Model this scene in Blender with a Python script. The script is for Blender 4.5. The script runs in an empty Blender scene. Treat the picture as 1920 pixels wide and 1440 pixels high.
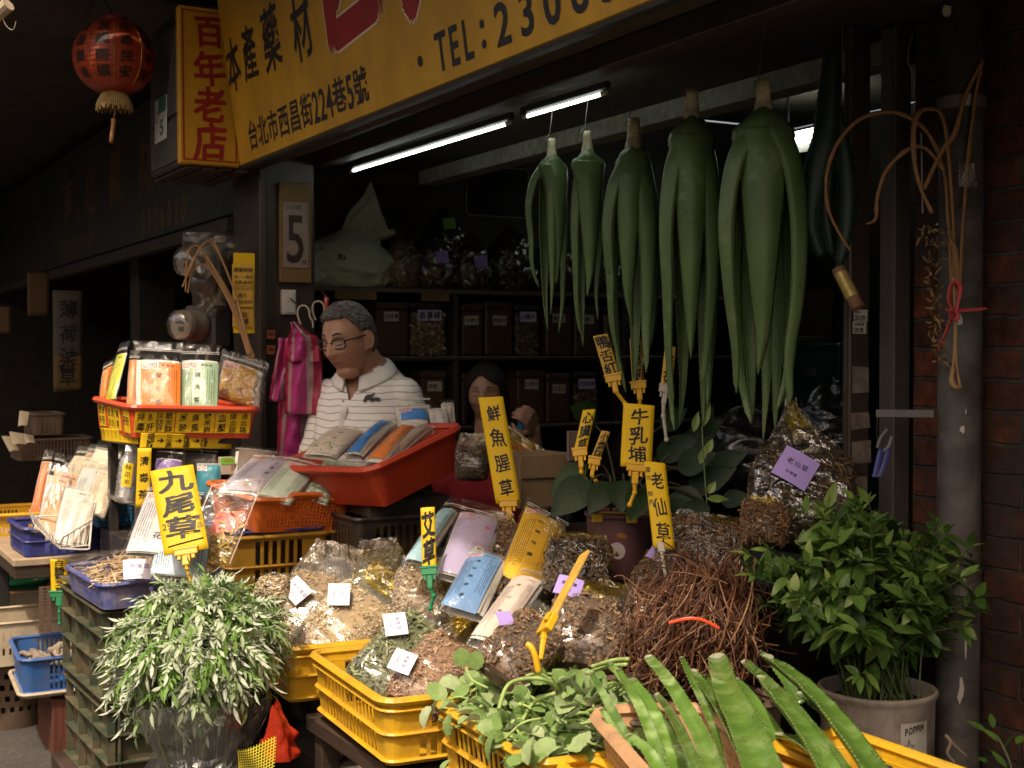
import bpy, math, random
from mathutils import Vector, Matrix, noise
# ------------------------------------------------------------------ camera, world, sun, exposure
SC = bpy.context.scene
COL = SC.collection
F, CAMZ, PITCH = 2540.0, 1.42, math.radians(1.24)
cam_data = bpy.data.cameras.new("camera")
cam_data.sensor_width = 36.0
cam_data.lens = 36.0 * F / 1920.0
cam_data.clip_start, cam_data.clip_end = 0.05, 400.0
cam_data.dof.use_dof = True
cam_data.dof.focus_distance = 3.35
cam_data.dof.aperture_fstop = 6.3
CAM = bpy.data.objects.new("camera", cam_data)
COL.objects.link(CAM)
CAM.location = (0, 0, CAMZ)
CAM.rotation_euler = (math.radians(90) - PITCH, 0, 0)
SC.camera = CAM
SUN_EL = math.radians(58)
SUN_H = Vector((-0.35, -0.94, 0)).normalized()
SUN_DIR = (SUN_H * math.cos(SUN_EL) + Vector((0, 0, math.sin(SUN_EL)))).normalized()   # towards the sun
world = bpy.data.worlds.new("World")
SC.world = world
world.use_nodes = True
wn = world.node_tree
bg = wn.nodes.get("Background") or wn.nodes.new("ShaderNodeBackground")
sky = wn.nodes.new("ShaderNodeTexSky")
sky.sky_type = 'NISHITA'
sky.sun_disc = False
sky.sun_elevation = SUN_EL
sky.sun_rotation = math.atan2(SUN_H.x, SUN_H.y)
sky.dust_density = 5.0
sky.ozone_density = 0.4
warm = wn.nodes.new("ShaderNodeMix")
warm.data_type, warm.blend_type = 'RGBA', 'MULTIPLY'
warm.inputs[0].default_value = 1.0
warm.inputs[7].default_value = (1.0, 0.86, 0.70, 1)      # dusty, hazy town sky
wn.links.new(sky.outputs[0], warm.inputs[6])
wn.links.new(warm.outputs[2], bg.inputs[0])
bg.inputs[1].default_value = 0.15
sun_data = bpy.data.lights.new("sun", 'SUN')
sun_data.energy = 2.0
sun_data.angle = math.radians(1.6)
sun_data.color = (1.0, 0.92, 0.78)
SUN = bpy.data.objects.new("sun", sun_data)
COL.objects.link(SUN)
SUN.rotation_euler = SUN_DIR.to_track_quat('Z', 'Y').to_euler()
SUN.location = (-2, -3, 8)
SC.view_settings.view_transform = 'Standard'
SC.view_settings.look = 'None'
SC.view_settings.exposure = 0.88
SC.view_settings.gamma = 1.0
SC.cycles.max_bounces = 12
SC.cycles.transparent_max_bounces = 24
SC.cycles.caustics_reflective = False
SC.cycles.caustics_refractive = False
SC.cycles.sample_clamp_indirect = 4.0
SC.cycles.use_denoising = True
# ------------------------------------------------------------------ coordinate helpers
FWD = Vector((0, math.cos(PITCH), -math.sin(PITCH)))
UPC = Vector((0, math.sin(PITCH), math.cos(PITCH)))
RGT = Vector((1, 0, 0))
CP = Vector((0, 0, CAMZ))
U = Vector((-0.48, 0.877, 0)).normalized()      # along the shop front, away from us
V = Vector((U.y, -U.x, 0))                      # into the shop
Z = Vector((0, 0, 1))
def ray(px, py):
 return FWD + RGT * ((px - 960) / F) + UPC * (-(py - 720) / F)
def P(px, py, d):
 return CP + ray(px, py) * d
def Pz(px, py, z):
 r = ray(px, py)
 return CP + r * ((z - CAMZ) / r.z)
def Pv(px, py, v):
 r = ray(px, py)
 return CP + r * (v / r.dot(V))
def Pu(px, py, u):
 r = ray(px, py)
 return CP + r * (u / r.dot(U))
def UV(u, v, z):
 return U * u + V * v + Z * z
def basis(o, x, y, z):
 m = Matrix.Identity(4)
 for i, c in enumerate((x, y, z, o)):
  m[0][i], m[1][i], m[2][i] = c[0], c[1], c[2]
 return m
def frame(o, x, y):
 """origin, x axis, approximate y axis -> orthonormal matrix with z = x cross y"""
 x = Vector(x).normalized()
 z = x.cross(Vector(y)).normalized()
 return basis(Vector(o), x, z.cross(x).normalized(), z)
UVM = basis(Vector((0, 0, 0)), V, U, Z) @ Matrix.Identity(4)   # local x = V, y = U
def lerp(a, b, t):
 return a + (b - a) * t
def smooth01(t):
 t = max(0.0, min(1.0, t))
 return t * t * (3 - 2 * t)
# ------------------------------------------------------------------ objects
MW = {}
def tag(o, label, cat, group=None, kind=None):
 if label:
  o["label"] = label
 if cat:
  o["category"] = cat
 if group:
  o["group"] = group
 if kind:
  o["kind"] = kind
 return o
def thing(name, label, cat, loc=(0, 0, 0), group=None, mat=None):
 o = bpy.data.objects.new(name, None)
 o.empty_display_size = 0.04
 COL.objects.link(o)
 m = mat if mat is not None else Matrix.Translation(Vector(loc))
 o.matrix_world = m
 MW[o.name] = m.copy()
 return tag(o, label, cat, group)
class MB:
 """collects geometry and links it as ONE mesh object"""
 def __init__(self):
  self.v, self.f, self.mi, self.r = [], [], [], []
 def add(self, vs, fs, m=0, r=0.5, M=None):
  b = len(self.v)
  self.v.extend((M @ Vector(p)) if M is not None else Vector(p) for p in vs)
  for f in fs:
   self.f.append([b + i for i in f])
   self.mi.append(m)
   self.r.append(r)
 def box(self, M, lo, hi, m=0, r=0.5):
  x0, y0, z0 = lo
  x1, y1, z1 = hi
  vs = [(x0, y0, z0), (x1, y0, z0), (x1, y1, z0), (x0, y1, z0), (x0, y0, z1), (x1, y0, z1), (x1, y1, z1), (x0, y1, z1)]
  fs = [(0, 3, 2, 1), (4, 5, 6, 7), (0, 1, 5, 4), (1, 2, 6, 5), (2, 3, 7, 6), (3, 0, 4, 7)]
  self.add(vs, fs, m, r, M)
 def bbox(self, M, lo, hi, bev=0.004, m=0, r=0.5):
  """box with chamfered edges"""
  c = [(lo[i] + hi[i]) / 2 for i in range(3)]
  h = [(hi[i] - lo[i]) / 2 for i in range(3)]
  b = min([bev] + [x * 0.45 for x in h])
  vs = {}
  L = []
  def vid(p):
   if p not in vs:
    vs[p] = len(L)
    L.append(p)
   return vs[p]
  fs = []
  import itertools
  for ax in range(3):
   o1, o2 = (ax + 1) % 3, (ax + 2) % 3
   for s in (-1, 1):
    q = []
    for a, bb in ((-1, -1), (1, -1), (1, 1), (-1, 1)):
     q.append(self._cv(ax, s, o1, a, o2, bb))
    ids = [vid(k) for k in q]
    fs.append(ids if s > 0 else ids[::-1])
  for ax in range(3):
   o1, o2 = (ax + 1) % 3, (ax + 2) % 3
   for s1 in (-1, 1):
    for s2 in (-1, 1):
     q = [self._cv(o1, s1, o2, s2, ax, -1), self._cv(o1, s1, o2, s2, ax, 1), self._cv(o2, s2, o1, s1, ax, 1), self._cv(o2, s2, o1, s1, ax, -1)]
     ids = [vid(k) for k in q]
     fs.append(ids if s1 * s2 < 0 else ids[::-1])
  for s in itertools.product((-1, 1), repeat=3):
   ids = [vid((k, s)) for k in range(3)]
   fs.append(ids if s[0] * s[1] * s[2] > 0 else ids[::-1])
  out = []
  for k, s in L:
   p = [c[i] + s[i] * (h[i] - (0 if i == k else b)) for i in range(3)]
   out.append(p)
  self.add(out, fs, m, r, M)
 @staticmethod
 def _cv(ax, s, o1, a, o2, b):
  t = [0, 0, 0]
  t[ax], t[o1], t[o2] = s, a, b
  return (ax, tuple(t))
 def tube(self, pts, rad, n=8, m=0, r=0.5, M=None, caps=True, flat=1.0, side=None):
  pts = [Vector(p) for p in pts]
  k = len(pts)
  if not hasattr(rad, '__len__'):
   rad = [rad] * k
  vs, fs = [], []
  t = (pts[1] - pts[0]).normalized()
  sd = Vector(side) if side is not None else (Z if abs(t.z) < 0.9 else Vector((1, 0, 0)))
  nrm = (sd - t * sd.dot(t)).normalized()
  for i in range(k):
   t = (pts[min(i + 1, k - 1)] - pts[max(i - 1, 0)])
   if t.length < 1e-9:
    t = Vector((0, 0, 1))
   t.normalize()
   nn = nrm - t * nrm.dot(t)
   if nn.length > 1e-6:
    nrm = nn.normalized()
   bn = t.cross(nrm)
   for j in range(n):
    a = 2 * math.pi * j / n
    vs.append(pts[i] + (nrm * math.cos(a) + bn * math.sin(a) * flat) * rad[i])
  for i in range(k - 1):
   for j in range(n):
    fs.append((i * n + j, i * n + (j + 1) % n, (i + 1) * n + (j + 1) % n, (i + 1) * n + j))
  if caps:
   fs.append(tuple(range(n))[::-1])
   fs.append(tuple((k - 1) * n + j for j in range(n)))
  self.add(vs, fs, m, r, M)
 def lathe(self, prof, n=32, m=0, r=0.5, M=None, caps=True, wob=0.0):
  vs, fs = [], []
  for (rr, z) in prof:
   for j in range(n):
    a = 2 * math.pi * j / n
    q = rr * (1 + wob * noise.noise(Vector((math.cos(a) * 1.5, math.sin(a) * 1.5, z * 6))))
    vs.append((q * math.cos(a), q * math.sin(a), z))
  k = len(prof)
  for i in range(k - 1):
   for j in range(n):
    fs.append((i * n + j, i * n + (j + 1) % n, (i + 1) * n + (j + 1) % n, (i + 1) * n + j))
  if caps:
   fs.append(tuple(range(n))[::-1])
   fs.append(tuple((k - 1) * n + j for j in range(n)))
  self.add(vs, fs, m, r, M)
 def grid(self, fn, nu, nv, m=0, r=0.5, M=None, keep=None, wrap=False):
  vs = [fn(i / nu, j / nv) for j in range(nv + 1) for i in range(nu + (0 if wrap else 1))]
  w = nu if wrap else nu + 1
  fs = []
  for j in range(nv):
   for i in range(nu):
    if keep is None or keep((i + .5) / nu, (j + .5) / nv):
     fs.append((j * w + i, j * w + (i + 1) % w, (j + 1) * w + (i + 1) % w, (j + 1) * w + i))
  self.add(vs, fs, m, r, M)
 def ball(self, c, rx, ry=None, rz=None, n=12, k=8, m=0, r=0.5, M=None):
  ry = rx if ry is None else ry
  rz = rx if rz is None else rz
  c = Vector(c)
  vs, fs = [], []
  for i in range(1, k):
   a = math.pi * i / k
   for j in range(n):
    b = 2 * math.pi * j / n
    vs.append(c + Vector((rx * math.sin(a) * math.cos(b), ry * math.sin(a) * math.sin(b), -rz * math.cos(a))))
  for i in range(k - 2):
   for j in range(n):
    fs.append((i * n + j, i * n + (j + 1) % n, (i + 1) * n + (j + 1) % n, (i + 1) * n + j))
  vs += [c - Vector((0, 0, rz)), c + Vector((0, 0, rz))]
  lo, hi = len(vs) - 2, len(vs) - 1
  for j in range(n):
   fs.append((lo, (j + 1) % n, j))
   fs.append((hi, (k - 2) * n + j, (k - 2) * n + (j + 1) % n))
  self.add(vs, fs, m, r, M)
 def prism(self, poly, z0, z1, m=0, r=0.5, M=None):
  n = len(poly)
  vs = [(x, y, z0) for x, y in poly] + [(x, y, z1) for x, y in poly]
  fs = [tuple(range(n))[::-1], tuple(range(n, 2 * n))] + [(i, (i + 1) % n, n + (i + 1) % n, n + i) for i in range(n)]
  self.add(vs, fs, m, r, M)
 def build(self, name, mats, parent=None, smooth=False, world=True, label=None, cat=None, group=None, kind=None, solid=0.0):
  if not self.v:
   return None
  if not isinstance(mats, (list, tuple)):
   mats = [mats]
  me = bpy.data.meshes.new(name)
  vs = self.v
  loc = None
  if parent is not None:
   if world:
    inv = MW[parent.name].inverted()
    vs = [inv @ p for p in vs]
  else:
   xs = [p.x for p in vs]
   ys = [p.y for p in vs]
   zs = [p.z for p in vs]
   loc = Vector(((min(xs) + max(xs)) / 2, (min(ys) + max(ys)) / 2, min(zs)))
   vs = [p - loc for p in vs]
  me.from_pydata([tuple(p) for p in vs], [], self.f)
  for mt in mats:
   me.materials.append(mt)
  if len(mats) > 1:
   me.polygons.foreach_set("material_index", self.mi)
  if smooth:
   me.polygons.foreach_set("use_smooth", [True] * len(self.f))
  at = me.attributes.new("rnd", 'FLOAT', 'FACE')
  at.data.foreach_set("value", self.r)
  me.update()
  o = bpy.data.objects.new(name, me)
  COL.objects.link(o)
  if parent is not None:
   o.parent = parent
   MW[o.name] = MW[parent.name]
  else:
   o.location = loc
   MW[o.name] = Matrix.Translation(loc)
  if solid:
   md = o.modifiers.new("thickness", 'SOLIDIFY')
   md.thickness = solid
   md.offset = 0
  return tag(o, label, cat, group, kind)
# ------------------------------------------------------------------ materials
def nmat(name):
 m = bpy.data.materials.new(name)
 m.use_nodes = True
 nt = m.node_tree
 nt.nodes.clear()
 out = nt.nodes.new("ShaderNodeOutputMaterial")
 return m, nt, out
def N(nt, t, **kw):
 n = nt.nodes.new(t)
 for k, v in kw.items():
  setattr(n, k, v)
 return n
def mixc(nt, fac, a, b, mode='MIX'):
 n = N(nt, "ShaderNodeMix", data_type='RGBA', blend_type=mode)
 for sock, val in ((n.inputs[0], fac), (n.inputs[6], a), (n.inputs[7], b)):
  if hasattr(val, 'is_output'):
   nt.links.new(val, sock)
  elif isinstance(val, (int, float)):
   sock.default_value = val
  else:
   sock.default_value = (*val[:3], 1)
 return n.outputs[2]
def ramp(nt, src, stops):
 n = N(nt, "ShaderNodeValToRGB")
 e = n.color_ramp.elements
 while len(e) < len(stops):
  e.new(0.5)
 for el, (p, c) in zip(e, stops):
  el.position = p
  el.color = (c, c, c, 1) if isinstance(c, (int, float)) else (*c[:3], 1)
 nt.links.new(src, n.inputs[0])
 return n.outputs[0]
def noise_tex(nt, scale, detail=4, rough=0.6, vec=None, stretch=None):
 tc = N(nt, "ShaderNodeTexCoord")
 v = tc.outputs["Object"]
 if stretch:
  mp = N(nt, "ShaderNodeMapping")
  mp.inputs["Scale"].default_value = stretch
  nt.links.new(v, mp.inputs[0])
  v = mp.outputs[0]
 n = N(nt, "ShaderNodeTexNoise")
 n.inputs["Scale"].default_value = scale
 n.inputs["Detail"].default_value = detail
 n.inputs["Roughness"].default_value = rough
 nt.links.new(v, n.inputs["Vector"])
 return n.outputs[0]
def scale_c(c, k):
 return tuple(min(1, x * k) for x in c[:3])
def mat(name, col, rough=0.55, var=0.18, scale=14, bump=0.0, bscale=None, spec=0.4, metal=0.0, dirt=0.0, dcol=(0.09, 0.065, 0.045), dscale=5,
  stretch=None, emit=None, sheen=0.0, coat=0.0, rndcols=None, transl=0.0, alpha=None):
 m, nt, out = nmat(name)
 b = N(nt, "ShaderNodeBsdfPrincipled")
 if rndcols:
  at = N(nt, "ShaderNodeAttribute", attribute_name="rnd")
  k = len(rndcols)
  base = ramp(nt, at.outputs["Fac"], [(i / (k - 1), c) for i, c in enumerate(rndcols)])
  n1 = noise_tex(nt, scale, stretch=stretch)
  f = ramp(nt, n1, [(0.3, 1 - var), (0.7, 1 + var)])
  c = mixc(nt, 1.0, base, f, 'MULTIPLY')
 else:
  n1 = noise_tex(nt, scale, stretch=stretch)
  c = ramp(nt, n1, [(0.3, scale_c(col, 1 - var)), (0.7, scale_c(col, 1 + var))])
 if dirt:
  n2 = noise_tex(nt, dscale, 6, 0.7)
  f = ramp(nt, n2, [(0.42, 0.0), (0.72, dirt)])
  c = mixc(nt, f, c, dcol)
 nt.links.new(c, b.inputs["Base Color"])
 b.inputs["Roughness"].default_value = rough
 n3 = noise_tex(nt, (bscale or scale) * 1.7, 3)
 rr = N(nt, "ShaderNodeMapRange")
 rr.inputs[3].default_value = max(0.02, rough - 0.12)
 rr.inputs[4].default_value = min(1, rough + 0.12)
 nt.links.new(n3, rr.inputs[0])
 nt.links.new(rr.outputs[0], b.inputs["Roughness"])
 b.inputs["Metallic"].default_value = metal
 b.inputs["Specular IOR Level"].default_value = spec
 if coat:
  b.inputs["Coat Weight"].default_value = coat
  b.inputs["Coat Roughness"].default_value = 0.15
 if sheen:
  b.inputs["Sheen Weight"].default_value = sheen
 if emit:
  b.inputs["Emission Color"].default_value = (*emit[0], 1)
  b.inputs["Emission Strength"].default_value = emit[1]
 if bump:
  bn = N(nt, "ShaderNodeBump")
  bn.inputs["Strength"].default_value = bump
  bn.inputs["Distance"].default_value = 0.01
  nb = noise_tex(nt, bscale or scale, 5, stretch=stretch)
  nt.links.new(nb, bn.inputs["Height"])
  nt.links.new(bn.outputs[0], b.inputs["Normal"])
 sh = b.outputs[0]
 if transl:
  tr = N(nt, "ShaderNodeBsdfTranslucent")
  nt.links.new(c, tr.inputs[0])
  mx = N(nt, "ShaderNodeMixShader")
  mx.inputs[0].default_value = transl
  nt.links.new(sh, mx.inputs[1])
  nt.links.new(tr.outputs[0], mx.inputs[2])
  sh = mx.outputs[0]
 if alpha is not None:
  tp = N(nt, "ShaderNodeBsdfTransparent")
  tp.inputs[0].default_value = (*scale_c(col, 1.0), 1)
  mx = N(nt, "ShaderNodeMixShader")
  mx.inputs[0].default_value = alpha
  nt.links.new(tp.outputs[0], mx.inputs[1])
  nt.links.new(sh, mx.inputs[2])
  sh = mx.outputs[0]
 nt.links.new(sh, out.inputs[0])
 return m
def film_mat(name, tint=(0.97, 0.96, 0.93), body=0.06, edge=0.45, bcol=(0.75, 0.73, 0.68), rough=0.12, bump=0.5, bscale=26, spec=0.5):
 """thin clear plastic: clear tinted transmission, a wrinkled glossy skin, a slight milky body"""
 m, nt, out = nmat(name)
 tp = N(nt, "ShaderNodeBsdfTransparent")
 tp.inputs[0].default_value = (*tint, 1)
 b = N(nt, "ShaderNodeBsdfPrincipled")
 b.inputs["Base Color"].default_value = (*bcol, 1)
 b.inputs["Roughness"].default_value = 0.3
 g = N(nt, "ShaderNodeBsdfGlossy")
 g.inputs["Roughness"].default_value = rough
 g.inputs[0].default_value = (1, 1, 1, 1)
 bn = N(nt, "ShaderNodeBump")
 bn.inputs["Strength"].default_value = bump
 bn.inputs["Distance"].default_value = 0.02
 tc = N(nt, "ShaderNodeTexCoord")
 vo = N(nt, "ShaderNodeTexVoronoi", feature='DISTANCE_TO_EDGE')
 vo.inputs["Scale"].default_value = bscale
 nz = noise_tex(nt, bscale * 0.8, 5, 0.65)
 dv = N(nt, "ShaderNodeVectorMath", operation='ADD')
 n2 = N(nt, "ShaderNodeTexNoise")
 n2.inputs["Scale"].default_value = bscale * 0.5
 nt.links.new(tc.outputs["Object"], n2.inputs["Vector"])
 sc = N(nt, "ShaderNodeVectorMath", operation='SCALE')
 sc.inputs[3].default_value = 0.06
 nt.links.new(n2.outputs[1], sc.inputs[0])
 nt.links.new(tc.outputs["Object"], dv.inputs[0])
 nt.links.new(sc.outputs[0], dv.inputs[1])
 nt.links.new(dv.outputs[0], vo.inputs["Vector"])
 ad = N(nt, "ShaderNodeMath", operation='ADD')
 nt.links.new(vo.outputs[0], ad.inputs[0])
 nt.links.new(nz, ad.inputs[1])
 nt.links.new(ad.outputs[0], bn.inputs["Height"])
 nt.links.new(bn.outputs[0], g.inputs["Normal"])
 nt.links.new(bn.outputs[0], b.inputs["Normal"])
 fc = N(nt, "ShaderNodeLayerWeight")
 fc.inputs[0].default_value = 0.5
 nt.links.new(bn.outputs[0], fc.inputs["Normal"])
 lw = N(nt, "ShaderNodeMath", operation='POWER')
 nt.links.new(fc.outputs["Facing"], lw.inputs[0])
 lw.inputs[1].default_value = 2.6
 mr = N(nt, "ShaderNodeMapRange")
 mr.inputs[3].default_value = 0.07 * spec * 2
 mr.inputs[4].default_value = edge
 nt.links.new(lw.outputs[0], mr.inputs[0])
 m1 = N(nt, "ShaderNodeMixShader")
 m1.inputs[0].default_value = body
 nt.links.new(tp.outputs[0], m1.inputs[1])
 nt.links.new(b.outputs[0], m1.inputs[2])
 m2 = N(nt, "ShaderNodeMixShader")
 nt.links.new(mr.outputs[0], m2.inputs[0])
 nt.links.new(m1.outputs[0], m2.inputs[1])
 nt.links.new(g.outputs[0], m2.inputs[2])
 nt.links.new(m2.outputs[0], out.inputs[0])
 return m
# ------------------------------------------------------------------ lettering
GC = {}
def glyph(ch, bold=0.0):
 k = (ch, round(bold, 3))
 if k not in GC:
  cu = bpy.data.curves.new("glyph", 'FONT')
  cu.body = ch
  cu.size = 1
  cu.resolution_u = 3
  cu.offset = bold
  ob = bpy.data.objects.new("glyph", cu)
  me = ob.to_mesh()
  wide = ord(ch) > 0x2E00 or ch in '→'
  xs = [v.co.x for v in me.vertices] or [0]
  cx = 0.5 if wide else (min(xs) + max(xs)) / 2
  cy = 0.355
  GC[k] = ([(v.co.x - cx, v.co.y - cy) for v in me.vertices], [tuple(p.vertices) for p in me.polygons], (1.0 if wide else max(xs) - min(xs) + 0.12))
  ob.to_mesh_clear()
  bpy.data.objects.remove(ob)
  bpy.data.curves.remove(cu)
 return GC[k]
def put_char(mb, ch, fn, cx, cy, sx, sy=None, bold=0.0, hand=0.0, m=0, rng=None, rot=0.0):
 if ch == ' ':
  return
 sy = sx if sy is None else sy
 vs, fs, w = glyph(ch, min(bold, 0.008))
 rng = rng or random
 ex_ = max(0.0, bold - 0.008)
 a1, a2, a3 = rng.uniform(0, 6), rng.uniform(0, 6), rng.uniform(0, 6)
 tilt = rng.uniform(0.04, 0.14) * hand
 k = 1 + rng.uniform(-0.1, 0.1) * hand
 out = []
 c, s = math.cos(rot), math.sin(rot)
 for x, y in vs:
  if hand:
   x2 = x + hand * (0.035 * math.sin(4 * y + a1) + 0.012 * math.sin(15 * y + a3))
   y2 = y + hand * (0.035 * math.sin(4 * x + a2) + 0.012 * math.sin(14 * x + a1)) + tilt * x
   x, y = x2 * k, y2 * k
  x, y = x * sx, y * sy
  out.append((cx + x * c - y * s, cy + x * s + y * c))
 o0, o1, o2 = fn(cx, cy), fn(cx + 1e-3, cy), fn(cx, cy + 1e-3)
 nn = (o1 - o0).cross(o2 - o0).normalized()
 k_ = 0 if ex_ <= 0 else (4 if bold < 0.04 else 10)
 mb.add([fn(x, y) for x, y in out], fs, m)
 for i in range(k_):
  a = 2 * math.pi * (i + 0.5) / k_
  dx, dy = math.cos(a) * ex_ * sx, math.sin(a) * ex_ * sy
  mb.add([fn(x + dx, y + dy) + nn * (2.5e-5 * (i + 1)) for x, y in out], fs, m)
def put_col(mb, s, fn, cx, y_top, y_bot, sx, sy=None, **kw):
 """characters one under the other"""
 n = len(s)
 for i, ch in enumerate(s):
  put_char(mb, ch, fn, cx, lerp(y_top, y_bot, (i + 0.5) / n), sx, sy, **kw)
def put_row(mb, s, fn, x0, cy, size, gap=0.0, sx=None, **kw):
 """characters side by side; returns the end x"""
 x = x0
 sx = sx or size
 for ch in s:
  if ch == ' ':
   x += sx * 0.5
   continue
  w = glyph(ch, kw.get('bold', 0.0))[2] * sx
  put_char(mb, ch, fn, x + w / 2, cy, sx, size, **kw)
  x += w + gap
 return x
def dashes(mb, fn, x0, x1, y0, y1, cols, rng, m=0, w=None, vertical=True):
 """illegible fine print: broken thin strokes"""
 for i in range(cols):
  t = (i + 0.5) / cols
  if vertical:
   x = lerp(x0, x1, t)
   hw = (w or abs(x1 - x0) / cols * 0.28) / 2
   y = y0
   step = (y1 - y0) / 22
   while abs(y - y0) < abs(y1 - y0) * rng.uniform(0.75, 1.0):
    l = step * rng.uniform(0.45, 0.9)
    mb.add([fn(x - hw, y), fn(x + hw, y), fn(x + hw * 0.8, y + l), fn(x - hw, y + l)], [(0, 1, 2, 3)], m)
    y += step
  else:
   y = lerp(y0, y1, t)
   hw = (w or abs(y1 - y0) / cols * 0.3) / 2
   x = x0
   step = (x1 - x0) / 18
   while abs(x - x0) < abs(x1 - x0) * rng.uniform(0.7, 1.0):
    l = step * rng.uniform(0.45, 0.9)
    mb.add([fn(x, y - hw), fn(x + l, y - hw), fn(x + l, y + hw), fn(x, y + hw)], [(0, 1, 2, 3)], m)
    x += step
def catmull(pts, n=6):
 pts = [Vector(p) for p in pts]
 out = []
 for i in range(len(pts) - 1):
  p0, p1, p2, p3 = pts[max(i - 1, 0)], pts[i], pts[i + 1], pts[min(i + 2, len(pts) - 1)]
  for k in range(n):
   t = k / n
   out.append(0.5 * ((2 * p1) + (p2 - p0) * t + (2 * p0 - 5 * p1 + 4 * p2 - p3) * t * t + (3 * p1 - p0 - 3 * p2 + p3) * t ** 3))
 out.append(pts[-1])
 return out
# ------------------------------------------------------------------ materials of the setting
RNG = random.Random(11)
M_ASPH = mat("asphalt", (0.075, 0.066, 0.058), 0.85, 0.35, 60, bump=0.5, spec=0.25, dirt=0.6, dcol=(0.03, 0.026, 0.022), dscale=1.7)
M_CONC = mat("concrete", (0.16, 0.14, 0.12), 0.8, 0.25, 12, bump=0.3, spec=0.25, dirt=0.6, dcol=(0.06, 0.05, 0.04))
M_BEAMC = mat("rough_concrete", (0.22, 0.21, 0.17), 0.9, 0.35, 40, bump=0.7, spec=0.15, dirt=0.5, dcol=(0.08, 0.07, 0.05))
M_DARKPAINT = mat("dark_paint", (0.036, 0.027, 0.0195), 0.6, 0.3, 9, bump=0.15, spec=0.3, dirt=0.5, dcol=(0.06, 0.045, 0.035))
M_DARKWOOD = mat("dark_wood", (0.05, 0.032, 0.022), 0.6, 0.35, 5, bump=0.25, spec=0.3, stretch=(1, 1, 9))
M_STEEL = mat("brown_steel", (0.062, 0.046, 0.037), 0.42, 0.2, 8, bump=0.08, spec=0.5, metal=0.35, dirt=0.7, dcol=(0.05, 0.036, 0.03), dscale=6)
M_GREYMETAL = mat("grey_metal", (0.2, 0.19, 0.18), 0.45, 0.2, 10, spec=0.5, metal=0.6, dirt=0.6)
M_PIPE = mat("grey_pipe", (0.085, 0.075, 0.068), 0.6, 0.5, 11, bump=0.3, spec=0.35, dirt=0.9, dcol=(0.03, 0.02, 0.014), dscale=9)
M_OLDPAPER = mat("peeling_paper", (0.5, 0.46, 0.4), 0.8, 0.2, 20)
M_AWN = mat("awning_tin", (0.06, 0.052, 0.045), 0.7, 0.3, 4, spec=0.3, bump=0.2, dirt=0.5)
M_SIGNY = mat("sign_yellow", (0.56, 0.30, 0.022), 0.5, 0.14, 6, spec=0.35, dirt=0.6, dcol=(0.30, 0.15, 0.02), dscale=2.6, bump=0.12, bscale=3, stretch=(1, 1, 0.25))
M_SIGNBLK = mat("sign_black", (0.018, 0.016, 0.014), 0.5, 0.1, 5)
M_SIGNRED = mat("sign_red", (0.3, 0.014, 0.012), 0.5, 0.15, 5)
M_SIGNWHITE = mat("sign_white", (0.75, 0.62, 0.42), 0.5, 0.1, 5)
M_TUBE = mat("lamp_tube", (0.9, 0.95, 0.92), 0.3, 0.0, 5, emit=((0.88, 1.0, 0.9), 8.0))
M_WHITEPL = mat("white_plastic", (0.62, 0.58, 0.52), 0.4, 0.08, 12, dirt=0.4, dcol=(0.3, 0.24, 0.17))
M_BLACK = mat("matt_black", (0.02, 0.018, 0.016), 0.6, 0.2, 8)
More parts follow.
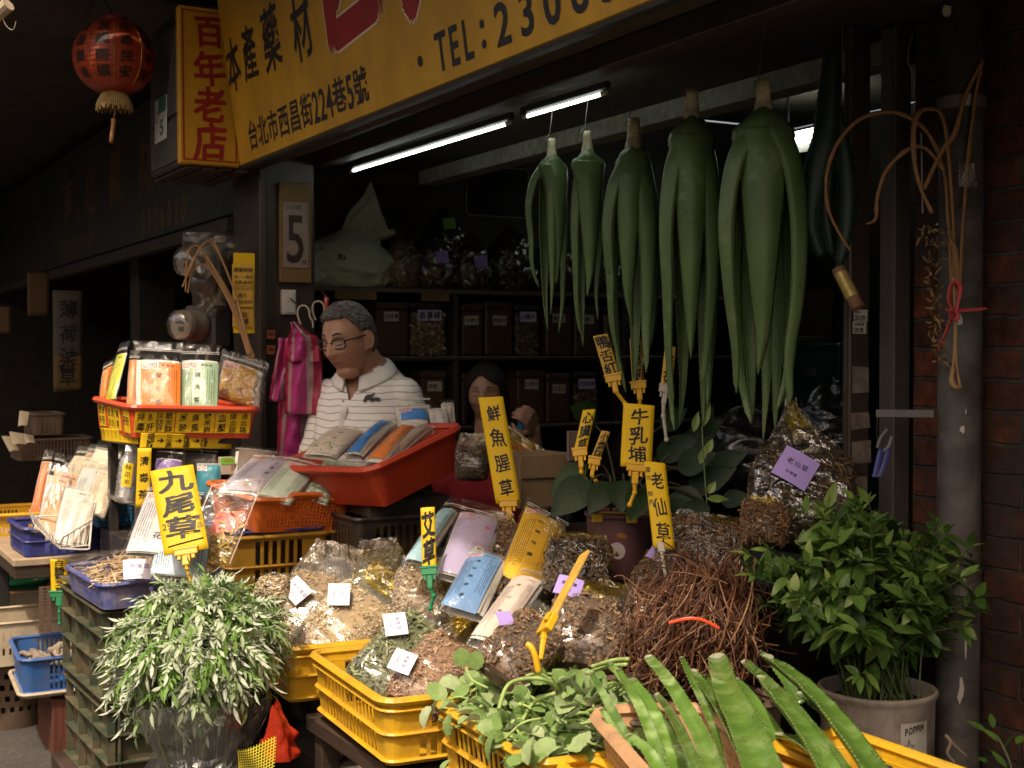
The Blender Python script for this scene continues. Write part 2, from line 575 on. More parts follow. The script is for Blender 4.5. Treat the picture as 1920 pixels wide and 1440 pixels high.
def brick_mat():
 m, nt, out = nmat("brick")
 b = N(nt, "ShaderNodeBsdfPrincipled")
 tc = N(nt, "ShaderNodeTexCoord")
 wob = N(nt, "ShaderNodeTexNoise")
 wob.inputs["Scale"].default_value = 14
 nt.links.new(tc.outputs["Object"], wob.inputs["Vector"])
 sc = N(nt, "ShaderNodeVectorMath", operation='SCALE')
 sc.inputs[3].default_value = 0.012
 nt.links.new(wob.outputs[1], sc.inputs[0])
 ad = N(nt, "ShaderNodeVectorMath", operation='ADD')
 nt.links.new(tc.outputs["Object"], ad.inputs[0])
 nt.links.new(sc.outputs[0], ad.inputs[1])
 sx = N(nt, "ShaderNodeSeparateXYZ")
 nt.links.new(ad.outputs[0], sx.inputs[0])
 cx = N(nt, "ShaderNodeCombineXYZ")
 nt.links.new(sx.outputs[0], cx.inputs[0])
 nt.links.new(sx.outputs[2], cx.inputs[1])
 br = N(nt, "ShaderNodeTexBrick")
 br.inputs["Color1"].default_value = (0.13, 0.042, 0.023, 1)
 br.inputs["Color2"].default_value = (0.05, 0.023, 0.016, 1)
 br.inputs["Mortar"].default_value = (0.065, 0.055, 0.046, 1)
 br.inputs["Scale"].default_value = 1.0
 br.inputs["Mortar Size"].default_value = 0.006
 br.inputs["Mortar Smooth"].default_value = 0.4
 br.inputs["Bias"].default_value = -0.1
 br.inputs["Brick Width"].default_value = 0.215
 br.inputs["Row Height"].default_value = 0.0685
 nt.links.new(cx.outputs[0], br.inputs["Vector"])
 n1 = noise_tex(nt, 24, 6, 0.7)
 f = ramp(nt, n1, [(0.3, 0.35), (0.72, 1.6)])
 c = mixc(nt, 1.0, br.outputs[0], f, 'MULTIPLY')
 n2 = noise_tex(nt, 5, 5, 0.7)
 f2 = ramp(nt, n2, [(0.42, 0.0), (0.60, 0.9)])
 c = mixc(nt, f2, c, (0.04, 0.034, 0.03))
 nt.links.new(c, b.inputs["Base Color"])
 b.inputs["Roughness"].default_value = 0.85
 b.inputs["Specular IOR Level"].default_value = 0.2
 sub = N(nt, "ShaderNodeMath", operation='MULTIPLY_ADD')
 nt.links.new(br.outputs[1], sub.inputs[0])
 sub.inputs[1].default_value = -1.0
 nt.links.new(n1, sub.inputs[2])
 bp = N(nt, "ShaderNodeBump")
 bp.inputs["Strength"].default_value = 0.9
 bp.inputs["Distance"].default_value = 0.012
 nt.links.new(sub.outputs[0], bp.inputs["Height"])
 nt.links.new(bp.outputs[0], b.inputs["Normal"])
 nt.links.new(b.outputs[0], out.inputs[0])
 return m
M_BRICK = brick_mat()
# ------------------------------------------------------------------ ground
b = MB()
b.add([(-30, -30, 0), (30, -30, 0), (30, 40, 0), (-30, 40, 0)], [(0, 1, 2, 3)])
b.build("ground", M_ASPH, kind="structure")
b = MB()
b.box(UVM, (1.62, 1.2, -0.1), (4.7, 5.54, 0.03))
b.build("shop_floor", M_CONC, kind="structure")
def ub(mb, u0, u1, v0, v1, z0, z1, m=0, bev=0.003):
 mb.bbox(UVM, (v0, u0, z0), (v1, u1, z1), bev, m)
# ------------------------------------------------------------------ the herb shop
shop = thing("shop_building", "dark open fronted shop room behind the herb stall under the long yellow sign", "shop", UV(3.5, 2.3, 0))
b = MB()
ub(b, 1.0, 5.15, 1.535, 2.46, 2.185, 2.24)          # soffit slab
ub(b, 1.0, 4.86, 1.54, 1.60, 2.105, 2.183)           # fascia lip
ub(b, 1.0, 4.86, 1.66, 1.70, 2.14, 2.183)
ub(b, 1.0, 4.86, 1.80, 1.86, 2.125, 2.183)
ub(b, 1.0, 4.9, 1.52, 1.70, 2.242, 3.3)              # wall behind the sign
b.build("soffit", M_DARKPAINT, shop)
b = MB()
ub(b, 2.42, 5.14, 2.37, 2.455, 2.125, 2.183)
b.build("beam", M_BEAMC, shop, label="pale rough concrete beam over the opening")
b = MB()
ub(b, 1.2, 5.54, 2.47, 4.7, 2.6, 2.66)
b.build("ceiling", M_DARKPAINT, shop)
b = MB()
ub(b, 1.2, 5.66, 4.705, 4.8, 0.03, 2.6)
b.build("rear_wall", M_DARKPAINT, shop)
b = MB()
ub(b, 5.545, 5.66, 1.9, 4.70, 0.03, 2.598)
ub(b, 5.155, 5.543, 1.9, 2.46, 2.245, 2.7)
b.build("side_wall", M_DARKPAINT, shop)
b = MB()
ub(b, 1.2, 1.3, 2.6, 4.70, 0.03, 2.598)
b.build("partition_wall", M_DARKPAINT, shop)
b = MB()                                              # left front post
ub(b, 4.83, 5.16, 1.585, 1.80, 0.0, 2.18, bev=0.006)
ub(b, 4.80, 4.828, 1.575, 1.60, 0.0, 2.10)
b.build("front_post", M_STEEL, shop)
post = thing("door_post", "brown steel door post with stickers between the stall and the brick wall", "post", UV(2.43, 2.25, 0))
b = MB()
ub(b, 2.4005, 2.412, 2.202, 2.25, 0.0, 2.182, bev=0.002)
ub(b, 2.385, 2.4, 2.2, 2.262, 0.0, 2.182, bev=0.006)
b.build("post_body", M_STEEL, post)
b = MB()
ub(b, 2.335, 2.383, 2.285, 2.33, 0.0, 2.182, bev=0.006)
ub(b, 2.325, 2.334, 2.280, 2.33, 0.0, 2.182)
b.build("jamb_plate", mat("jamb_grey", (0.075, 0.066, 0.064), 0.5, 0.2, 6, spec=0.4, dirt=0.5), post)
ptx = frame(UV(2.3845, 2.231, 1.0), V, Z)
def post_fn(x, y, off=0.0):
 return ptx @ Vector((x, y, off))
b = MB()
rng = random.Random(5)
for z0, z1, w in ((1.33, 1.39, .026), (1.245, 1.285, .03), (1.165, 1.22, .03), (1.09, 1.135, .025), (0.99, 1.05, .03), (0.9, 0.94, .02)):
 xo = rng.uniform(-.006, .006)
 q = [(-w, z0), (w, z0 + rng.uniform(-.004, .004)), (w * rng.uniform(.8, 1), z1), (-w, z1 + rng.uniform(-.004, .004))]
 b.add([post_fn(x + xo, z - 1.0, 0.0012) for x, z in q], [(0, 1, 2, 3)])
b.build("tape_mark", mat("tape_residue", (0.2, 0.16, 0.13), 0.6, 0.3, 25, dirt=0.8, dcol=(0.07, 0.05, 0.04), dscale=30), post)
bw = thing("brick_wall", "dark weathered red brick wall right of the shop behind the drainpipe", "wall", UV(1.6, 2.4, 0))
b = MB()
Mb = frame(UV(2.322, 2.335, 0), -U, Z)                # local x along the wall to the right, y up, z towards the street
b2 = MB()
b2.bbox(Mb, (0, 0, -0.24), (2.2, 3.6, 0.0), 0.004)
o = b2.build("brickwork", M_BRICK, bw)
o.matrix_local = Matrix.Identity(4)
inv = MW[bw.name].inverted()
A = inv @ Mb @ Matrix(((1, 0, 0, 0), (0, 0, 1, 0), (0, -1, 0, 0), (0, 0, 0, 1)))
for vv in o.data.vertices:
 vv.co = A.inverted() @ vv.co
o.matrix_local = A
MW[o.name] = MW[bw.name] @ A
dp = thing("drain_pipe", "weathered grey round drainpipe in front of the brick wall", "pipe", UV(2.12, 2.275, 0))
b = MB()
pc = UV(2.12, 2.272, 0)
b.lathe([(0.0465, 0), (0.0465, 0.42), (0.052, 0.43), (0.052, 0.5), (0.0465, 0.51), (0.0465, 3.2)], 28, M=Matrix.Translation(pc))
b.build("pipe_body", M_PIPE, dp, smooth=True)
b = MB()
rng = random.Random(3)
def pipe_fn(px, py, off=0.0):
 a = math.atan2(-1, 0)
 q = Pv(px, py, 2.225)
 d = q - Vector((pc.x, pc.y, q.z))
 d.z = 0
 d.normalize()
 return Vector((pc.x, pc.y, q.z)) + d * (0.0472 + off)
for cx, cy, w, h in ((1800, 600, 11, 12), (1822, 773, 4, 6), (1808, 806, 9, 10), (1775, 20, 10, 12), (1812, 330, 9, 12), (1830, 1215, 9, 40), (1812, 1100, 12, 20), (1808, 1300, 13, 30)):
 pts = []
 n = 9
 for k in range(n):
  a = 2 * math.pi * k / n
  s = rng.uniform(0.55, 1.1)
  pts.append(pipe_fn(cx + w * s * math.cos(a), cy + h * s * math.sin(a), 0.0012))
 b.add(pts, [tuple(range(n))])
b.build("paper_scrap", M_OLDPAPER, dp)
b = MB()
for z in (0.9, 1.95):
 b.lathe([(0.049, z), (0.0515, z + 0.002), (0.0515, z + 0.026), (0.049, z + 0.028)], 28, M=Matrix.Translation(pc))
b.build("pipe_clamp", M_GREYMETAL, dp)
b = MB()
p0, p1 = P(1643, 775, 3.03), P(1752, 776, 2.95)
b.bbox(frame((p0 + p1) / 2, p1 - p0, Z), (-(p1 - p0).length / 2, -0.009, -0.004), ((p1 - p0).length / 2, 0.009, 0.004), 0.0015)
tag(b.build("metal_bracket", M_GREYMETAL), "narrow flat metal bar fixed across the brick between post and pipe", "bracket")
# ------------------------------------------------------------------ roofs over the lane (front edges shaped to place the shade)
def tin_roof(name, label, us, vs_lo, v_hi, z_lo, z_hi):
 t = thing(name, label, "roof", UV(sum(us) / len(us), v_hi, z_hi))
 b = MB()
 n = len(us)
 m = 60
 vs, fs = [], []
 for j in range(m + 1):
  tt = j / m
  for k in range(9):
   s = k / 8
   u = lerp(us[0], us[-1], tt)
   e = vs_lo[-1]
   for i in range(n - 1):
    if us[i] <= u <= us[i + 1]:
     e = lerp(vs_lo[i], vs_lo[i + 1], (u - us[i]) / (us[i + 1] - us[i]))
   v = lerp(e, v_hi, s)
   vs.append(UV(u, v, lerp(z_lo, z_hi, s) + 0.012 * math.cos(j * math.pi)))
 for j in range(m):
  for k in range(8):
   fs.append((j * 9 + k, (j + 1) * 9 + k, (j + 1) * 9 + k + 1, j * 9 + k + 1))
 b.add(vs, fs)
 b.build("roof_sheet", M_AWN, t, solid=0.004)
 return t
tin_roof("awning_roof", "unseen dark corrugated tin awning over the yellow shop sign, edge shaped to place the shade", [-2.5, 0.9, 1.6, 2.3, 2.9, 3.4, 3.7, 4.78], [1.05, 0.96, 0.86, 0.68, 0.52, 0.44, 0.70, 0.76], 2.6, 2.74, 2.95)  # out of view; stepped front edge follows the wanted sun patch
tin_roof("awning_roof", "dark tin roof over the neighbouring stall behind the red lantern", [4.80, 5.4, 12], [0.45, -0.3, -0.5], 5.0, 2.72, 2.9)
b = MB()
ub(b, -8, 16, -4.6, -4.2, 0, 3.4)  # out of view, added to hold back ambient light from the sky
ub(b, -8, 16, -4.19, -4.1, 2.8, 2.9)
ub(b, -8, 16, -4.19, -4.1, 0, 0.4)
tag(b.build("sky_blocking_wall", mat("plain_wall", (0.22, 0.19, 0.16), 0.8, 0.2, 2)), "unseen plain wall across the lane, added to cut the sky light", "building")
# ------------------------------------------------------------------ main yellow sign
SZ, SV, ST = 2.101, 1.497, math.radians(8)
sign_o = UV(4.783, SV, SZ)
sup = (Z * math.cos(ST) - V * math.sin(ST)).normalized()
SGN = frame(sign_o, -U, sup)                            # x to the right, y up, z to the street
sg = thing("shop_sign", "long yellow shop sign with black address and telephone and big red characters", "sign", sign_o)
b = MB()
b.bbox(SGN, (0, 0, -0.03), (3.6, 0.95, 0), 0.004)
b.build("sign_board", M_SIGNY, sg)
b = MB()
b.bbox(SGN, (-0.004, -0.012, -0.034), (3.6, -0.001, 0.004), 0.002)
b.build("sign_edge", M_SIGNBLK, sg)
def sgn(x, y, off=0.0015):
 return SGN @ Vector((x, y, off))
b = MB()
rng = random.Random(21)
x = 0.135
for ch in "台北市西昌街224巷5號":
 w = 0.052 if ch.isdigit() else 0.098
 x += w * 0.55
 put_char(b, ch, sgn, x, 0.085, 0.105 if not ch.isdigit() else 0.11, 0.108 if not ch.isdigit() else 0.135, bold=0.018, rng=rng)
 x += w * 0.55
b.lathe([(0.014, 0), (0.014, 0.001)], 14, M=SGN @ Matrix.Translation((1.575, 0.08, 0.0015)))
x = 1.67
for ch in "TEL:230655":
 w = {'T': .062, 'E': .062, 'L': .062, ':': .07}.get(ch, 0.1)
 put_char(b, ch, sgn, x + w / 2, 0.083 if ch != ':' else 0.095, 0.105 if ch in 'TEL' else 0.15, 0.135, bold=0.022, rng=rng)
 x += w + 0.012
for ch, cx, cy, s in zip("本產藥材", (0.085, 0.27, 0.50, 0.78), (0.345, 0.35, 0.355, 0.335), (0.2, 0.2, 0.22, 0.22)):
 put_char(b, ch, sgn, cx, cy, s * 0.8, s * 1.0, bold=0.018, hand=0.55, rng=rng)
b.build("lettering", M_SIGNBLK, sg)
b = MB()
for ch, cx, cy, s in (("四", 1.19, 0.44, 0.50), ("知", 1.76, 0.44, 0.52)):
 put_char(b, ch, lambda x, y: sgn(x, y, 0.0010), cx, cy, s * 0.95, s, bold=0.075, hand=0.5, m=0, rng=random.Random(4))
 put_char(b, ch, lambda x, y: sgn(x, y, 0.0020), cx, cy, s * 0.95, s, bold=0.06, hand=0.5, m=1, rng=random.Random(4))
b.build("lettering", [M_SIGNWHITE, M_SIGNRED], sg, label="big red characters with pale outline")
# ------------------------------------------------------------------ projecting blade sign: 百年老店
bl = thing("blade_sign", "narrow yellow projecting sign with red border and four red characters", "sign", P(385, 310, 4.85))
bTL, bTR, bBL, bBR = P(320, 7, 4.80), P(435, 22, 4.90), P(340, 305, 4.80), P(448, 313, 4.90)
BS = frame((bBL + bBR) / 2, bBR - bBL, (bTL + bTR) / 2 - (bBL + bBR) / 2)
bw_, bh_ = (bBR - bBL).length * 1.05, ((bTL + bTR) / 2 - (bBL + bBR) / 2).length
b = MB()
b.bbox(BS, (-bw_ / 2, 0, -0.035), (bw_ / 2, bh_, 0), 0.004)
b.build("sign_board", M_SIGNY, bl)
b = MB()
for k in range(4):
 e, t = 0.012, 0.0055
 x0, x1, y0, y1 = -bw_ / 2 + e, bw_ / 2 - e, e, bh_ - e
 r = [(x0, y0, x1, y0 + t), (x0, y1 - t, x1, y1), (x0, y0 + t, x0 + t, y1 - t), (x1 - t, y0 + t, x1, y1 - t)][k]
 b.add([BS @ Vector(p) for p in ((r[0], r[1], .0015), (r[2], r[1], .0015), (r[2], r[3], .0015), (r[0], r[3], .0015))], [(0, 1, 2, 3)])
b.build("border", M_SIGNRED, bl)
b = MB()
put_col(b, "百年老店", lambda x, y: BS @ Vector((x, y, 0.0018)), 0.0, bh_ - 0.02, 0.012, 0.118, 0.13, bold=0.03, hand=0.7, rng=random.Random(9))
b.build("lettering", M_SIGNRED, bl)
mc = thing("meter_cabinet", "dark box behind the projecting sign carrying a small house number plate", "cabinet", P(300, 335, 5.0))
c0 = BS @ Vector((-bw_ / 2, 0, -0.04))
dirU = U
CB = frame(c0, -dirU, BS.to_3x3() @ Vector((0, 1, 0)))   # x towards us, y up, z to the street
b = MB()
b.bbox(CB, (-0.42, 0.0, -bw_ - 0.02), (-0.005, bh_ * 0.99, -0.012), 0.006)
b.build("cabinet_body", M_DARKPAINT, mc)
b = MB()
b.bbox(CB, (-0.40, 0.19, -0.0115), (-0.03, bh_ * 0.9, -0.004), 0.003)
b.bbox(CB, (-0.40, 0.02, -0.0115), (-0.03, 0.175, -0.006), 0.003)
b.build("cabinet_door", mat("cabinet_grey", (0.05, 0.045, 0.04), 0.5, 0.25, 9, dirt=0.5), mc)
b = MB()
for k in range(4):
 b.bbox(CB, (-0.44, -0.012 - 0.004 * (k % 2), -0.03 - 0.06 * k - 0.045), (0.02, -0.002, -0.03 - 0.06 * k), 0.002)
b.build("base_slat", M_DARKWOOD, mc)
pl = thing("house_number_plate", "small green and white house number plate reading 5 on the dark cabinet", "number plate", P(290, 240, 4.95))
PLM = frame(CB @ Vector((-0.235, 0.19, -0.0035)), CB.to_3x3() @ Vector((1, 0, 0)), CB.to_3x3() @ Vector((0, 1, 0)))
b = MB()
b.bbox(PLM, (-0.085, -0.075, 0), (0.085, 0.085, 0.003), 0.002)
b.build("plate", mat("plate_white", (0.6, 0.58, 0.52), 0.4, 0.06, 9, dirt=0.3), pl)
b = MB()
b.add([PLM @ Vector(p) for p in ((-0.03, 0.028, .0036), (0.082, 0.028, .0036), (0.082, 0.082, .0036), (-0.03, 0.082, .0036))], [(0, 1, 2, 3)])
put_char(b, "5", lambda x, y: PLM @ Vector((x, y, 0.0037)), 0.02, -0.025, 0.12, 0.08, bold=0.02)
b.build("lettering", mat("plate_green", (0.03, 0.16, 0.07), 0.45, 0.1, 9), pl)
b = MB()
for k in range(14):
 a0, a1 = 2 * math.pi * k / 14, 2 * math.pi * (k + 1) / 14
 b.add([PLM @ Vector((-0.055 + 0.026 * math.cos(a) * s, 0.022 + 0.026 * math.sin(a) * s, 0.0040)) for a, s in ((a0, 1), (a1, 1), (a1, .55), (a0, .55))], [(0, 1, 2, 3)])
put_col(b, "西昌街", lambda x, y: PLM @ Vector((x, y, 0.0037)), -0.065, -0.015, -0.07, 0.016)
put_row(b, "224", lambda x, y: PLM @ Vector((x, y, 0.0037)), 0.03, 0.012, 0.02)
b.build("emblem", mat("plate_pink", (0.45, 0.16, 0.14), 0.5, 0.1, 9), pl)
# ------------------------------------------------------------------ light tubes under the soffit
for i, (a, c) in enumerate(((P(662, 320, 5.03), P(951, 232, 4.09)), (P(988, 218, 3.99), P(1130, 176, 3.62)))):
 t = thing("light_tube", ("long lit fluorescent tube under the soffit, nearer the man" if i == 0 else "shorter looking lit fluorescent tube above the hanging aloe"), "lamp", a, "fluorescent tubes under the soffit")
 b = MB()
 b.tube([a, c], 0.005, 10)
 b.build("tube", M_TUBE, t)
 b = MB()
 d = (c - a).normalized()
 b.tube([a - d * 0.02, a + d * 0.006], 0.006, 10)
 b.tube([c - d * 0.006, c + d * 0.02], 0.006, 10)
 b.build("end_cap", M_WHITEPL, t)
 b = MB()
 L = (c - a).length
 b.bbox(frame(a, d, Z), (-0.03, 0.009, -0.008), (L + 0.03, 0.03, 0.008), 0.003)
 b.build("fitting", M_BLACK, t)
t = thing("ceiling_lamp", "small bright white ceiling lamp seen through the aloe leaves at right", "lamp", Pv(1522, 262, 4.2))
a = Pv(1482, 262, 4.15)
b = MB()
LM = frame(a, -U, V)
b.bbox(LM, (0, -0.05, 0.004), (0.5, 0.0, 0.02), 0.003)
b.build("diffuser", M_TUBE, t)
b = MB()
b.bbox(LM, (-0.01, -0.004, -0.07), (0.5, 0.005, 0.003), 0.003)
b.build("reflector", M_WHITEPL, t)
b = MB()
b.tube([LM @ Vector((0.1, -0.1, 0.03)), LM @ Vector((0.1, -0.1, 0.6))], 0.006, 6)
b.build("cord", M_BLACK, t)
# ------------------------------------------------------------------ plastic crates and baskets
def plastic(name, col, dirt=0.45, rough=0.42, dcol=(0.16, 0.11, 0.065), var=0.1):
 return mat(name, col, rough, var, 7, bump=0.06, bscale=30, spec=0.45, dirt=dirt, dcol=dcol, dscale=13)
PL_YEL = plastic("plastic_yellow", (0.68, 0.39, 0.014), 0.65, dcol=(0.30, 0.16, 0.045))
PL_YELOLD = plastic("plastic_old_yellow", (0.36, 0.19, 0.018), 0.6, dcol=(0.16, 0.09, 0.03))
PL_ORANGE = plastic("plastic_orange", (0.62, 0.135, 0.022), 0.4, dcol=(0.3, 0.1, 0.04))
PL_RED = plastic("plastic_red", (0.5, 0.05, 0.018), 0.35, dcol=(0.25, 0.05, 0.03))
PL_REDB = plastic("plastic_bright_red", (0.62, 0.075, 0.025), 0.3)
PL_BLUE = plastic("plastic_blue", (0.03, 0.12, 0.36), 0.5)
PL_NAVY = plastic("plastic_navy", (0.028, 0.04, 0.21), 0.5)
PL_INDIGO = plastic("plastic_indigo", (0.05, 0.075, 0.30), 0.7, dcol=(0.33, 0.27, 0.2))
PL_TEAL = plastic("plastic_teal", (0.02, 0.16, 0.30), 0.3)
PL_GREEN = plastic("plastic_dark_green", (0.045, 0.062, 0.034), 0.85, 0.55, dcol=(0.2, 0.125, 0.075))
PL_BEIGE = plastic("plastic_beige", (0.52, 0.42, 0.29), 0.5)
PL_PINKB = plastic("plastic_peach", (0.58, 0.33, 0.17), 0.5)
PL_BROWN = plastic("plastic_brown", (0.13, 0.085, 0.06), 0.5)
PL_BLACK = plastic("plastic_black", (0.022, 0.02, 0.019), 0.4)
PL_GRN = plastic("plastic_green", (0.02, 0.22, 0.09), 0.2)
PL_MINT = plastic("plastic_mint", (0.14, 0.3, 0.16), 0.3)
PL_MAUVE = plastic("plastic_mauve", (0.17, 0.075, 0.085), 0.4)
def rim_frame(N_, L_, R_, up=None):
 """near, left-far and right rim corners -> frame at the near corner (x to R, y to L), W, L"""
 x, y = R_ - N_, L_ - N_
 M = frame(N_, x, y)
 return M, x.length, y.dot(M.to_3x3() @ Vector((0, 1, 0)))
def loop_pts(W, L, rc, margin, slat, hole, holes):
 """rounded rectangle outline, list of (x, y, nx, ny, hole_after)"""
 out = []
 cs = [((W - rc, rc), -90), ((W - rc, L - rc), 0), ((rc, L - rc), 90), ((rc, rc), 180)]
 start = [(rc, 0), (W, rc), (W - rc, L), (0, L - rc)]
 dirs = [(1, 0), (0, 1), (-1, 0), (0, -1)]
 lens = [W - 2 * rc, L - 2 * rc, W - 2 * rc, L - 2 * rc]
 for s in range(4):
  (sx, sy), (dx, dy), l = start[s], dirs[s], lens[s]
  nx, ny = dy, -dx
  ts = [(0, False)]
  if holes and l > 2 * margin + hole:
   n = max(1, int((l - 2 * margin + slat) / (slat + hole)))
   sp = (l - 2 * margin - n * hole) / max(1, n - 1) if n > 1 else 0
   t = margin
   for k in range(n):
    ts.append((t, True))
    ts.append((t + hole, False))
    t += hole + sp
  for t, h in ts:
   out.append((sx + dx * t, sy + dy * t, nx, ny, h))
  (cx, cy), a0 = cs[s]
  for k in range(0, 4):
   a = math.radians(a0 + 90 * k / 4 if k else a0)
   out.append((cx + rc * math.cos(a), cy + rc * math.sin(a), math.cos(a), math.sin(a), False))
 return out
def basket_mesh(mb, M, W, L, H, rc=0.03, draft=0.08, rows=((0.12, 0.9),), slat=0.006, hole=0.012, margin=0.04, rim=0.007, ribs=(), holes=True, rib_r=0.0035, wave=None, bottom=True, m=0):
 """M: rim frame (x, y in the rim plane, z up); the basket hangs below"""
 lp = loop_pts(W, L, rc, margin, slat, hole, holes)
 lv = [0.0]
 flags = []
 for a, c in rows:
  if a > lv[-1]:
   lv.append(a)
   flags.append(False)
  lv.append(c)
  flags.append(True)
 if lv[-1] < 1:
  lv.append(1.0)
  flags.append(False)
 n = len(lp)
 def pt(p, zf, extra=0.0):
  ins = draft * H * (1 - zf) - extra
  z = -H * (1 - zf)
  if wave:
   z += wave(p[0], p[1]) * zf
  return M @ Vector((p[0] - p[2] * ins, p[1] - p[3] * ins, z))
 vs = [pt(p, zf) for zf in lv for p in lp]
 fs = []
 for i in range(len(lv) - 1):
  for j in range(n):
   if flags[i] and lp[j][4]:
    continue
   fs.append((i * n + j, i * n + (j + 1) % n, (i + 1) * n + (j + 1) % n, (i + 1) * n + j))
 if bottom:
  fs.append(tuple(range(n))[::-1])
 mb.add(vs, fs, m)
 ring = [p for p in lp]
 for zf, rr, ex in [(1.0, rim, rim * 0.55)] + [(z, rib_r, rib_r * 0.8) for z in ribs]:
  pts = []
  last = None
  for p in ring:
   q = pt(p, zf, ex)
   if last is None or (q - last).length > 0.008:
    pts.append(q)
    last = q
  k = len(pts)
  up = (M.to_3x3() @ Vector((0, 0, 1))).normalized()
  rv, rf = [], []
  cen = sum(pts, Vector()) / k
  for i in range(k):
   t = (pts[(i + 1) % k] - pts[i - 1]).normalized()
   o = t.cross(up).normalized()
   for a in range(6):
    an = 2 * math.pi * a / 6
    rv.append(pts[i] + (o * math.cos(an) * (1.0 if zf < 1 else 1.15) + up * math.sin(an) * (1.0 if zf == 1 else 0.6)) * rr)
  for i in range(k):
   for a in range(6):
    rf.append((i * 6 + a, i * 6 + (a + 1) % 6, ((i + 1) % k) * 6 + (a + 1) % 6, ((i + 1) % k) * 6 + a))
  mb.add(rv, rf, m)
def crate(name, label, cat, material, M, W, L, H, group=None, th=0.003, **kw):
 t = thing(name, label, cat, M @ Vector((W / 2, L / 2, -H)), group)
 b = MB()
 rims = kw.pop('rim', 0.007)
 basket_mesh(b, M, W, L, H, rim=rims, **kw)
 b.build("crate_body", material, t, solid=th)
 return t
YG = "yellow crates along the front of the stall"
ZF = 0.66
c2N, c2L = Pz(722, 1318, ZF), Pz(585, 1225, ZF)
dU = (c2L - c2N).normalized()
dV = Vector((dU.y, -dU.x, 0))
YK = dict(rc=0.035, draft=0.10, rows=((0.08, 0.44), (0.52, 0.82)), slat=0.007, hole=0.017, margin=0.05, rim=0.0085, ribs=(0.06, 0.48, 0.85), rib_r=0.0055)
C2 = frame(c2N, dV, dU)
crate("plastic_crate", "yellow crate holding the bags of green and brown dried leaves, second along the front row", "crate", PL_YEL, C2, 0.37, 0.54, 0.145, YG, **YK)
C1 = frame(Pz(536, 1219, ZF), dV, dU)
crate("plastic_crate", "yellow crate half hidden behind the silvery leafy bunch, under two bags of tan shavings", "crate", PL_YEL, C1, 0.38, 0.54, 0.14, YG, **YK)
c3N, c3L = Pz(1008, 1433, ZF), Pz(765, 1326, ZF)
C3 = frame(c3N, dV, (c3L - c3N))
crate("plastic_crate", "yellow crate piled with soft green fuzzy leaves at the bottom of the photo", "crate", PL_YEL, C3, 0.36, (c3L - c3N).length, 0.15, YG, **YK)
c4L = Pz(1046, 1434, 0.655)
C4 = frame(c4L - U * 0.9, V, U)
crate("plastic_crate", "yellow crate cut by the photo's bottom edge between the fuzzy leaves and the peach basket", "crate", PL_YEL, C4, 0.075, 0.9, 0.15, YG, **YK)
c5R = Pz(1583, 1374, 0.73)
C5 = frame(c5R - V * 0.17 - U * 0.95, V, U)
crate("plastic_crate", "stained yellow crate under the cut aloe leaves in front of the grey pot", "crate", PL_YELOLD if False else PL_YEL, C5, 0.17, 0.95, 0.15, YG, **YK)
c6L = Pz(1116, 1337, 0.735)
L6, W6 = Vector((-0.168, 0.986, 0)), Vector((0.986, 0.168, 0))
C6 = frame(c6L - L6 * 0.85, W6, L6)
crate("plastic_basket", "peach coloured perforated basket holding the cut green aloe leaves", "basket", PL_PINKB, C6, 0.21, 0.85, 0.17, None, rc=0.05, draft=0.16,
  rows=tuple((0.12 + 0.11 * k, 0.12 + 0.11 * k + 0.065) for k in range(7)), slat=0.006, hole=0.007, margin=0.02, rim=0.012)
bn = thing("display_bench", "dark wooden bench under the front row of yellow crates", "bench", UV(2.6, 1.45, 0))
b = MB()
ub(b, 1.62, 3.3, 1.20, 1.56, 0.455, 0.495)
b.build("bench_top", M_DARKWOOD, bn)
for u_ in (1.7, 3.25):
 for v_ in (1.24, 1.5):
  b = MB()
  ub(b, u_ - 0.025, u_ + 0.025, v_ - 0.025, v_ + 0.025, 0, 0.454)
  b.build("leg", M_DARKWOOD, bn)
c8N, c8R = P(425, 1012, 4.1), P(598, 1001, 4.24)
C8 = frame(c8N, V, U)
OK_ = dict(rc=0.03, draft=0.05, rows=((0.06, 0.30), (0.35, 0.62), (0.67, 0.95)), slat=0.0065, hole=0.016, margin=0.06, rim=0.007, ribs=(0.32, 0.65), rib_r=0.004)
crate("plastic_crate", "old ochre slatted crate carrying the orange basket", "crate", PL_YELOLD, C8, 0.33, 0.42, 0.26, "ochre crates of the second tier", **OK_)
C8b = frame(c8N + V * 0.345 + Z * 0.002, V, U)
crate("plastic_crate", "old ochre slatted crate beside a wire rack, behind the blue upright packet", "crate", PL_YELOLD, C8b, 0.30, 0.42, 0.26, "ochre crates of the second tier", **OK_)
b = MB()
basket_mesh(b, frame(c8N + V * 0.015 - U * 0.0 + Z * 0.018, V, U), 0.30, 0.40, 0.008, rc=0.02, holes=False, rows=((0.0, 1.0),), rim=0.004)
tag(b.build("plastic_tray", PL_NAVY), "thin dark blue tray under the orange basket", "tray")
b = MB()
r0 = c8N + V * 0.36 + Z * 0.012
for k in range(18):
 b.tube([r0 + U * (0.02 * k), r0 + U * (0.02 * k) + V * 0.27], 0.0018, 5)
for q in (0, 0.27):
 b.tube([r0 + V * q - U * 0.01, r0 + V * q + U * 0.36], 0.003, 6)
tag(b.build("wire_rack", M_GREYMETAL), "flat grey wire rack lying on the ochre crate", "rack")
oN, oR, oL = P(476, 938, 4.09), P(664, 936, 4.29), P(386, 905, 4.38)
CO, oW, oLn = rim_frame(oN, oL, oR)
def owave(x, y):
 d = abs(x - oW / 2) / (oW / 2)
 return 0.016 * smooth01((0.42 - d) / 0.16)
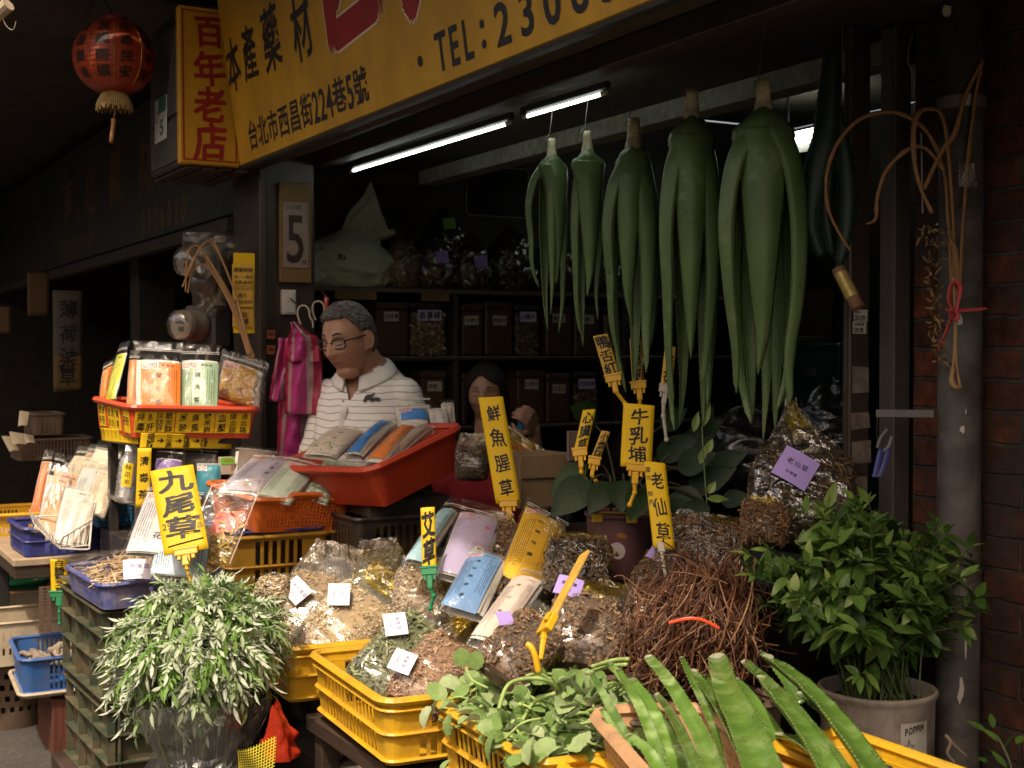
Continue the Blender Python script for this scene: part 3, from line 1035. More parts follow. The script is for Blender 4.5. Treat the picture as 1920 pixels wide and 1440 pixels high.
crate("plastic_basket", "orange perforated basket with a raised grip, filled with pale packets", "basket", PL_ORANGE, CO, oW, oLn, 0.102, None, rc=0.035, draft=0.22,
  rows=tuple((0.12 + 0.1 * k, 0.12 + 0.1 * k + 0.055) for k in range(8)), slat=0.0058, hole=0.0058, margin=0.022, rim=0.008, wave=owave)
tA, tB, tD = P(697, 882, 3.98), P(866, 800, 4.22), P(560, 858, 4.42)
CT, tW, tL = rim_frame(tA, tD, tB)
crate("plastic_tub", "smooth red plastic tub tilted up in front of the man", "tub", PL_RED, CT, tW, tL, 0.13, None, th=0.004, rc=0.05, draft=0.28, holes=False, rows=((0.5, 0.9),), rim=0.010)
b = MB()
ts = CT @ Vector((tW / 2, tL / 2, -0.14))
basket_mesh(b, frame(Vector((ts.x, ts.y, 0.92)) - V * 0.15 - U * 0.18, V, U), 0.36, 0.36, 0.30, rc=0.02, draft=0.03, rows=((0.1, 0.5), (0.55, 0.92)), slat=0.01, hole=0.014, rim=0.006)
b.bbox(frame(Vector((ts.x, ts.y, 0.92)), V, U), (-0.1, -0.15, 0), (0.18, 0.15, 0.055), 0.004)
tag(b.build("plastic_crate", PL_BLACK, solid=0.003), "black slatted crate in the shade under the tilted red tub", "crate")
rN, rR, rL = P(247, 764, 4.38), P(483, 768, 4.62), P(181, 748, 4.72)
CR, rW, rLn = rim_frame(rN, rL, rR)
rb = crate("plastic_basket", "bright red basket pasted with yellow handwritten labels, highest on the left", "basket", PL_REDB, CR, rW, rLn, 0.098, None, rc=0.03, draft=0.14, holes=True,
   rows=((0.05, 0.10), (0.15, 0.16)), slat=0.004, hole=0.004, margin=0.03, rim=0.009)
M_LBL = mat("yellow_card", (0.72, 0.465, 0.012), 0.55, 0.06, 9, spec=0.25, dirt=0.25, dcol=(0.5, 0.3, 0.03), dscale=14)
M_LBLOLD = mat("old_yellow_card", (0.62, 0.38, 0.06), 0.65, 0.1, 12, spec=0.2, dirt=0.4, dcol=(0.3, 0.17, 0.05), dscale=18)
M_INK = mat("black_ink", (0.012, 0.011, 0.01), 0.5, 0.1, 9, spec=0.3)
M_INKRED = mat("red_ink", (0.5, 0.03, 0.03), 0.5, 0.1, 9)
def wall_frame(M, W, L, H, draft, side):
 """frame on the outer wall of a basket: side 'front' (y=0) or 'left' (x=0)"""
 if side == 'front':
  o = M @ Vector((0, 0, 0))
  x = M.to_3x3() @ Vector((1, 0, 0))
  up = M.to_3x3() @ Vector((0, -draft, 1))
 else:
  o = M @ Vector((0, L, 0))
  x = M.to_3x3() @ Vector((0, -1, 0))
  up = M.to_3x3() @ Vector((-draft, 0, 1))
 return frame(o, x, up)
wf = wall_frame(CR, rW, rLn, 0.098, 0.14, 'front')
rng = random.Random(31)
for x0, x1, cols in ((0.03 * rW, 0.335 * rW, ("排毒", "B肝", "脂肪肝", "膽固醇")), (0.345 * rW, 0.652 * rW, ("尿酸", "痛風", "糖尿病")), (0.66 * rW, 0.945 * rW, ("血壓", "降血脂", "通血路"))):
 c = MB()
 fn0 = lambda x, y, off=0.0045: wf @ Vector((x, y, off))
 c.bbox(wf, (x0, -0.082, 0.002), (x1, -0.012, 0.0042), 0.0008)
 lb = c.build("paper_label", M_LBL, rb)
 k = MB()
 n = len(cols)
 for i, s in enumerate(cols):
  cx = lerp(x0 + 0.004, x1 - 0.004, (i + 0.5) / n)
  put_col(k, s, fn0, cx, -0.014, -0.081, 0.026 if len(s) > 2 else 0.029, 0.022 if len(s) > 2 else 0.029, bold=0.012, hand=0.9, rng=rng)
 k.build("lettering", M_INK, lb)
wl = wall_frame(CR, rW, rLn, 0.098, 0.14, 'left')
for x0, x1, s in ((0.05, 0.13, "清肝"), (0.17, 0.25, "退火"), (0.26, 0.32, "補氣"), (0.36, 0.43, "肝")):
 x0, x1 = x0 * rLn / 0.46, x1 * rLn / 0.46
 c = MB()
 c.bbox(wl, (x0, -0.088, 0.002), (x1, -0.012, 0.0042), 0.0008)
 lb = c.build("paper_label", M_LBL, rb)
 k = MB()
 for i in range(2 if x1 - x0 > 0.06 else 1):
  put_col(k, s, lambda x, y: wl @ Vector((x, y, 0.0047)), lerp(x0, x1, (i + .5) / (2 if x1 - x0 > 0.06 else 1)), -0.016, -0.082, 0.03, bold=0.012, hand=0.9, rng=rng)
 k.build("lettering", M_INK, lb)
rk = thing("display_rack", "black plastic rack standing below the bright red basket", "rack", CR @ Vector((rW / 2, rLn / 2, -0.6)))
o = CR @ Vector((0.03, 0.03, -0.1))
RK = frame(Vector((o.x, o.y, 0)), CR.to_3x3() @ Vector((1, 0, 0)) * Vector((1, 1, 0)) if False else Vector((CR[0][0], CR[1][0], 0)), U)
for z_ in (0.70, 0.94, o.z - 0.012):
 b = MB()
 b.bbox(RK, (0, 0, z_ - 0.02), (rW - 0.07, rLn - 0.08, z_), 0.003)
 b.build("shelf", PL_BLACK, rk)
for x_ in (0, rW - 0.1):
 for y_ in (0.0, rLn - 0.12):
  b = MB()
  b.bbox(RK, (x_, y_, 0), (x_ + 0.03, y_ + 0.03, o.z - 0.03), 0.003)
  b.build("leg", PL_BLACK, rk)
# ------------------------------------------------------------------ dark green ribbed crates
def green_crate(label, N_, z1, h, W, L, dx, dy, seed):
 M = frame(Vector((N_.x, N_.y, z1)), dx, dy)
 t = thing("stacking_crate", label, "crate", M @ Vector((W / 2, L / 2, -h)), "dark green stacking crates")
 rng = random.Random(seed)
 b = MB()
 w = 0.004
 inn = 0.032
 sag = lambda x, y: 0
 b.box(M, (inn, inn, -h), (W - inn, inn + w, -0.004))
 b.box(M, (inn, L - inn - w, -h), (W - inn, L - inn, -0.004))
 b.box(M, (inn, inn + w + .0005, -h), (inn + w, L - inn - w - .0005, -0.004))
 b.box(M, (W - inn - w, inn + w + .0005, -h), (W - inn, L - inn - w - .0005, -0.004))
 b.box(M, (inn + w, inn + w, -h + 0.002), (W - inn - w, L - inn - w, -h + 0.008))
 for i, z in enumerate((-0.002, -0.030, -0.105, -0.19, -h + 0.004)):
  e = 0.0 if i in (0, 1, 4) else 0.004
  hh = 0.0045
  b.box(M, (e, e, z - hh), (W - e, inn - 0.001, z))
  b.box(M, (e, L - inn + 0.001, z - hh), (W - e, L - e, z))
  b.box(M, (e, inn - 0.0005, z - hh), (inn - 0.001, L - inn + 0.0005, z))
  b.box(M, (W - inn + 0.001, inn - 0.0005, z - hh), (W - e, L - inn + 0.0005, z))
 zs = [(-0.0067, -0.0298), (-0.0347, -0.1048), (-0.1097, -0.1898), (-0.1947, -h + 0.0042)]
 n = 4
 for k in range(n):
  y = lerp(0.012, L - 0.018, k / (n - 1))
  for za, zb in zs[1:]:
   b.box(M, (0.008, y, zb), (inn - 0.001, y + 0.006, za))
   b.box(M, (W - inn + 0.001, y, zb), (W - 0.008, y + 0.006, za))
 for k in range(4):
  x = lerp(0.04, W - 0.046, k / 3)
  for za, zb in zs[1:]:
   b.box(M, (x, 0.008, zb), (x + 0.006, inn - 0.001, za))
   b.box(M, (x, L - inn + 0.001, zb), (x + 0.006, L - 0.008, za))
 for p in range(len(b.v)):                               # old crates bow and warp
  q = M.inverted() @ b.v[p]
  ty = q.y / L
  q.z -= 0.018 * math.sin(math.pi * min(1, max(0, ty))) * (1 if q.x < W / 2 else 0.4) * (1 + q.z / h)
  q.x += 0.006 * math.sin(3 * ty + seed)
  b.v[p] = M @ q
 b.build("crate_body", PL_GREEN, t)
 return t
gN = P(185, 1130, 4.0)
gLd = Pz(113, 1078, gN.z) - gN
gD = gLd.normalized()
gX = Vector((gD.y, -gD.x, 0))
gX = (gX + Vector((0.1, -0.12, 0))).normalized()
gX = (gX - gD * gX.dot(gD)).normalized()
green_crate("topmost dark green ribbed crate, dusty, under the indigo basket", gN, gN.z, 0.294, 0.44, gLd.length, gX, gD, 1)
green_crate("middle dark green ribbed crate of the stack beside the leafy bunch", gN + gX * 0.012, gN.z - 0.297, 0.294, 0.44, gLd.length, gX, gD, 2)
b = MB()
b.bbox(frame(Vector((gN.x, gN.y, 0)) - gD * 0.02 - gX * 0.03, gX, gD), (0, 0, 0), (0.5, gLd.length + 0.04, gN.z - 0.594), 0.006)
tag(b.build("pallet_board", M_DARKWOOD), "low dusty board under the stacked green crates", "board")
iN, iR, iL = P(190, 1100, 3.97), P(424, 1072, 4.163), P(124, 1061, 4.36)
CI, iW, iLn = rim_frame(iN, iL, iR)
crate("plastic_basket", "scuffed indigo blue basket with pale rubbed rim holding dried sticks", "basket", PL_INDIGO, CI, iW, iLn, 0.072, None, rc=0.04, draft=0.10,
  rows=((0.28, 0.5), (0.55, 0.78)), slat=0.018, hole=0.012, margin=0.10, rim=0.006)
# ------------------------------------------------------------------ left end of the stall
tbN = P(40, 1046, 4.86)
tb = thing("side_table", "low wooden table with pale top at the far left carrying navy and yellow crates", "table", UV(5.4, 0.9, 0))
TB = frame(Vector((tbN.x, tbN.y, 0)), V, U)
b = MB()
b.bbox(TB, (-0.03, -0.02, tbN.z - 0.03), (0.48, 1.2, tbN.z - 0.002), 0.004)
b.build("table_top", mat("pale_wood", (0.42, 0.31, 0.2), 0.6, 0.2, 6, bump=0.1, dirt=0.5, stretch=(1, 8, 1)), tb)
b = MB()
b.bbox(TB, (-0.025, -0.015, tbN.z - 0.075), (0.475, 1.19, tbN.z - 0.0305), 0.003)
b.build("table_apron", M_DARKWOOD, tb)
for x_, y_ in ((0.0, 0.55), (0.42, 0.12), (0, 1.1), (0.42, 1.1)):
 b = MB()
 b.bbox(TB, (x_, y_, 0), (x_ + 0.04, y_ + 0.04, tbN.z - 0.0755), 0.003)
 b.build("leg", M_BLACK, tb)
nN, nR, nL = P(47, 993, 4.86), P(192, 986, 5.0), P(21, 974, 5.12)
CN, nW, nLn = rim_frame(nN, nL, nR)
crate("plastic_crate", "navy blue crate on the side table behind the wire basket", "crate", PL_NAVY, CN, nW, nLn, 0.098, None, rc=0.02, draft=0.04, rows=((0.08, 0.5), (0.56, 0.8)), slat=0.008, hole=0.016, margin=0.05, rim=0.007, ribs=(0.53,))
yN = P(19, 966, 5.45)
CY = frame(yN - V * 0.12, V, U)
crate("plastic_crate", "small yellow crate with green stalks at the photo's left edge", "crate", PL_YEL, CY, 0.27, 0.35, 0.09, None, rc=0.02, draft=0.05, rows=((0.2, 0.45), (0.5, 0.8)), slat=0.006, hole=0.008, margin=0.05, rim=0.008)
teN = P(178, 936, 4.75)
CE = frame(teN, V, U)
crate("plastic_basket", "blue perforated basket under the plastic bottle", "basket", PL_TEAL, CE, 0.24, 0.2, 0.1, None, rc=0.02, draft=0.12, rows=tuple((0.15 + 0.14 * k, 0.15 + 0.14 * k + 0.08) for k in range(5)), slat=0.006, hole=0.007, margin=0.02, rim=0.005)
b = MB()
q = CE @ Vector((0.02, 0.02, -0.1))
ub(b, 4.55, 4.9, 1.02, 1.26, 0.55, q.z - 0.003)
tag(b.build("plastic_crate", PL_BLACK), "black crate under the blue perforated basket", "crate")
lN, lR, lL = P(40, 1240, 4.72), P(143, 1229, 4.80), P(-4, 1200, 5.02)
CL, lW, lLn = rim_frame(lN, lL, lR)
crate("plastic_basket", "bright blue basket of knobbly roots low at the left edge", "basket", PL_BLUE, CL, 0.30, lLn, 0.13, None, rc=0.035, draft=0.1, rows=((0.1, 0.5), (0.55, 0.92)), slat=0.006, hole=0.010, margin=0.06, rim=0.006, ribs=(0.08,))
b = MB()
basket_mesh(b, CL @ Matrix.Translation((-0.004, -0.004, -0.122)), 0.31, lLn + 0.008, 0.012, rc=0.03, holes=False, rows=((0.0, 1.0),), rim=0.006)
tag(b.build("plastic_tray", PL_BEIGE, solid=0.002), "pale dusty tray under the bright blue basket", "tray")
for k, (px, py, d, lab) in enumerate(((2, 1140, 5.14, "pale beige crate standing behind the blue root basket, upper one"), (-20, 1172, 5.0, "pale beige crate standing behind the blue root basket, lower one"))):
 n_ = P(px, py, d)
 crate("plastic_crate", lab, "crate", PL_BEIGE, frame(n_ - V * 0.18, V, U), 0.46, 0.3, 0.16, "beige crates at the left", rc=0.012, draft=0.03, rows=((0.25, 0.5), (0.55, 0.8)), slat=0.008, hole=0.009, margin=0.19, rim=0.004)
b = MB()
ub(b, 4.95, 5.25, 0.86, 1.06, 0.0, CL.translation.z - 0.15)
tag(b.build("wooden_crate", mat("red_brown_wood", (0.12, 0.04, 0.025), 0.6, 0.3, 8, stretch=(9, 9, 1))), "dark reddish slatted box in the shade under the blue root basket", "box")
lb_c = P(20, 1300, 5.25)
lb = thing("laundry_basket", "brown round perforated laundry basket on the ground at the left edge", "basket", (lb_c.x, lb_c.y, 0))
b = MB()
n, rows = 56, 14
vs = []
for i in range(rows + 1):
 t_ = i / rows
 rr = 0.13 + 0.05 * t_
 for j in range(n):
  a = 2 * math.pi * j / n
  vs.append((lb_c.x + rr * math.cos(a), lb_c.y + rr * math.sin(a), 0.31 * t_))
fs = [(i * n + j, i * n + (j + 1) % n, (i + 1) * n + (j + 1) % n, (i + 1) * n + j) for i in range(rows) for j in range(n) if not (j % 2 == (i // 2) % 2 and i % 2 == 1 and 1 < i < rows - 1)]
fs.append(tuple(range(n))[::-1])
b.add(vs, fs)
b.lathe([(0.18, .30), (0.19, .305), (0.19, .318), (0.178, .318)], 40, M=Matrix.Translation((lb_c.x, lb_c.y, 0)), caps=False)
b.build("basket_body", PL_BROWN, lb, solid=0.003)
b = MB()
for nm, lab, px, py, d, w, mt in (("plastic_basin", "small mint green basin under the side table", 62, 1128, 5.65, 0.17, PL_MINT), ("plastic_basin", "red rimmed basin under the side table", 40, 1112, 5.75, 0.2, PL_REDB),
         ("plastic_basin", "green basin with a peach rim under the side table", 22, 1096, 5.9, 0.2, PL_GRN), ("plastic_basin", "yellow basin at the photo's left edge under the side table", -5, 1098, 6.0, 0.22, PL_YEL)):
 c = P(px, py, d)
 crate(nm, lab, "basin", mt, frame(c - V * 0.05, V, U), w, w, 0.1, "basins under the side table", rc=0.04, draft=0.3, holes=False, rows=((0.5, 0.9),), rim=0.008)
b = MB()
ub(b, 5.62, 6.6, 0.55, 0.60, 0.36, 0.39)
ub(b, 5.62, 6.6, 0.601, 1.3, 0.36, 0.388)
for u_ in (5.65, 6.5):
 for v_ in (0.65, 1.2):
  ub(b, u_, u_ + .04, v_, v_ + .04, 0, 0.359)
tag(b.build("low_shelf", M_DARKWOOD), "dark low shelf carrying the coloured basins", "shelf")
kr = thing("dried_roots", "heap of knobbly grey brown dried roots in the bright blue basket", "roots", CL @ Vector((0.15, lLn / 2, -0.08)))
rng = random.Random(12)
b = MB()
for k in range(46):
 p = CL @ Vector((0.3 * rng.uniform(.12, .9), lLn * rng.uniform(.12, .9), -0.065 + 0.05 * rng.random()))
 d = Vector((rng.uniform(-1, 1), rng.uniform(-1, 1), rng.uniform(-.3, .3))).normalized()
 l = rng.uniform(0.02, 0.05)
 r_ = rng.uniform(0.008, 0.016)
 pts = [p + d * l * (j / 4 - .5) * 2 + Vector((rng.uniform(-1, 1), rng.uniform(-1, 1), rng.uniform(-1, 1))) * 0.006 for j in range(5)]
 b.tube(catmull(pts, 2), [r_ * (0.5 + 0.6 * math.sin(math.pi * (0.12 + 0.76 * j / 8)) + rng.uniform(-.15, .15)) for j in range(9)], 8, r=rng.random())
b.build("root_pieces", mat("knobbly_root", None, 0.85, 0.3, 30, rndcols=[(0.12, 0.09, 0.06), (0.26, 0.2, 0.145), (0.36, 0.29, 0.21)], bump=0.6), kr, smooth=True)
# ------------------------------------------------------------------ neighbouring shop at the left, deep in shade
nb = thing("neighbour_shop", "dark neighbouring shop front in deep shade at the far left", "shop", UV(7.5, 2.5, 0))
b = MB()
ub(b, 5.67, 12, 3.6, 3.7, 0, 2.7)
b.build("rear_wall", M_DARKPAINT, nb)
b = MB()
ub(b, 11.9, 12, -2.5, 3.595, 0, 3.3)
b.build("side_wall", M_DARKPAINT, nb)
b = MB()
ub(b, 5.165, 11.9, 1.62, 1.70, 1.96, 2.66)
ub(b, 5.165, 11.9, 1.56, 1.615, 1.90, 1.955)
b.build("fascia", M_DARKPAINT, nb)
b = MB()
for v_ in (1.75,):
 ub(b, 7.4, 7.6, v_, v_ + .2, 0, 1.95)
b.build("front_post", M_DARKPAINT, nb)
ns = thing("dim_sign", "unlit dark sign with faded ochre characters and a telephone number, far left", "sign", UV(6, 1.6, 2.0))
NSM = frame(UV(5.2, 1.615, 1.965), U * -1, Z)
NSM = frame(UV(9.6, 1.612, 1.975), -U, Z)
b = MB()
b.bbox(NSM, (0, 0, 0), (4.4, 0.62, 0.012), 0.003)
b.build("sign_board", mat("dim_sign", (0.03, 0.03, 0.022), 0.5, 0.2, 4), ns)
b = MB()
nfn = lambda x, y: NSM @ Vector((x, y, 0.0135))
put_row(b, "南北藥材", nfn, 0.9, 0.37, 0.3, gap=0.35, bold=0.03)
put_row(b, "2306830", nfn, 2.9, 0.09, 0.16, gap=0.03, bold=0.02)
put_row(b, "西昌街224巷", nfn, 0.8, 0.09, 0.14, gap=0.03, bold=0.01)
b.build("lettering", mat("faded_ochre", (0.12, 0.06, 0.015), 0.6, 0.2, 5), ns)
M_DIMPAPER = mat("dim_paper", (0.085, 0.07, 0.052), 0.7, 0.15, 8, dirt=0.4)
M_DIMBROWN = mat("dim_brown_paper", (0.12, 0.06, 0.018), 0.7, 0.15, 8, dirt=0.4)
def hung_sheet(name, label, cat, px0, px1, py0, py1, d, material, text=None, ink=None, parent=None, bend=0.0):
 """a paper or cloth hung facing us, from pixel bounds at a depth"""
 o = P((px0 + px1) / 2, py1, d)
 M = frame(o, V, Z)
 w = (px1 - px0) / F * d / 0.92
 h = (py1 - py0) / F * d
 t = thing(name, label, cat, o)
 def fn(x, y, off=0.0):
  return M @ Vector((x, y, off - bend * (2 * x / w) ** 2))
 b = MB()
 b.grid(lambda u, v: fn((u - .5) * w, v * h, 0), 6, 8)
 b.build("sheet", material, t, smooth=True, solid=0.002)
 if text:
  b = MB()
  put_col(b, text, lambda x, y: fn(x, y, 0.0022), 0.0, h * 0.93, h * 0.22, w * 0.62, w * 0.66, bold=0.02, hand=0.8, rng=random.Random(len(text)))
  b.build("lettering", ink or M_INK, t)
 return t
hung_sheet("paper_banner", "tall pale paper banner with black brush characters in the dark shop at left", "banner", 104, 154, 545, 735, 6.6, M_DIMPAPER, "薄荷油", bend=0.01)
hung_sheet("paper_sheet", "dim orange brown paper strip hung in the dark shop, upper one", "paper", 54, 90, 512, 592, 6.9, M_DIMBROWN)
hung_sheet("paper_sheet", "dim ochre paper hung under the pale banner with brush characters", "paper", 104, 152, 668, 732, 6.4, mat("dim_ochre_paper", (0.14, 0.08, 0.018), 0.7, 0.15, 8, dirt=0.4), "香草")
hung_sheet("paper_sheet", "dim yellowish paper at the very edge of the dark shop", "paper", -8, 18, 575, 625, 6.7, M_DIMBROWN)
M_METER = mat("meter_grey", (0.10, 0.088, 0.074), 0.4, 0.15, 10, spec=0.5, dirt=0.6)
M_GLASS = film_mat("meter_glass", (0.85, 0.83, 0.78), 0.05, 0.6, (0.5, 0.47, 0.42), 0.05, 0.05, 5)
def meter(label, px, py, d, r, body_w):
 c = P(px, py, d)
 ax = (-U * 0.55 - V * 0.85).normalized()
 M = frame(c, V * 0.55 - U * 0.85, Z)
 M = basis(c, ax.cross(Z).normalized() * -1, Z, ax)
 t = thing("electricity_meter", label, "meter", c, "round meters on the wall by the post")
 b = MB()
 b.bbox(M, (-r * 1.15, -r * 1.3, -0.13), (r * 1.15, r * 1.2, -0.03), 0.01)
 b.build("meter_box", mat("meter_box", (0.05, 0.05, 0.055), 0.5, 0.2, 6, dirt=0.5), t)
 b = MB()
 b.lathe([(r * 0.96, -0.03), (r, -0.02), (r, 0.0), (r * 0.93, 0.004), (r * 0.93, 0.045), (r * 0.86, 0.06)], 30, M=M)
 b.build("meter_drum", M_METER, t, smooth=True)
 b = MB()
 b.lathe([(r * 0.8, 0.0605), (r * 0.8, 0.0625)], 28, M=M)
 b.build("dial_plate", mat("dial_white", (0.2, 0.175, 0.145), 0.5, 0.1, 9, dirt=0.5), t)
 b = MB()
 b.box(M, (-r * 0.45, r * 0.12, 0.063), (r * 0.45, r * 0.4, 0.0645))
 b.box(M, (-r * 0.2, -r * 0.35, 0.063), (r * 0.2, -r * 0.1, 0.0645))
 b.build("counter_window", M_BLACK, t)
 b = MB()
 b.lathe([(r * 0.88, 0.058), (r * 0.87, 0.08), (r * 0.5, 0.092), (0.001, 0.096)], 28, M=M, caps=False)
 b.build("glass_cover", M_GLASS, t, smooth=True)
 b = MB()
 b.tube(catmull([M @ Vector((-r * .5, -r * 1.3, -0.07)), M @ Vector((-r * .55, -r * 2.0, -0.06)), M @ Vector((-r * .3, -r * 3.2, -0.07))]), 0.007, 6)
 b.tube(catmull([M @ Vector((r * .3, -r * 1.3, -0.07)), M @ Vector((r * .35, -r * 2.1, -0.05)), M @ Vector((r * .6, -r * 3.2, -0.07))]), 0.006, 6)
 b.build("cable", mat("cable_grey", (0.22, 0.2, 0.17), 0.5, 0.1, 9, dirt=0.4), t)
meter("lower round glass covered electricity meter on a dark box beside the hours card", 362, 610, 4.95, 0.062, 1)
meter("upper round electricity meter wrapped in dusty plastic above the other one", 372, 492, 5.0, 0.062, 1)
b = MB()
c = P(392, 500, 4.97)
rng = random.Random(8)
b.grid(lambda u, v: c + (V * math.cos(u * 6.283) * 0.09 - U * math.sin(u * 6.283) * 0.07) * (1 + 0.3 * noise.noise(Vector((u * 5, v * 4, 0)))) * (1.1 - 0.5 * v) + Z * (0.12 - v * 0.3), 26, 16)
M_DUSTFILM = film_mat("dusty_film", (0.7, 0.62, 0.52), 0.12, 0.4, (0.2, 0.165, 0.125), 0.25, 0.6, 18)
tag(b.build("plastic_wrap", M_DUSTFILM, smooth=True), "dusty clear plastic wrapped around the upper meter", "plastic wrap")
M_STRAW = mat("dry_straw", (0.26, 0.14, 0.055), 0.65, 0.35, 30, bump=0.2, stretch=(30, 30, 2))
b = MB()
rng = random.Random(17)
base = P(470, 668, 4.62)
for k in range(9):
 top = P(390 + rng.uniform(-10, 14), 470 + rng.uniform(-18, 30), 4.7)
 j = Vector((rng.uniform(-.02, .02), 0, rng.uniform(-.02, .02)))
 mid = (base + top) / 2 + V * rng.uniform(0.0, 0.02) + Z * 0.01
 tail = [top + V * -0.05 + Z * rng.uniform(-.02, .03), top + V * rng.uniform(-.12, -.05) - Z * rng.uniform(0.02, 0.15)] if k < 4 else []
 b.tube(catmull([base + j * 0.6, mid + j * 0.3, top] + tail, 5), 0.0035, 5)
tag(b.build("dried_stalks", M_STRAW), "bundle of long dry brown stalks leaning in front of the meters", "stalks")
oh = thing("hours_card", "layered yellow card of handwritten opening hours hung on the front post", "sign", P(456, 620, 4.78))
HO = P(455, 617, 4.78)
HM = frame(HO, V * 0.98 - U * 0.08, Z)
hw, hh = 0.036, 0.242
b = MB()
b.grid(lambda u, v: HM @ Vector(((u - .5) * 2 * hw * 1.05 + 0.006, -0.014 + v * (hh + 0.04), -0.004 - 0.004 * math.sin(v * 5))), 3, 8)
b.build("back_card", M_LBL, oh, solid=0.0012, label="deeper yellow card behind")
b = MB()
b.grid(lambda u, v: HM @ Vector(((u - .5) * 2 * hw, 0.008 + v * (hh - 0.02), 0.002 + 0.005 * (u - .5) + 0.003 * math.sin(v * 4))), 3, 8)
fc = b.build("front_card", M_LBLOLD, oh, solid=0.0012)
b = MB()
hfn = lambda x, y: HM @ Vector((x, y, 0.0055 + 0.003 * math.sin(max(0, min(1, (y - .008) / (hh - .02))) * 4) + 0.005 * x / (2 * hw)))
rng = random.Random(2)
put_row(b, "營業時間", hfn, -0.031, 0.208, 0.0165, hand=0.7, bold=0.01, rng=rng)
put_row(b, "周一—周五", hfn, -0.030, 0.184, 0.0125, hand=0.5, bold=0.01, rng=rng)
put_row(b, "8:00-16:00", hfn, -0.029, 0.165, 0.0165, sx=0.0125, hand=0.6, bold=0.03, rng=rng)
put_row(b, "周六", hfn, -0.018, 0.118, 0.0165, hand=0.7, bold=0.01, rng=rng)
put_row(b, "8:00-15:00", hfn, -0.029, 0.096, 0.0165, sx=0.0125, hand=0.6, bold=0.03, rng=rng)
put_row(b, "周日", hfn, -0.022, 0.050, 0.019, hand=0.7, bold=0.015, rng=rng)
put_row(b, "休息", hfn, -0.022, 0.026, 0.022, hand=0.8, bold=0.02, rng=rng)
for y0 in (0.140, 0.146, 0.152):
 b.tube([hfn(-0.034 + 0.002 * k, y0 + (0.002 if k % 2 else -0.002)) for k in range(35)], 0.0005, 4)
for y0 in (0.074, 0.077):
 b.tube([hfn(-0.034 + 0.002 * k, y0 + (0.002 if k % 2 else -0.002)) for k in range(35)], 0.0008, 4)
b.build("lettering", M_INK, fc)
nb5 = thing("number_board", "tall pale board with a big dark 5 on the front post", "sign", P(553, 530, 5.02))
N5 = frame(P(553, 530, 5.03), V, Z)
b = MB()
b.bbox(N5, (-0.058, 0, -0.012), (0.066, 0.37, 0.0), 0.003)
b.build("backing_board", mat("ochre_board", (0.19, 0.11, 0.03), 0.6, 0.2, 7, dirt=0.4), nb5)
b = MB()
b.bbox(N5, (-0.046, 0.055, 0.0005), (0.052, 0.298, 0.004), 0.001)
p5 = b.build("number_plate", mat("pale_plate", (0.26, 0.2, 0.16), 0.6, 0.1, 9, dirt=0.4), nb5)
b = MB()
put_char(b, "5", lambda x, y: N5 @ Vector((x, y, 0.0045)), 0.0, 0.165, 0.16, 0.25, bold=0.012)
put_row(b, "224巷", lambda x, y: N5 @ Vector((x, y, 0.0045)), -0.035, 0.278, 0.022)
put_char(b, "號", lambda x, y: N5 @ Vector((x, y, 0.0045)), 0.036, 0.075, 0.022)
b.build("lettering", mat("dark_maroon", (0.03, 0.012, 0.01), 0.5, 0.1, 9), p5)
sw = thing("wall_switch", "pale double wall switch mounted under the number board", "switch", P(541, 590, 5.02))
S5 = frame(P(541, 590, 5.03), V, Z)
b = MB()
b.bbox(S5, (-0.026, 0, -0.02), (0.026, 0.092, 0.012), 0.003)
b.build("switch_box", M_WHITEPL, sw)
for y0 in (0.008, 0.047):
 b = MB()
 b.bbox(S5, (-0.014, y0, 0.0125), (0.018, y0 + 0.036, 0.016), 0.0015)
 b.build("switch_key", M_WHITEPL, sw)
b = MB()
for py in (627, 656):
 c = P(508, py, 4.94)
 b.bbox(frame(c, V, Z), (-0.015, -0.016, 0), (0.015, 0.016, 0.0015), 0.0004)
 b.bbox(frame(c, V, Z), (-0.010, -0.003, 0.0016), (0.011, 0.002, 0.002), 0.0002, m=1)
 b.bbox(frame(c, V, Z), (-0.011, 0.006, 0.0016), (0.008, 0.009, 0.002), 0.0002, m=1)
tag(b.build("paper_sticker", [mat("orange_sticker", (0.36, 0.10, 0.03), 0.6, 0.2, 20), M_INK]), "pair of small faded orange stickers on the steel post", "sticker")
# ------------------------------------------------------------------ shelf unit at the end of the shop
SU = 5.20      # front of the shelves (u)
M_SHELF = mat("shelf_wood", (0.04, 0.028, 0.02), 0.5, 0.3, 6, spec=0.35, stretch=(9, 1, 1))
M_SHELFEDGE = mat("shelf_edge", (0.11, 0.085, 0.065), 0.45, 0.25, 10)
sh = thing("shelf_unit", "tall dark wooden shelf unit filled with tins and jars behind the man", "shelf", UV(SU + .17, 2.9, 0))
VS = (1.83, 2.58, 3.44, 4.3)
for z_ in (0.45, 0.80, 1.115, 1.415, 1.70):
 b = MB()
 ub(b, SU + .003, SU + .335, VS[0], VS[-1], z_ - 0.022, z_)
 s = b.build("shelf_board", M_SHELF, sh)
 b = MB()
 ub(b, SU - .002, SU + .002, VS[0], VS[-1], z_ - 0.010 if z_ != 1.7 else z_ - 0.02, z_ - 0.003, bev=0.001)
 b.build("shelf_edge", M_SHELFEDGE, s)
for v_ in VS:
 b = MB()
 ub(b, SU + .006, SU + .34, v_ - 0.012, v_ + 0.012, 0.03, 1.677)
 b.build("upright", M_SHELF, sh)
b = MB()
ub(b, SU + .337, SU + .343, VS[0], VS[-1], 0.05, 1.675)
b.build("back_panel", M_SHELF, sh)
M_TIN = mat("brown_tin", (0.075, 0.04, 0.02), 0.35, 0.35, 7, spec=0.5, dirt=0.5, dcol=(0.04, 0.03, 0.02))
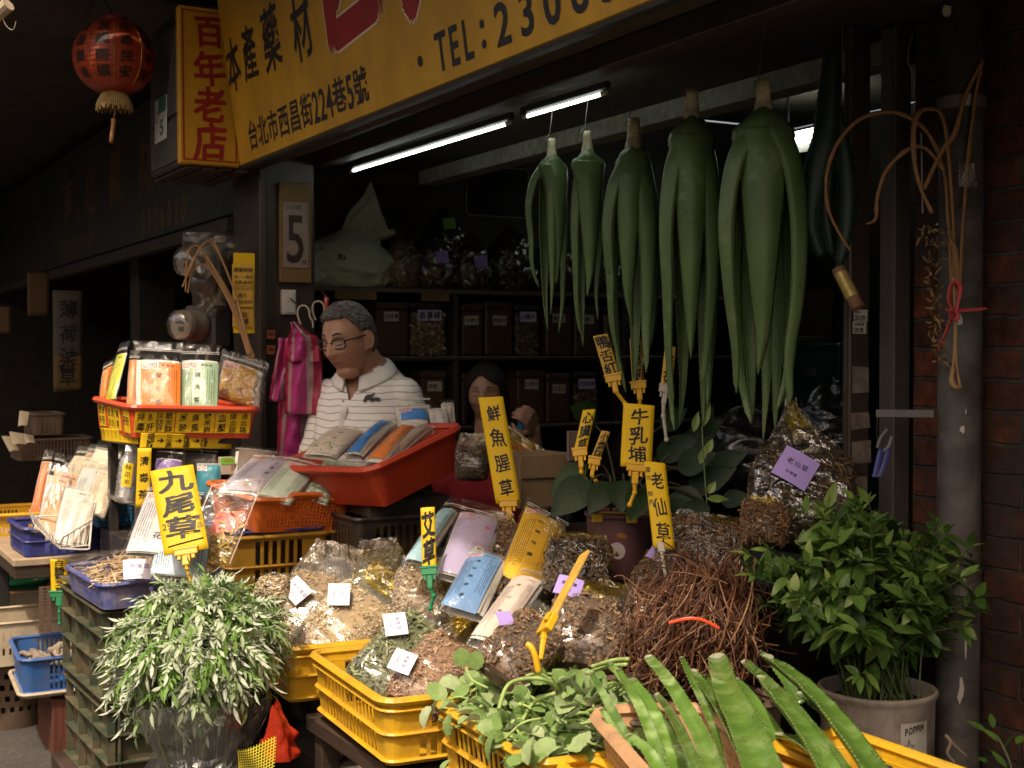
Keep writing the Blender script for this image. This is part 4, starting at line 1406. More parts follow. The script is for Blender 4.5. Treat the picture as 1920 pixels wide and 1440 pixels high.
M_JAR = film_mat("jar_plastic", (0.9, 0.88, 0.82), 0.04, 0.5, (0.5, 0.46, 0.4), 0.08, 0.08, 8)
M_LILAC = mat("lilac_card", (0.50, 0.42, 0.62), 0.6, 0.06, 9, spec=0.3)
M_CREAM = mat("cream_card", (0.42, 0.36, 0.27), 0.65, 0.1, 12, dirt=0.3)
M_CHIPS = mat("dried_root_chips", None, 0.8, 0.25, 30, rndcols=[(0.10, 0.06, 0.03), (0.28, 0.19, 0.10), (0.42, 0.32, 0.19)])
M_CHIPSD = mat("dark_dried_chips", None, 0.8, 0.25, 30, rndcols=[(0.05, 0.032, 0.018), (0.15, 0.09, 0.045), (0.28, 0.18, 0.09)])
def chips(mb, pts, size, rng, m=0, long=1.6):
 """small bent flakes at points (position, normal)"""
 for p, nrm in pts:
  a = Vector((rng.uniform(-1, 1), rng.uniform(-1, 1), rng.uniform(-1, 1)))
  t = (a - nrm * a.dot(nrm) * rng.uniform(0.4, 1.0)).normalized()
  s = nrm.cross(t).normalized()
  l = size * rng.uniform(0.5, 1.3) * long
  w = size * rng.uniform(0.25, 0.75)
  k = nrm * l * rng.uniform(0.05, 0.5)
  mb.add([p - t * l / 2 - s * w / 2, p - t * l / 2 + s * w / 2, p + s * w / 2 + k, p - s * w / 2 + k * 0.8, p + t * l / 2 - s * w / 3, p + t * l / 2 + s * w / 3], [(0, 1, 2, 3), (3, 2, 5, 4)], m, rng.random())
def tin(px0, px1, z, lab, text, lilac=False):
 a, c = Pu((px0), 620, SU + .02), Pu(px1, 620, SU + .02)
 w = (c - a).length
 h = 0.235 - 0.03 * ((int(px0) * 7919) % 10) / 10
 t = thing("tea_tin", lab, "tin", Vector((a.x, a.y, z)), "brown tins on the shelves")
 M = frame(Vector((a.x, a.y, z + 0.0015)), V, Z)
 b = MB()
 b.bbox(M, (0.003, 0, -0.24), (w - 0.003, h * 0.86, 0), 0.006)
 b.build("tin_body", M_TIN, t)
 b = MB()
 b.bbox(M, (0.001, h * 0.865, -0.242), (w - 0.001, h, 0.002), 0.005)
 b.build("lid", M_TIN, t)
 b = MB()
 M = M @ Matrix.Translation((0, 0.012 * ((int(px0) * 31) % 7 - 3) / 3, 0)) @ Matrix.Rotation(0.03 * ((int(px0) * 13) % 5 - 2) / 2, 4, "Z")
 b.bbox(M, (w / 2 - 0.037, h * 0.62, 0.001), (w / 2 + 0.03, h * 0.80, 0.0025), 0.0006)
 l = b.build("paper_label", M_CREAM, t)
 b = MB()
 put_row(b, text, lambda x, y: M @ Vector((x, y, 0.003)), w / 2 - 0.034, h * 0.71, 0.021, hand=0.5, bold=0.02, rng=random.Random(int(px0)))
 b.build("lettering", M_INK, l)
def jar(px0, px1, z, lab, text, dark=False, h=0.225):
 a, c = Pu(px0, 620, SU + .03), Pu(px1, 620, SU + .03)
 w = (c - a).length - 0.006
 t = thing("glass_jar", lab, "jar", Vector((a.x, a.y, z)), "clear jars on the shelves")
 M = frame(Vector((a.x, a.y, z + 0.0015)) + V * 0.003, V, Z)
 rng = random.Random(int(px0))
 b = MB()
 pts = []
 for k in range(230):
  pts.append((M @ Vector((rng.uniform(.006, w - .006), rng.uniform(.006, h * 0.8), rng.uniform(-0.012, -0.005))), -U))
 b.box(M, (0.006, 0.004, -0.14), (w - 0.006, h * 0.8, -0.012), 0, 0.05)
 chips(b, pts, 0.016, rng)
 b.build("dried_herb", M_CHIPSD if dark else M_CHIPS, t)
 b = MB()
 b.bbox(M, (0, 0, -0.15), (w, h * 0.88, 0), 0.012)
 b.build("jar_body", M_JAR, t, smooth=False)
 b = MB()
 b.bbox(M, (-0.002, h * 0.885, -0.152), (w + 0.002, h, 0.003), 0.006)
 b.build("lid", PL_BLACK, t)
 b = MB()
 b.bbox(M, (w * 0.18, h * 0.66, 0.001), (w * 0.86, h * 0.86, 0.0025), 0.0006)
 l = b.build("paper_label", M_LILAC, t)
 b = MB()
 put_row(b, text, lambda x, y: M @ Vector((x, y, 0.003)), w * 0.21, h * 0.76, w * 0.62 / len(text), hand=0.4, bold=0.02, rng=random.Random(5))
 b.build("lettering", M_INK, l)
z1, z2 = 1.415, 1.115
tin(706, 766, z1, "brown tin right behind the man's head on the upper jar shelf", "四味實")
jar(770, 838, z1, "clear jar of pale chips with lilac label, left on the upper shelf", "香萬補")
tin(866, 906, z1, "brown tin left of the pair near the shelf's middle upright, upper shelf", "甘草片")
tin(910, 962, z1, "brown tin between another tin and a clear jar on the upper shelf", "枸杞子")
jar(966, 1012, z1, "clear jar of dark chips with white label at the upper shelf's middle", "山藥片", True)
tin(1024, 1074, z1, "brown tin behind the hanging aloe tips, left of two on the upper shelf", "黃耆")
tin(1077, 1126, z1, "brown tin behind the hanging aloe tips, right of two on the upper shelf", "當歸")
jar(1132, 1178, z1, "clear jar of pale slices behind the aloe tips on the upper shelf", "人參", False)
tin(790, 838, z2, "brown tin behind the man's shoulder on the lower jar shelf", "肉桂")
tin(866, 915, z2, "brown tin mostly hidden behind the seated woman's head", "茯苓")
tin(970, 1022, z2, "brown tin right beside the seated woman's head, lower shelf", "川芎片")
tin(1025, 1070, z2, "brown tin in the middle of the lower jar shelf", "白芷片")
jar(1076, 1122, z2, "clear jar with white label behind the slanting yellow card, lower shelf", "四物湯", True)
for px0, px1, lab in ((628, 706, "long ochre price strip on the shelf edge above the man"), (790, 842, "short ochre price strip on the shelf edge beside the upright")):
 a, c = Pu(px0, 552, SU - .004), Pu(px1, 552, SU - .004)
 M = frame(Vector((a.x, a.y, 1.667)), V, Z)
 w = (c - a).length
 t = thing("price_strip", lab, "label", a)
 b = MB()
 b.bbox(M, (0, -0.02, 0), (w, 0.012, 0.0015), 0.0004)
 b.build("strip", mat("ochre_strip", (0.17, 0.10, 0.035), 0.7, 0.2, 15, dirt=0.5), t)
 b = MB()
 dashes(b, lambda x, y: M @ Vector((x, y, 0.002)), 0.006, w - 0.006, -0.014, 0.008, 2, random.Random(3), vertical=False)
 b.build("lettering", M_BLACK, t)
# ------------------------------------------------------------------ sacks and bags on the top shelf
def blob(mb, M, w, h, t, seed, nu=28, nv=20, top=0.75, wr=0.12, freq=3.0, m=0, squash=0.75):
 """a sagging sack standing on z=0 of M: w wide, h high, t deep"""
 def fn(u, v):
  a = 2 * math.pi * u
  s = v
  prof = (1 - (1 - min(1, s / 0.35)) ** 2.2 * 0.25) if s < 0.35 else 1 - (1 - top) * 0.0 - ((s - 0.35) / 0.65) ** 2.2 * (1 - 0.08)
  prof = max(prof, 0.03)
  ca, sa = math.cos(a), math.sin(a)
  e = squash
  x = math.copysign(abs(ca) ** e, ca) * w / 2 * prof
  y = math.copysign(abs(sa) ** e, sa) * t / 2 * prof
  q = Vector((x / w * freq, y / t * freq, s * freq)) + Vector((seed, seed * 2.3, 0))
  k = 1 + wr * noise.noise(q) + wr * 0.5 * noise.noise(q * 2.3)
  return M @ Vector((x * k, h * s * (1 + 0.08 * noise.noise(q * 0.7)), y * k))
 mb.grid(fn, nu, nv, m=m, wrap=True)
M_SACK = mat("woven_sack", (0.46, 0.49, 0.35), 0.6, 0.2, 8, bump=0.35, bscale=60, dirt=0.4, dcol=(0.24, 0.19, 0.06), dscale=4, stretch=(1, 1, 1))
sk = thing("woven_sack", "pale green woven sack with a knotted top on the top shelf", "sack", Pu(655, 535, SU + .14))
a = Pu(655, 535, SU + .14)
SM = frame(Vector((a.x, a.y, 1.702)), V, Z)
b = MB()
blob(b, SM, 0.37, 0.25, 0.25, 3.0, 72, 44, wr=0.16, freq=4.6)
sb = b.build("sack_body", M_SACK, sk, smooth=True)
b = MB()
def sackneck(u, v):
 a = 2 * math.pi * u
 r = 0.026 + 0.085 * v ** 0.75
 ax = Vector((-0.02 + 0.165 * v, 0.205 + 0.10 * v, 0.02 * v))
 k = 1 + 0.22 * noise.noise(Vector((math.cos(a) * 2, math.sin(a) * 2, v * 2))) + 0.16 * math.sin(a * 9 + v * 2) * (1 - v * 0.7)
 side = Vector((-0.48, 0.88, 0))
 return SM @ (ax + side * math.cos(a) * r * k + Vector((0, 0, 1)) * math.sin(a) * r * 0.35 * k + Vector((0, 0.04 * math.cos(a * 2) * v, 0)))
b.grid(sackneck, 72, 18, wrap=True)
b.build("sack_mouth", M_SACK, sk, smooth=True, solid=0.002)
b = MB()
b.tube([SM @ Vector((0.032 * math.cos(k * 0.524) + 0.004, 0.212 + 0.003 * math.sin(k), 0.028 * math.sin(k * 0.524))) for k in range(13)], 0.004, 6)
b.build("tie_string", mat("red_string", (0.25, 0.04, 0.03), 0.6, 0.1, 9), sk)
b = MB()
for ch, x0, y0 in (("荒", -0.075, 0.185), ("閒", -0.085, 0.13), ("冬", 0.02, 0.17)):
 put_char(b, ch, lambda x, y: SM @ Vector((x, y, 0.118 - 1.8 * (x) ** 2 + 0.012 - 1.2 * max(0, y - 0.12))), x0, y0, 0.055, bold=0.01, hand=1, rng=random.Random(1))
b.build("lettering", M_INK, sk)
M_FILMD = film_mat("dark_bag_film", (0.55, 0.5, 0.47), 0.05, 0.6, (0.2, 0.18, 0.17), 0.13, 0.9, 16, 0.9)
M_BLKBAG = mat("black_bag_plastic", (0.012, 0.012, 0.013), 0.22, 0.1, 10, bump=0.9, bscale=14, spec=0.7, coat=0.4)
def shelf_bag(label, px, py, w, h, t, seed, chipm, film, tagcol=None, tagpos=(0, .1), u_off=.12):
 a = Pu(px, py, SU + u_off)
 M = frame(Vector((a.x, a.y, 1.702)), V, Z)
 th = thing("herb_bag", label, "bag", M.translation, "bags on the top shelf")
 rng = random.Random(seed)
 b = MB()
 blob(b, M @ Matrix.Scale(0.94, 4), w, h, t, seed, 20, 12)
 pts = []
 vs = list(b.v)
 for k in range(240):
  p = vs[rng.randrange(len(vs))] + Vector((rng.uniform(-1, 1), 0, rng.uniform(-1, 1))) * 0.02
  n_ = (p - (M @ Vector((0, h * .4, 0)))).normalized()
  if n_.dot(-U) > -0.2:
   pts.append((p + n_ * 0.006, n_))
 chips(b, pts, 0.022, rng)
 b.build("dried_herb", chipm, th)
 b = MB()
 blob(b, M, w * 1.05, h * 1.12, t * 1.06, seed, 30, 22, wr=0.18, freq=4)
 b.build("plastic_film", film, th, smooth=True)
 if tagcol:
  b = MB()
  q = frame(M @ Vector((tagpos[0], tagpos[1], t * 0.55)), V + Z * 0.15, Z - V * 0.15)
  b.bbox(q, (-0.03, -0.025, 0), (0.03, 0.025, 0.002), 0.0005)
  b.build("paper_label", tagcol, th)
M_CLEARB = film_mat("bag_film_dim", (0.8, 0.76, 0.7), 0.05, 0.5, (0.4, 0.36, 0.32), 0.14, 0.8, 18)
M_PURPLE = mat("purple_card", (0.36, 0.24, 0.62), 0.5, 0.05, 9, spec=0.35)
M_LIME = mat("green_card", (0.14, 0.32, 0.05), 0.6, 0.1, 9)
shelf_bag("bag of orange brown bark chips beside the woven sack on the top shelf", 752, 540, 0.17, 0.22, 0.18, 4, M_CHIPS, M_CLEARB)
shelf_bag("dark bag with a lilac label leaning beside the bark chips bag, top shelf", 812, 542, 0.17, 0.24, 0.2, 5, M_CHIPSD, M_FILMD, M_PURPLE, (-0.01, 0.13), .09)
shelf_bag("dark bag under the rounded panel with purple label and blue glints, top shelf", 880, 546, 0.17, 0.22, 0.2, 6, M_CHIPSD, M_FILMD, M_PURPLE, (0.0, 0.12), .1)
shelf_bag("tall dark bag with a green card at the back of the top shelf", 830, 545, 0.24, 0.34, 0.2, 7, M_CHIPSD, M_FILMD, M_LIME, (-0.02, 0.29), .24)
shelf_bag("dark bag below the first hanging aloe on the top shelf", 955, 550, 0.22, 0.26, 0.2, 8, M_CHIPSD, M_FILMD)
shelf_bag("dark bag half behind the aloe tips at the right of the top shelf", 1040, 556, 0.22, 0.22, 0.2, 9, M_CHIPSD, M_FILMD)
shelf_bag("dull teal wrapped bag behind the hanging aloe at the shelf's end", 1120, 560, 0.2, 0.2, 0.2, 10, M_CHIPSD, film_mat("teal_film", (0.3, 0.5, 0.48), 0.25, 0.5, (0.06, 0.16, 0.15), 0.2, 0.8, 16))
fp = thing("wall_panel", "dark rounded rectangular panel with thin pale rim above the top shelf", "panel", Pu(933, 405, SU + 0.2))
a = Pu(933, 360, SU + 0.1)
FM = frame(a, V, Z)
w, h, rc = 0.155, 0.108, 0.02
out = []
for sx, sy, a0 in ((1, -1, -90), (1, 1, 0), (-1, 1, 90), (-1, -1, 180)):
 for k in range(5):
  an = math.radians(a0 + 22.5 * k)
  out.append((sx * (w - rc) + rc * math.cos(an), sy * (h - rc) + rc * math.sin(an)))
b = MB()
b.prism(out, -0.02, 0.0, M=FM)
b.build("panel_face", mat("panel_dark", (0.018, 0.014, 0.014), 0.3, 0.1, 5), fp)
b = MB()
b.tube([FM @ Vector((x, y, 0.001)) for x, y in out + out[:2]], 0.0028, 6)
b.build("panel_rim", mat("pale_brass", (0.42, 0.33, 0.22), 0.35, 0.1, 9, metal=0.5), fp)
b = MB()
for x_ in (-0.1, 0.1):
 b.tube([FM @ Vector((x_, h, -0.01)), FM @ Vector((x_, 0.95, -0.01))], 0.002, 5)
b.build("hanging_wire", M_BLACK, fp)
# ------------------------------------------------------------------ striped pink carrier bags on hangers
pk = thing("carrier_bags", "bunch of pink and white striped plastic carrier bags hung on hooks beside the man", "bags", P(560, 860, 4.72))
M_PINK = None
def pink_mat():
 m, nt, out = nmat("pink_stripe_plastic")
 b = N(nt, "ShaderNodeBsdfPrincipled")
 tc = N(nt, "ShaderNodeTexCoord")
 sx = N(nt, "ShaderNodeSeparateXYZ")
 nt.links.new(tc.outputs["UV"], sx.inputs[0])
 c = ramp(nt, sx.outputs[0], [(0.0, (0.45, 0.03, 0.09)), (0.1, (0.6, 0.04, 0.16)), (0.14, (0.5, 0.36, 0.36)), (0.2, (0.5, 0.36, 0.36)), (0.24, (0.55, 0.05, 0.24)), (0.62, (0.5, 0.05, 0.25)), (0.66, (0.55, 0.42, 0.42)), (0.76, (0.55, 0.42, 0.42)), (0.8, (0.5, 0.03, 0.1)), (1.0, (0.42, 0.03, 0.08))])
 n1 = noise_tex(nt, 18, 4)
 f = ramp(nt, n1, [(0.3, 0.75), (0.7, 1.2)])
 c = mixc(nt, 1.0, c, f, 'MULTIPLY')
 nt.links.new(c, b.inputs["Base Color"])
 b.inputs["Roughness"].default_value = 0.3
 bp = N(nt, "ShaderNodeBump")
 bp.inputs["Strength"].default_value = 0.5
 bp.inputs["Distance"].default_value = 0.01
 nt.links.new(noise_tex(nt, 22, 5, stretch=(3, 3, 0.8)), bp.inputs["Height"])
 nt.links.new(bp.outputs[0], b.inputs["Normal"])
 tr = N(nt, "ShaderNodeBsdfTranslucent")
 nt.links.new(c, tr.inputs[0])
 mx = N(nt, "ShaderNodeMixShader")
 mx.inputs[0].default_value = 0.3
 nt.links.new(b.outputs[0], mx.inputs[1])
 nt.links.new(tr.outputs[0], mx.inputs[2])
 nt.links.new(mx.outputs[0], out.inputs[0])
 return m
M_PINK = pink_mat()
def pleated_bag(pcs, d, seed):
 """pcs: rows of (y, x left, x right) in photo coordinates at depth d"""
 b = MB()
 n = 22
 uvs = []
 for i, (py, xl, xr) in enumerate(pcs):
  for j in range(n + 1):
   s = j / n
   p = P(lerp(xl, xr, s), py, d)
   dep = 0.018 * math.sin(s * 9 + seed + i * 0.25) + 0.012 * noise.noise(Vector((s * 4, i * 0.5, seed)))
   b.v.append(p - U * 0 + FWD * (-dep - 0.03 * math.sin(math.pi * s)))
   uvs.append((s, i / len(pcs)))
 for i in range(len(pcs) - 1):
  for j in range(n):
   b.f.append([i * (n + 1) + j, i * (n + 1) + j + 1, (i + 1) * (n + 1) + j + 1, (i + 1) * (n + 1) + j])
   b.mi.append(0)
   b.r.append(0.5)
 o = b.build("carrier_bag", M_PINK, pk, smooth=True, solid=0.0015)
 ul = o.data.uv_layers.new(name="UVMap")
 for lp in o.data.loops:
  ul.data[lp.index].uv = uvs[lp.vertex_index]
 return o
def rows_from(keys, n=18):
 out = []
 for k in range(n + 1):
  y = lerp(keys[0][0], keys[-1][0], k / n)
  for (ya, la, ra), (yb, lb, rb_) in zip(keys, keys[1:]):
   if ya <= y <= yb:
    t = (y - ya) / (yb - ya)
    out.append((y, lerp(la, lb, t), lerp(ra, rb_, t)))
    break
 return out
pleated_bag(rows_from([(745, 524, 598), (800, 520, 592), (900, 514, 590)]), 4.76, 2)
pleated_bag(rows_from([(628, 548, 592), (634, 536, 598), (690, 532, 604), (776, 533, 600)]), 4.66, 1)
pleated_bag(rows_from([(634, 520, 552), (650, 521, 552), (700, 514, 545), (752, 505, 540)]), 4.70, 5)
pleated_bag(rows_from([(604, 546, 556), (618, 548, 572), (636, 540, 596), (678, 540, 602)]), 4.635, 7)
b = MB()
for (hx, hy, s, dd) in ((569, 580, 1, 4.7), (597, 572, 1, 4.74)):
 pts = [P(hx + dx * s, hy + dy, dd) for dx, dy in ((-5, 28), (-11, 10), (-8, -4), (2, -7), (10, 0), (12, 14), (17, 22), (18, 34))]
 b.tube(catmull(pts, 5), 0.0035, 6)
b.build("hanger_hook", mat("hook_wire", (0.42, 0.33, 0.24), 0.4, 0.1, 9, metal=0.3), pk)
b = MB()
b.tube([P(560, 572, 4.73), P(606, 566, 4.76)], 0.003, 6)
b.tube([P(558, 572, 4.73), P(545, 560, 5.0)], 0.003, 6)
b.build("hanging_rail", M_BLACK, pk)
b = MB()
pn = P(612, 560, 4.95)
b.lathe([(0.002, -0.16), (0.007, -0.13), (0.009, -0.02), (0.009, 0.0), (0.006, 0.006)], 12, M=Matrix.Translation(pn))
b.tube([pn + Z * 0.004, pn + Z * 0.03 + U * 0.05], 0.0015, 5)
tag(b.build("hanging_tool", mat("red_gloss", (0.5, 0.04, 0.015), 0.15, 0.1, 9, spec=0.7, coat=0.5), smooth=True), "glossy red tool handle hanging beside the pink carrier bags", "tool handle")
# ------------------------------------------------------------------ things deeper in the shop on the right
cb = thing("teal_cabinet", "dull teal metal cabinet standing deep in the shop behind the aloe", "cabinet", Pv(1495, 700, 4.4))
a, c = Pv(1418, 655, 4.35), Pv(1572, 655, 4.35)
CM = frame(Vector((a.x, a.y, 0.03)), -U, Z)
w = (c - a).length
top = a.z
b = MB()
b.bbox(CM, (0, 0, -0.3), (w, top, 0), 0.01)
b.build("cabinet_body", mat("teal_metal", (0.018, 0.05, 0.056), 0.4, 0.2, 6, dirt=0.5), cb)
for k in range(2):
 b = MB()
 b.bbox(CM, (w * (0.04 + 0.48 * k), top - 0.42, 0.001), (w * (0.48 + 0.48 * k), top - 0.05, 0.012), 0.004)
 dd = b.build("drawer", mat("teal_metal2", (0.02, 0.058, 0.065), 0.4, 0.2, 6, dirt=0.5), cb)
 b = MB()
 b.bbox(CM, (w * (0.2 + 0.48 * k), top - 0.16, 0.013), (w * (0.3 + 0.48 * k), top - 0.12, 0.025), 0.003)
 b.build("handle", M_GREYMETAL, dd)
b = MB()
b.bbox(CM, (w * 0.12, top + 0.002, -0.2), (w * 0.5, top + 0.035, -0.02), 0.01)
tag(b.build("folded_cloth", M_DIMPAPER), "pale folded papers lying on the teal cabinet", "papers")
hs = Pv(1520, 600, 4.65)
b = MB()
HM2 = frame(hs, -U, Z)
b.grid(lambda u, v: HM2 @ Vector(((u - .5) * 0.34, (v - .5) * 0.3, 0.01 * math.sin(u * 7) + 0.006 * math.sin(v * 5))), 16, 12)
tag(b.build("cloth_hanging", mat("dim_pink", (0.14, 0.05, 0.07), 0.8, 0.2, 9), solid=0.003), "dim pink cloth hung on the rear wall of the shop", "cloth")
ct = thing("shop_counter", "dark counter inside the shop under the black plastic bags", "counter", UV(3.2, 2.6, 0))
b = MB()
ub(b, 2.35, 4.0, 2.36, 2.9, 0.80, 0.84)
b.build("counter_top", M_DARKWOOD, ct)
b = MB()
ub(b, 2.4, 3.95, 2.40, 2.85, 0.03, 0.798)
b.build("counter_body", M_DARKPAINT, ct)
# ------------------------------------------------------------------ yellow price cards in clips
PL_CLIPY = plastic("clip_yellow", (0.74, 0.42, 0.012), 0.35, 0.4, dcol=(0.35, 0.16, 0.02))
PL_CLIPW = plastic("clip_white", (0.55, 0.5, 0.42), 0.4)
class Quad:
 """a card given by three photo corners with depths"""
 def __init__(self, TL, TR, BL, dT, dB, dR=None, bend=0.0, curl=0.0):
  self.tl, self.tr, self.bl = P(*TL, dT), P(*TR, dR if dR else dT), P(*BL, dB)
  self.w, self.h = (self.tr - self.tl).length, (self.bl - self.tl).length
  x, y = (self.tr - self.tl).normalized(), (self.tl - self.bl).normalized()
  self.n = x.cross(y).normalized()
  if self.n.dot(FWD) > 0:
   self.n = -self.n
  self.x, self.y = x, y
  self.bend, self.curl = bend or 0.0025, curl or 0.004
 def at(self, a, b, off=0.0):
  """a to the right, b downwards, both 0..1"""
  k = self.bend * (1 - (2 * a - 1) ** 2) + self.curl * (1 - b) ** 3
  return self.tl + (self.tr - self.tl) * a + (self.bl - self.tl) * b + self.n * (off + k)
 def fn(self, off):
  return lambda x, y: self.at(x / self.w, -y / self.h, off)
def price_card(name, label, q, text, clip=PL_CLIPY, th=0.0022, size=0.62, top=0.06, bot=0.9, extra=None, bold=0.02, seed=1, stem=((0, 0), (0.0, 0.06)), card=None, cat="price sign", sy=None, clipw=0.7, group="yellow handwritten price cards"):
 t = thing(name, label, cat, q.at(0.5, 1.0), group)
 b = MB()
 b.grid(lambda u, v: q.at(u, 1 - v, 0), 6, 12)
 cd = b.build("card", card or M_LBL, t, smooth=True, solid=th)
 b = MB()
 rng = random.Random(seed)
 if text:
  put_col(b, text, q.fn(th * 0.5 + 0.0006), q.w * 0.52, -q.h * top, -q.h * bot, q.w * size, sy or min(q.w * size, q.h * (bot - top) / len(text) * 0.95), bold=bold, hand=1.0, rng=rng)
 if extra:
  extra(b, q.fn(th * 0.5 + 0.0006), q, rng)
 b.build("lettering", M_INK, cd)
 if clip:
  b = MB()
  o = q.at(0.5, 1.0)
  C = basis(o, q.x, q.n.cross(q.x).normalized() if q.n.cross(q.x).dot(q.y) > 0 else -q.n.cross(q.x).normalized(), q.n)
  cw = q.w * clipw / 2
  b.bbox(C, (-cw, -0.010, -0.006), (cw, 0.012, 0.0065), 0.002)
  b.bbox(C, (-cw * 1.08, 0.006, -0.008), (cw * 1.08, 0.0125, 0.0085), 0.0015)
  b.bbox(C, (-cw * 0.75, -0.022, -0.004), (-cw * 0.45, -0.0102, 0.005), 0.001)
  b.bbox(C, (cw * 0.45, -0.022, -0.004), (cw * 0.75, -0.0102, 0.005), 0.001)
  b.bbox(C, (-cw * 0.35, -0.04, -0.005), (cw * 0.35, -0.0102, 0.006), 0.002)
  pts = [C @ Vector((0, -0.036, 0))]
  for dx, dy in stem:
   pts.append(C @ Vector((dx, -0.04, 0)) + RGT * dx - Z * dy)
  b.tube(pts, [0.0055] + [0.0045] * (len(pts) - 1), 8)
  for k, p in enumerate(pts[1:]):
   b.ball(p, 0.0068, n=8, k=6)
  b.build("clip", clip, t)
 return t
def nine_extra(b, fn, q, rng):
 put_row(b, "250", fn, q.w * 0.05, -q.h * 0.68, 0.026, hand=0.8, bold=0.01, rng=rng)
 put_col(b, "乾品", fn, q.w * 0.90, -q.h * 0.58, -q.h * 0.76, 0.020, 0.02, hand=0.8, bold=0.005, rng=rng)
 b.tube([fn(q.w * .12, -q.h * .915), fn(q.w * .5, -q.h * .895), fn(q.w * .93, -q.h * .87)], 0.0022, 5)
price_card("price_card", "largest yellow card with three big black characters clipped before the green crates", Quad((282, 885), (363, 872), (308, 1042), 3.86, 3.74), "九尾草", size=0.8, top=0.03, bot=0.86, extra=nine_extra, bold=0.035, seed=3, clipw=0.52, stem=((0, 0.01), (0.006, 0.05)))
price_card("price_card", "tall narrow yellow card of three characters hung below the red basket", Quad((259, 840), (285, 840), (254, 952), 4.24, 4.24), "清毒茶", clip=None, size=0.75, top=0.08, bot=0.92, seed=4)
price_card("price_card", "narrow yellow card of two characters in a green clip", Quad((789, 953), (815, 951), (792, 1072), 3.32, 3.28), "艾草", clip=PL_GRN, size=0.9, top=0.06, bot=0.93, bold=0.04, seed=5, clipw=1.15, sy=0.062, stem=((0, 0.0), (0.004, 0.02), (0.0, 0.05)))
price_card("price_card", "tallest yellow card of four characters in front of the seated woman", Quad((897, 746), (943, 744), (930, 945), 3.72, 3.66), "鮮魚腥草", size=0.62, top=0.04, bot=0.98, bold=0.02, seed=6, sy=0.05, clipw=0.72, stem=((0, 0.01), (0.004, 0.06)))
price_card("price_card", "leaning yellow card of three characters left of the big card on the bucket", Quad((1093, 770), (1117, 768), (1075, 850), 3.45, 3.42), "心臟草", size=0.85, top=0.05, bot=0.97, bold=0.03, seed=7, clipw=1.15, sy=0.033, stem=((0, 0.01), (0.008, 0.035)))
def none_extra(b, fn, q, rng):
 pass
price_card("price_card", "wide yellow card of three characters standing above the mauve bucket", Quad((1169, 756), (1227, 761), (1163, 874), 3.26, 3.24), "牛乳埔", size=0.66, top=0.05, bot=0.95, bold=0.02, seed=8, clipw=0.6, sy=0.045, stem=((0, 0.02), (-0.006, 0.05)))
def lx_extra(b, fn, q, rng):
 put_col(b, "產地:關西", fn, q.w * 0.13, -q.h * 0.05, -q.h * 0.52, 0.012, 0.013, hand=0.7, bold=0.004, rng=rng)
lx = Quad((1207, 866), (1247, 870), (1225, 1027), 3.10, 3.04, bend=0.004)
price_card("price_card", "long bent yellow card of three characters with small writing, above the red roots", lx, "老仙草", clip=None, size=0.66, top=0.08, bot=0.97, extra=lx_extra, bold=0.02, seed=9, sy=0.044)
b = MB()
C = basis(lx.at(0.35, 1.0), lx.x, lx.y, lx.n)
b.bbox(C, (-0.008, -0.01, -0.005), (0.008, 0.014, 0.005), 0.002)
b.tube([C @ Vector((0, -0.009, 0)), C @ Vector((0.01, -0.14, -0.01))], 0.004, 8)
tag(b.build("white_clip", PL_CLIPW), "small white clip gripping the bottom of the long bent yellow card", "clip")
price_card("price_card", "dim tilted yellow card of three characters behind the aloe tips", Quad((1112, 631), (1139, 626), (1136, 712), 3.62, 3.60), "鴨舌紅", size=0.9, top=0.03, bot=0.95, bold=0.03, seed=10, clipw=1.1, sy=0.036, stem=((0.012, 0.03), (0.02, 0.06)), card=M_LBLOLD)
price_card("price_card", "dim yellow card mostly hidden by the third aloe, its clip showing", Quad((1180, 636), (1202, 634), (1186, 724), 3.66, 3.64), "白馬莿", size=0.9, top=0.03, bot=0.95, bold=0.03, seed=11, clipw=1.3, sy=0.036, stem=((0.0, 0.03), (0.0, 0.06)), card=M_LBLOLD)
price_card("price_card", "dim yellow card behind the aloe tips in a pale wooden holder", Quad((1247, 648), (1268, 652), (1238, 728), 3.5, 3.48), "香茹", clip=PL_CLIPW, size=0.85, top=0.1, bot=0.95, bold=0.02, seed=12, clipw=1.2, sy=0.04, stem=((0.0, 0.03), (0.004, 0.09)), card=M_LBLOLD)
price_card("price_card", "thin slanting card seen edgewise beside the heart shaped leaf", Quad((1128, 808), (1144, 811), (1106, 864), 3.42, 3.40), "小葉草", size=0.95, top=0.03, bot=0.95, bold=0.03, seed=13, clipw=1.4, sy=0.026, stem=((0.01, 0.02), (0.012, 0.05), (0.0, 0.08)), card=M_LBLOLD)
price_card("price_card", "yellow card of five characters in a green clip beside the perforated black upright", Quad((95, 1048), (127, 1048), (96, 1114), 4.62, 4.62), "白鶴靈芝草", clip=PL_GRN, size=0.62, top=0.02, bot=0.98, bold=0.02, seed=14, clipw=1.1, sy=0.023, stem=((0, 0.02), (0.0, 0.06)))
def arrows_extra(b, fn, q, rng):
 for i, s in enumerate(("預防", "三高", "排毒", "保健")):
  x = q.w * (0.10 + 0.19 * i)
  put_col(b, s, fn, x, -q.h * 0.03, -q.h * 0.97, 0.026, 0.026, hand=0.8, bold=0.012, rng=rng)
  if i < 3:
   xx = x + q.w * 0.07
   b.add([fn(xx, -q.h * .52), fn(xx + .014, -q.h * .50), fn(xx + .014, -q.h * .44), fn(xx, -q.h * .46)], [(0, 1, 2, 3)])
   b.add([fn(xx + .012, -q.h * .64), fn(xx + .024, -q.h * .47), fn(xx + .012, -q.h * .3)], [(0, 1, 2)])
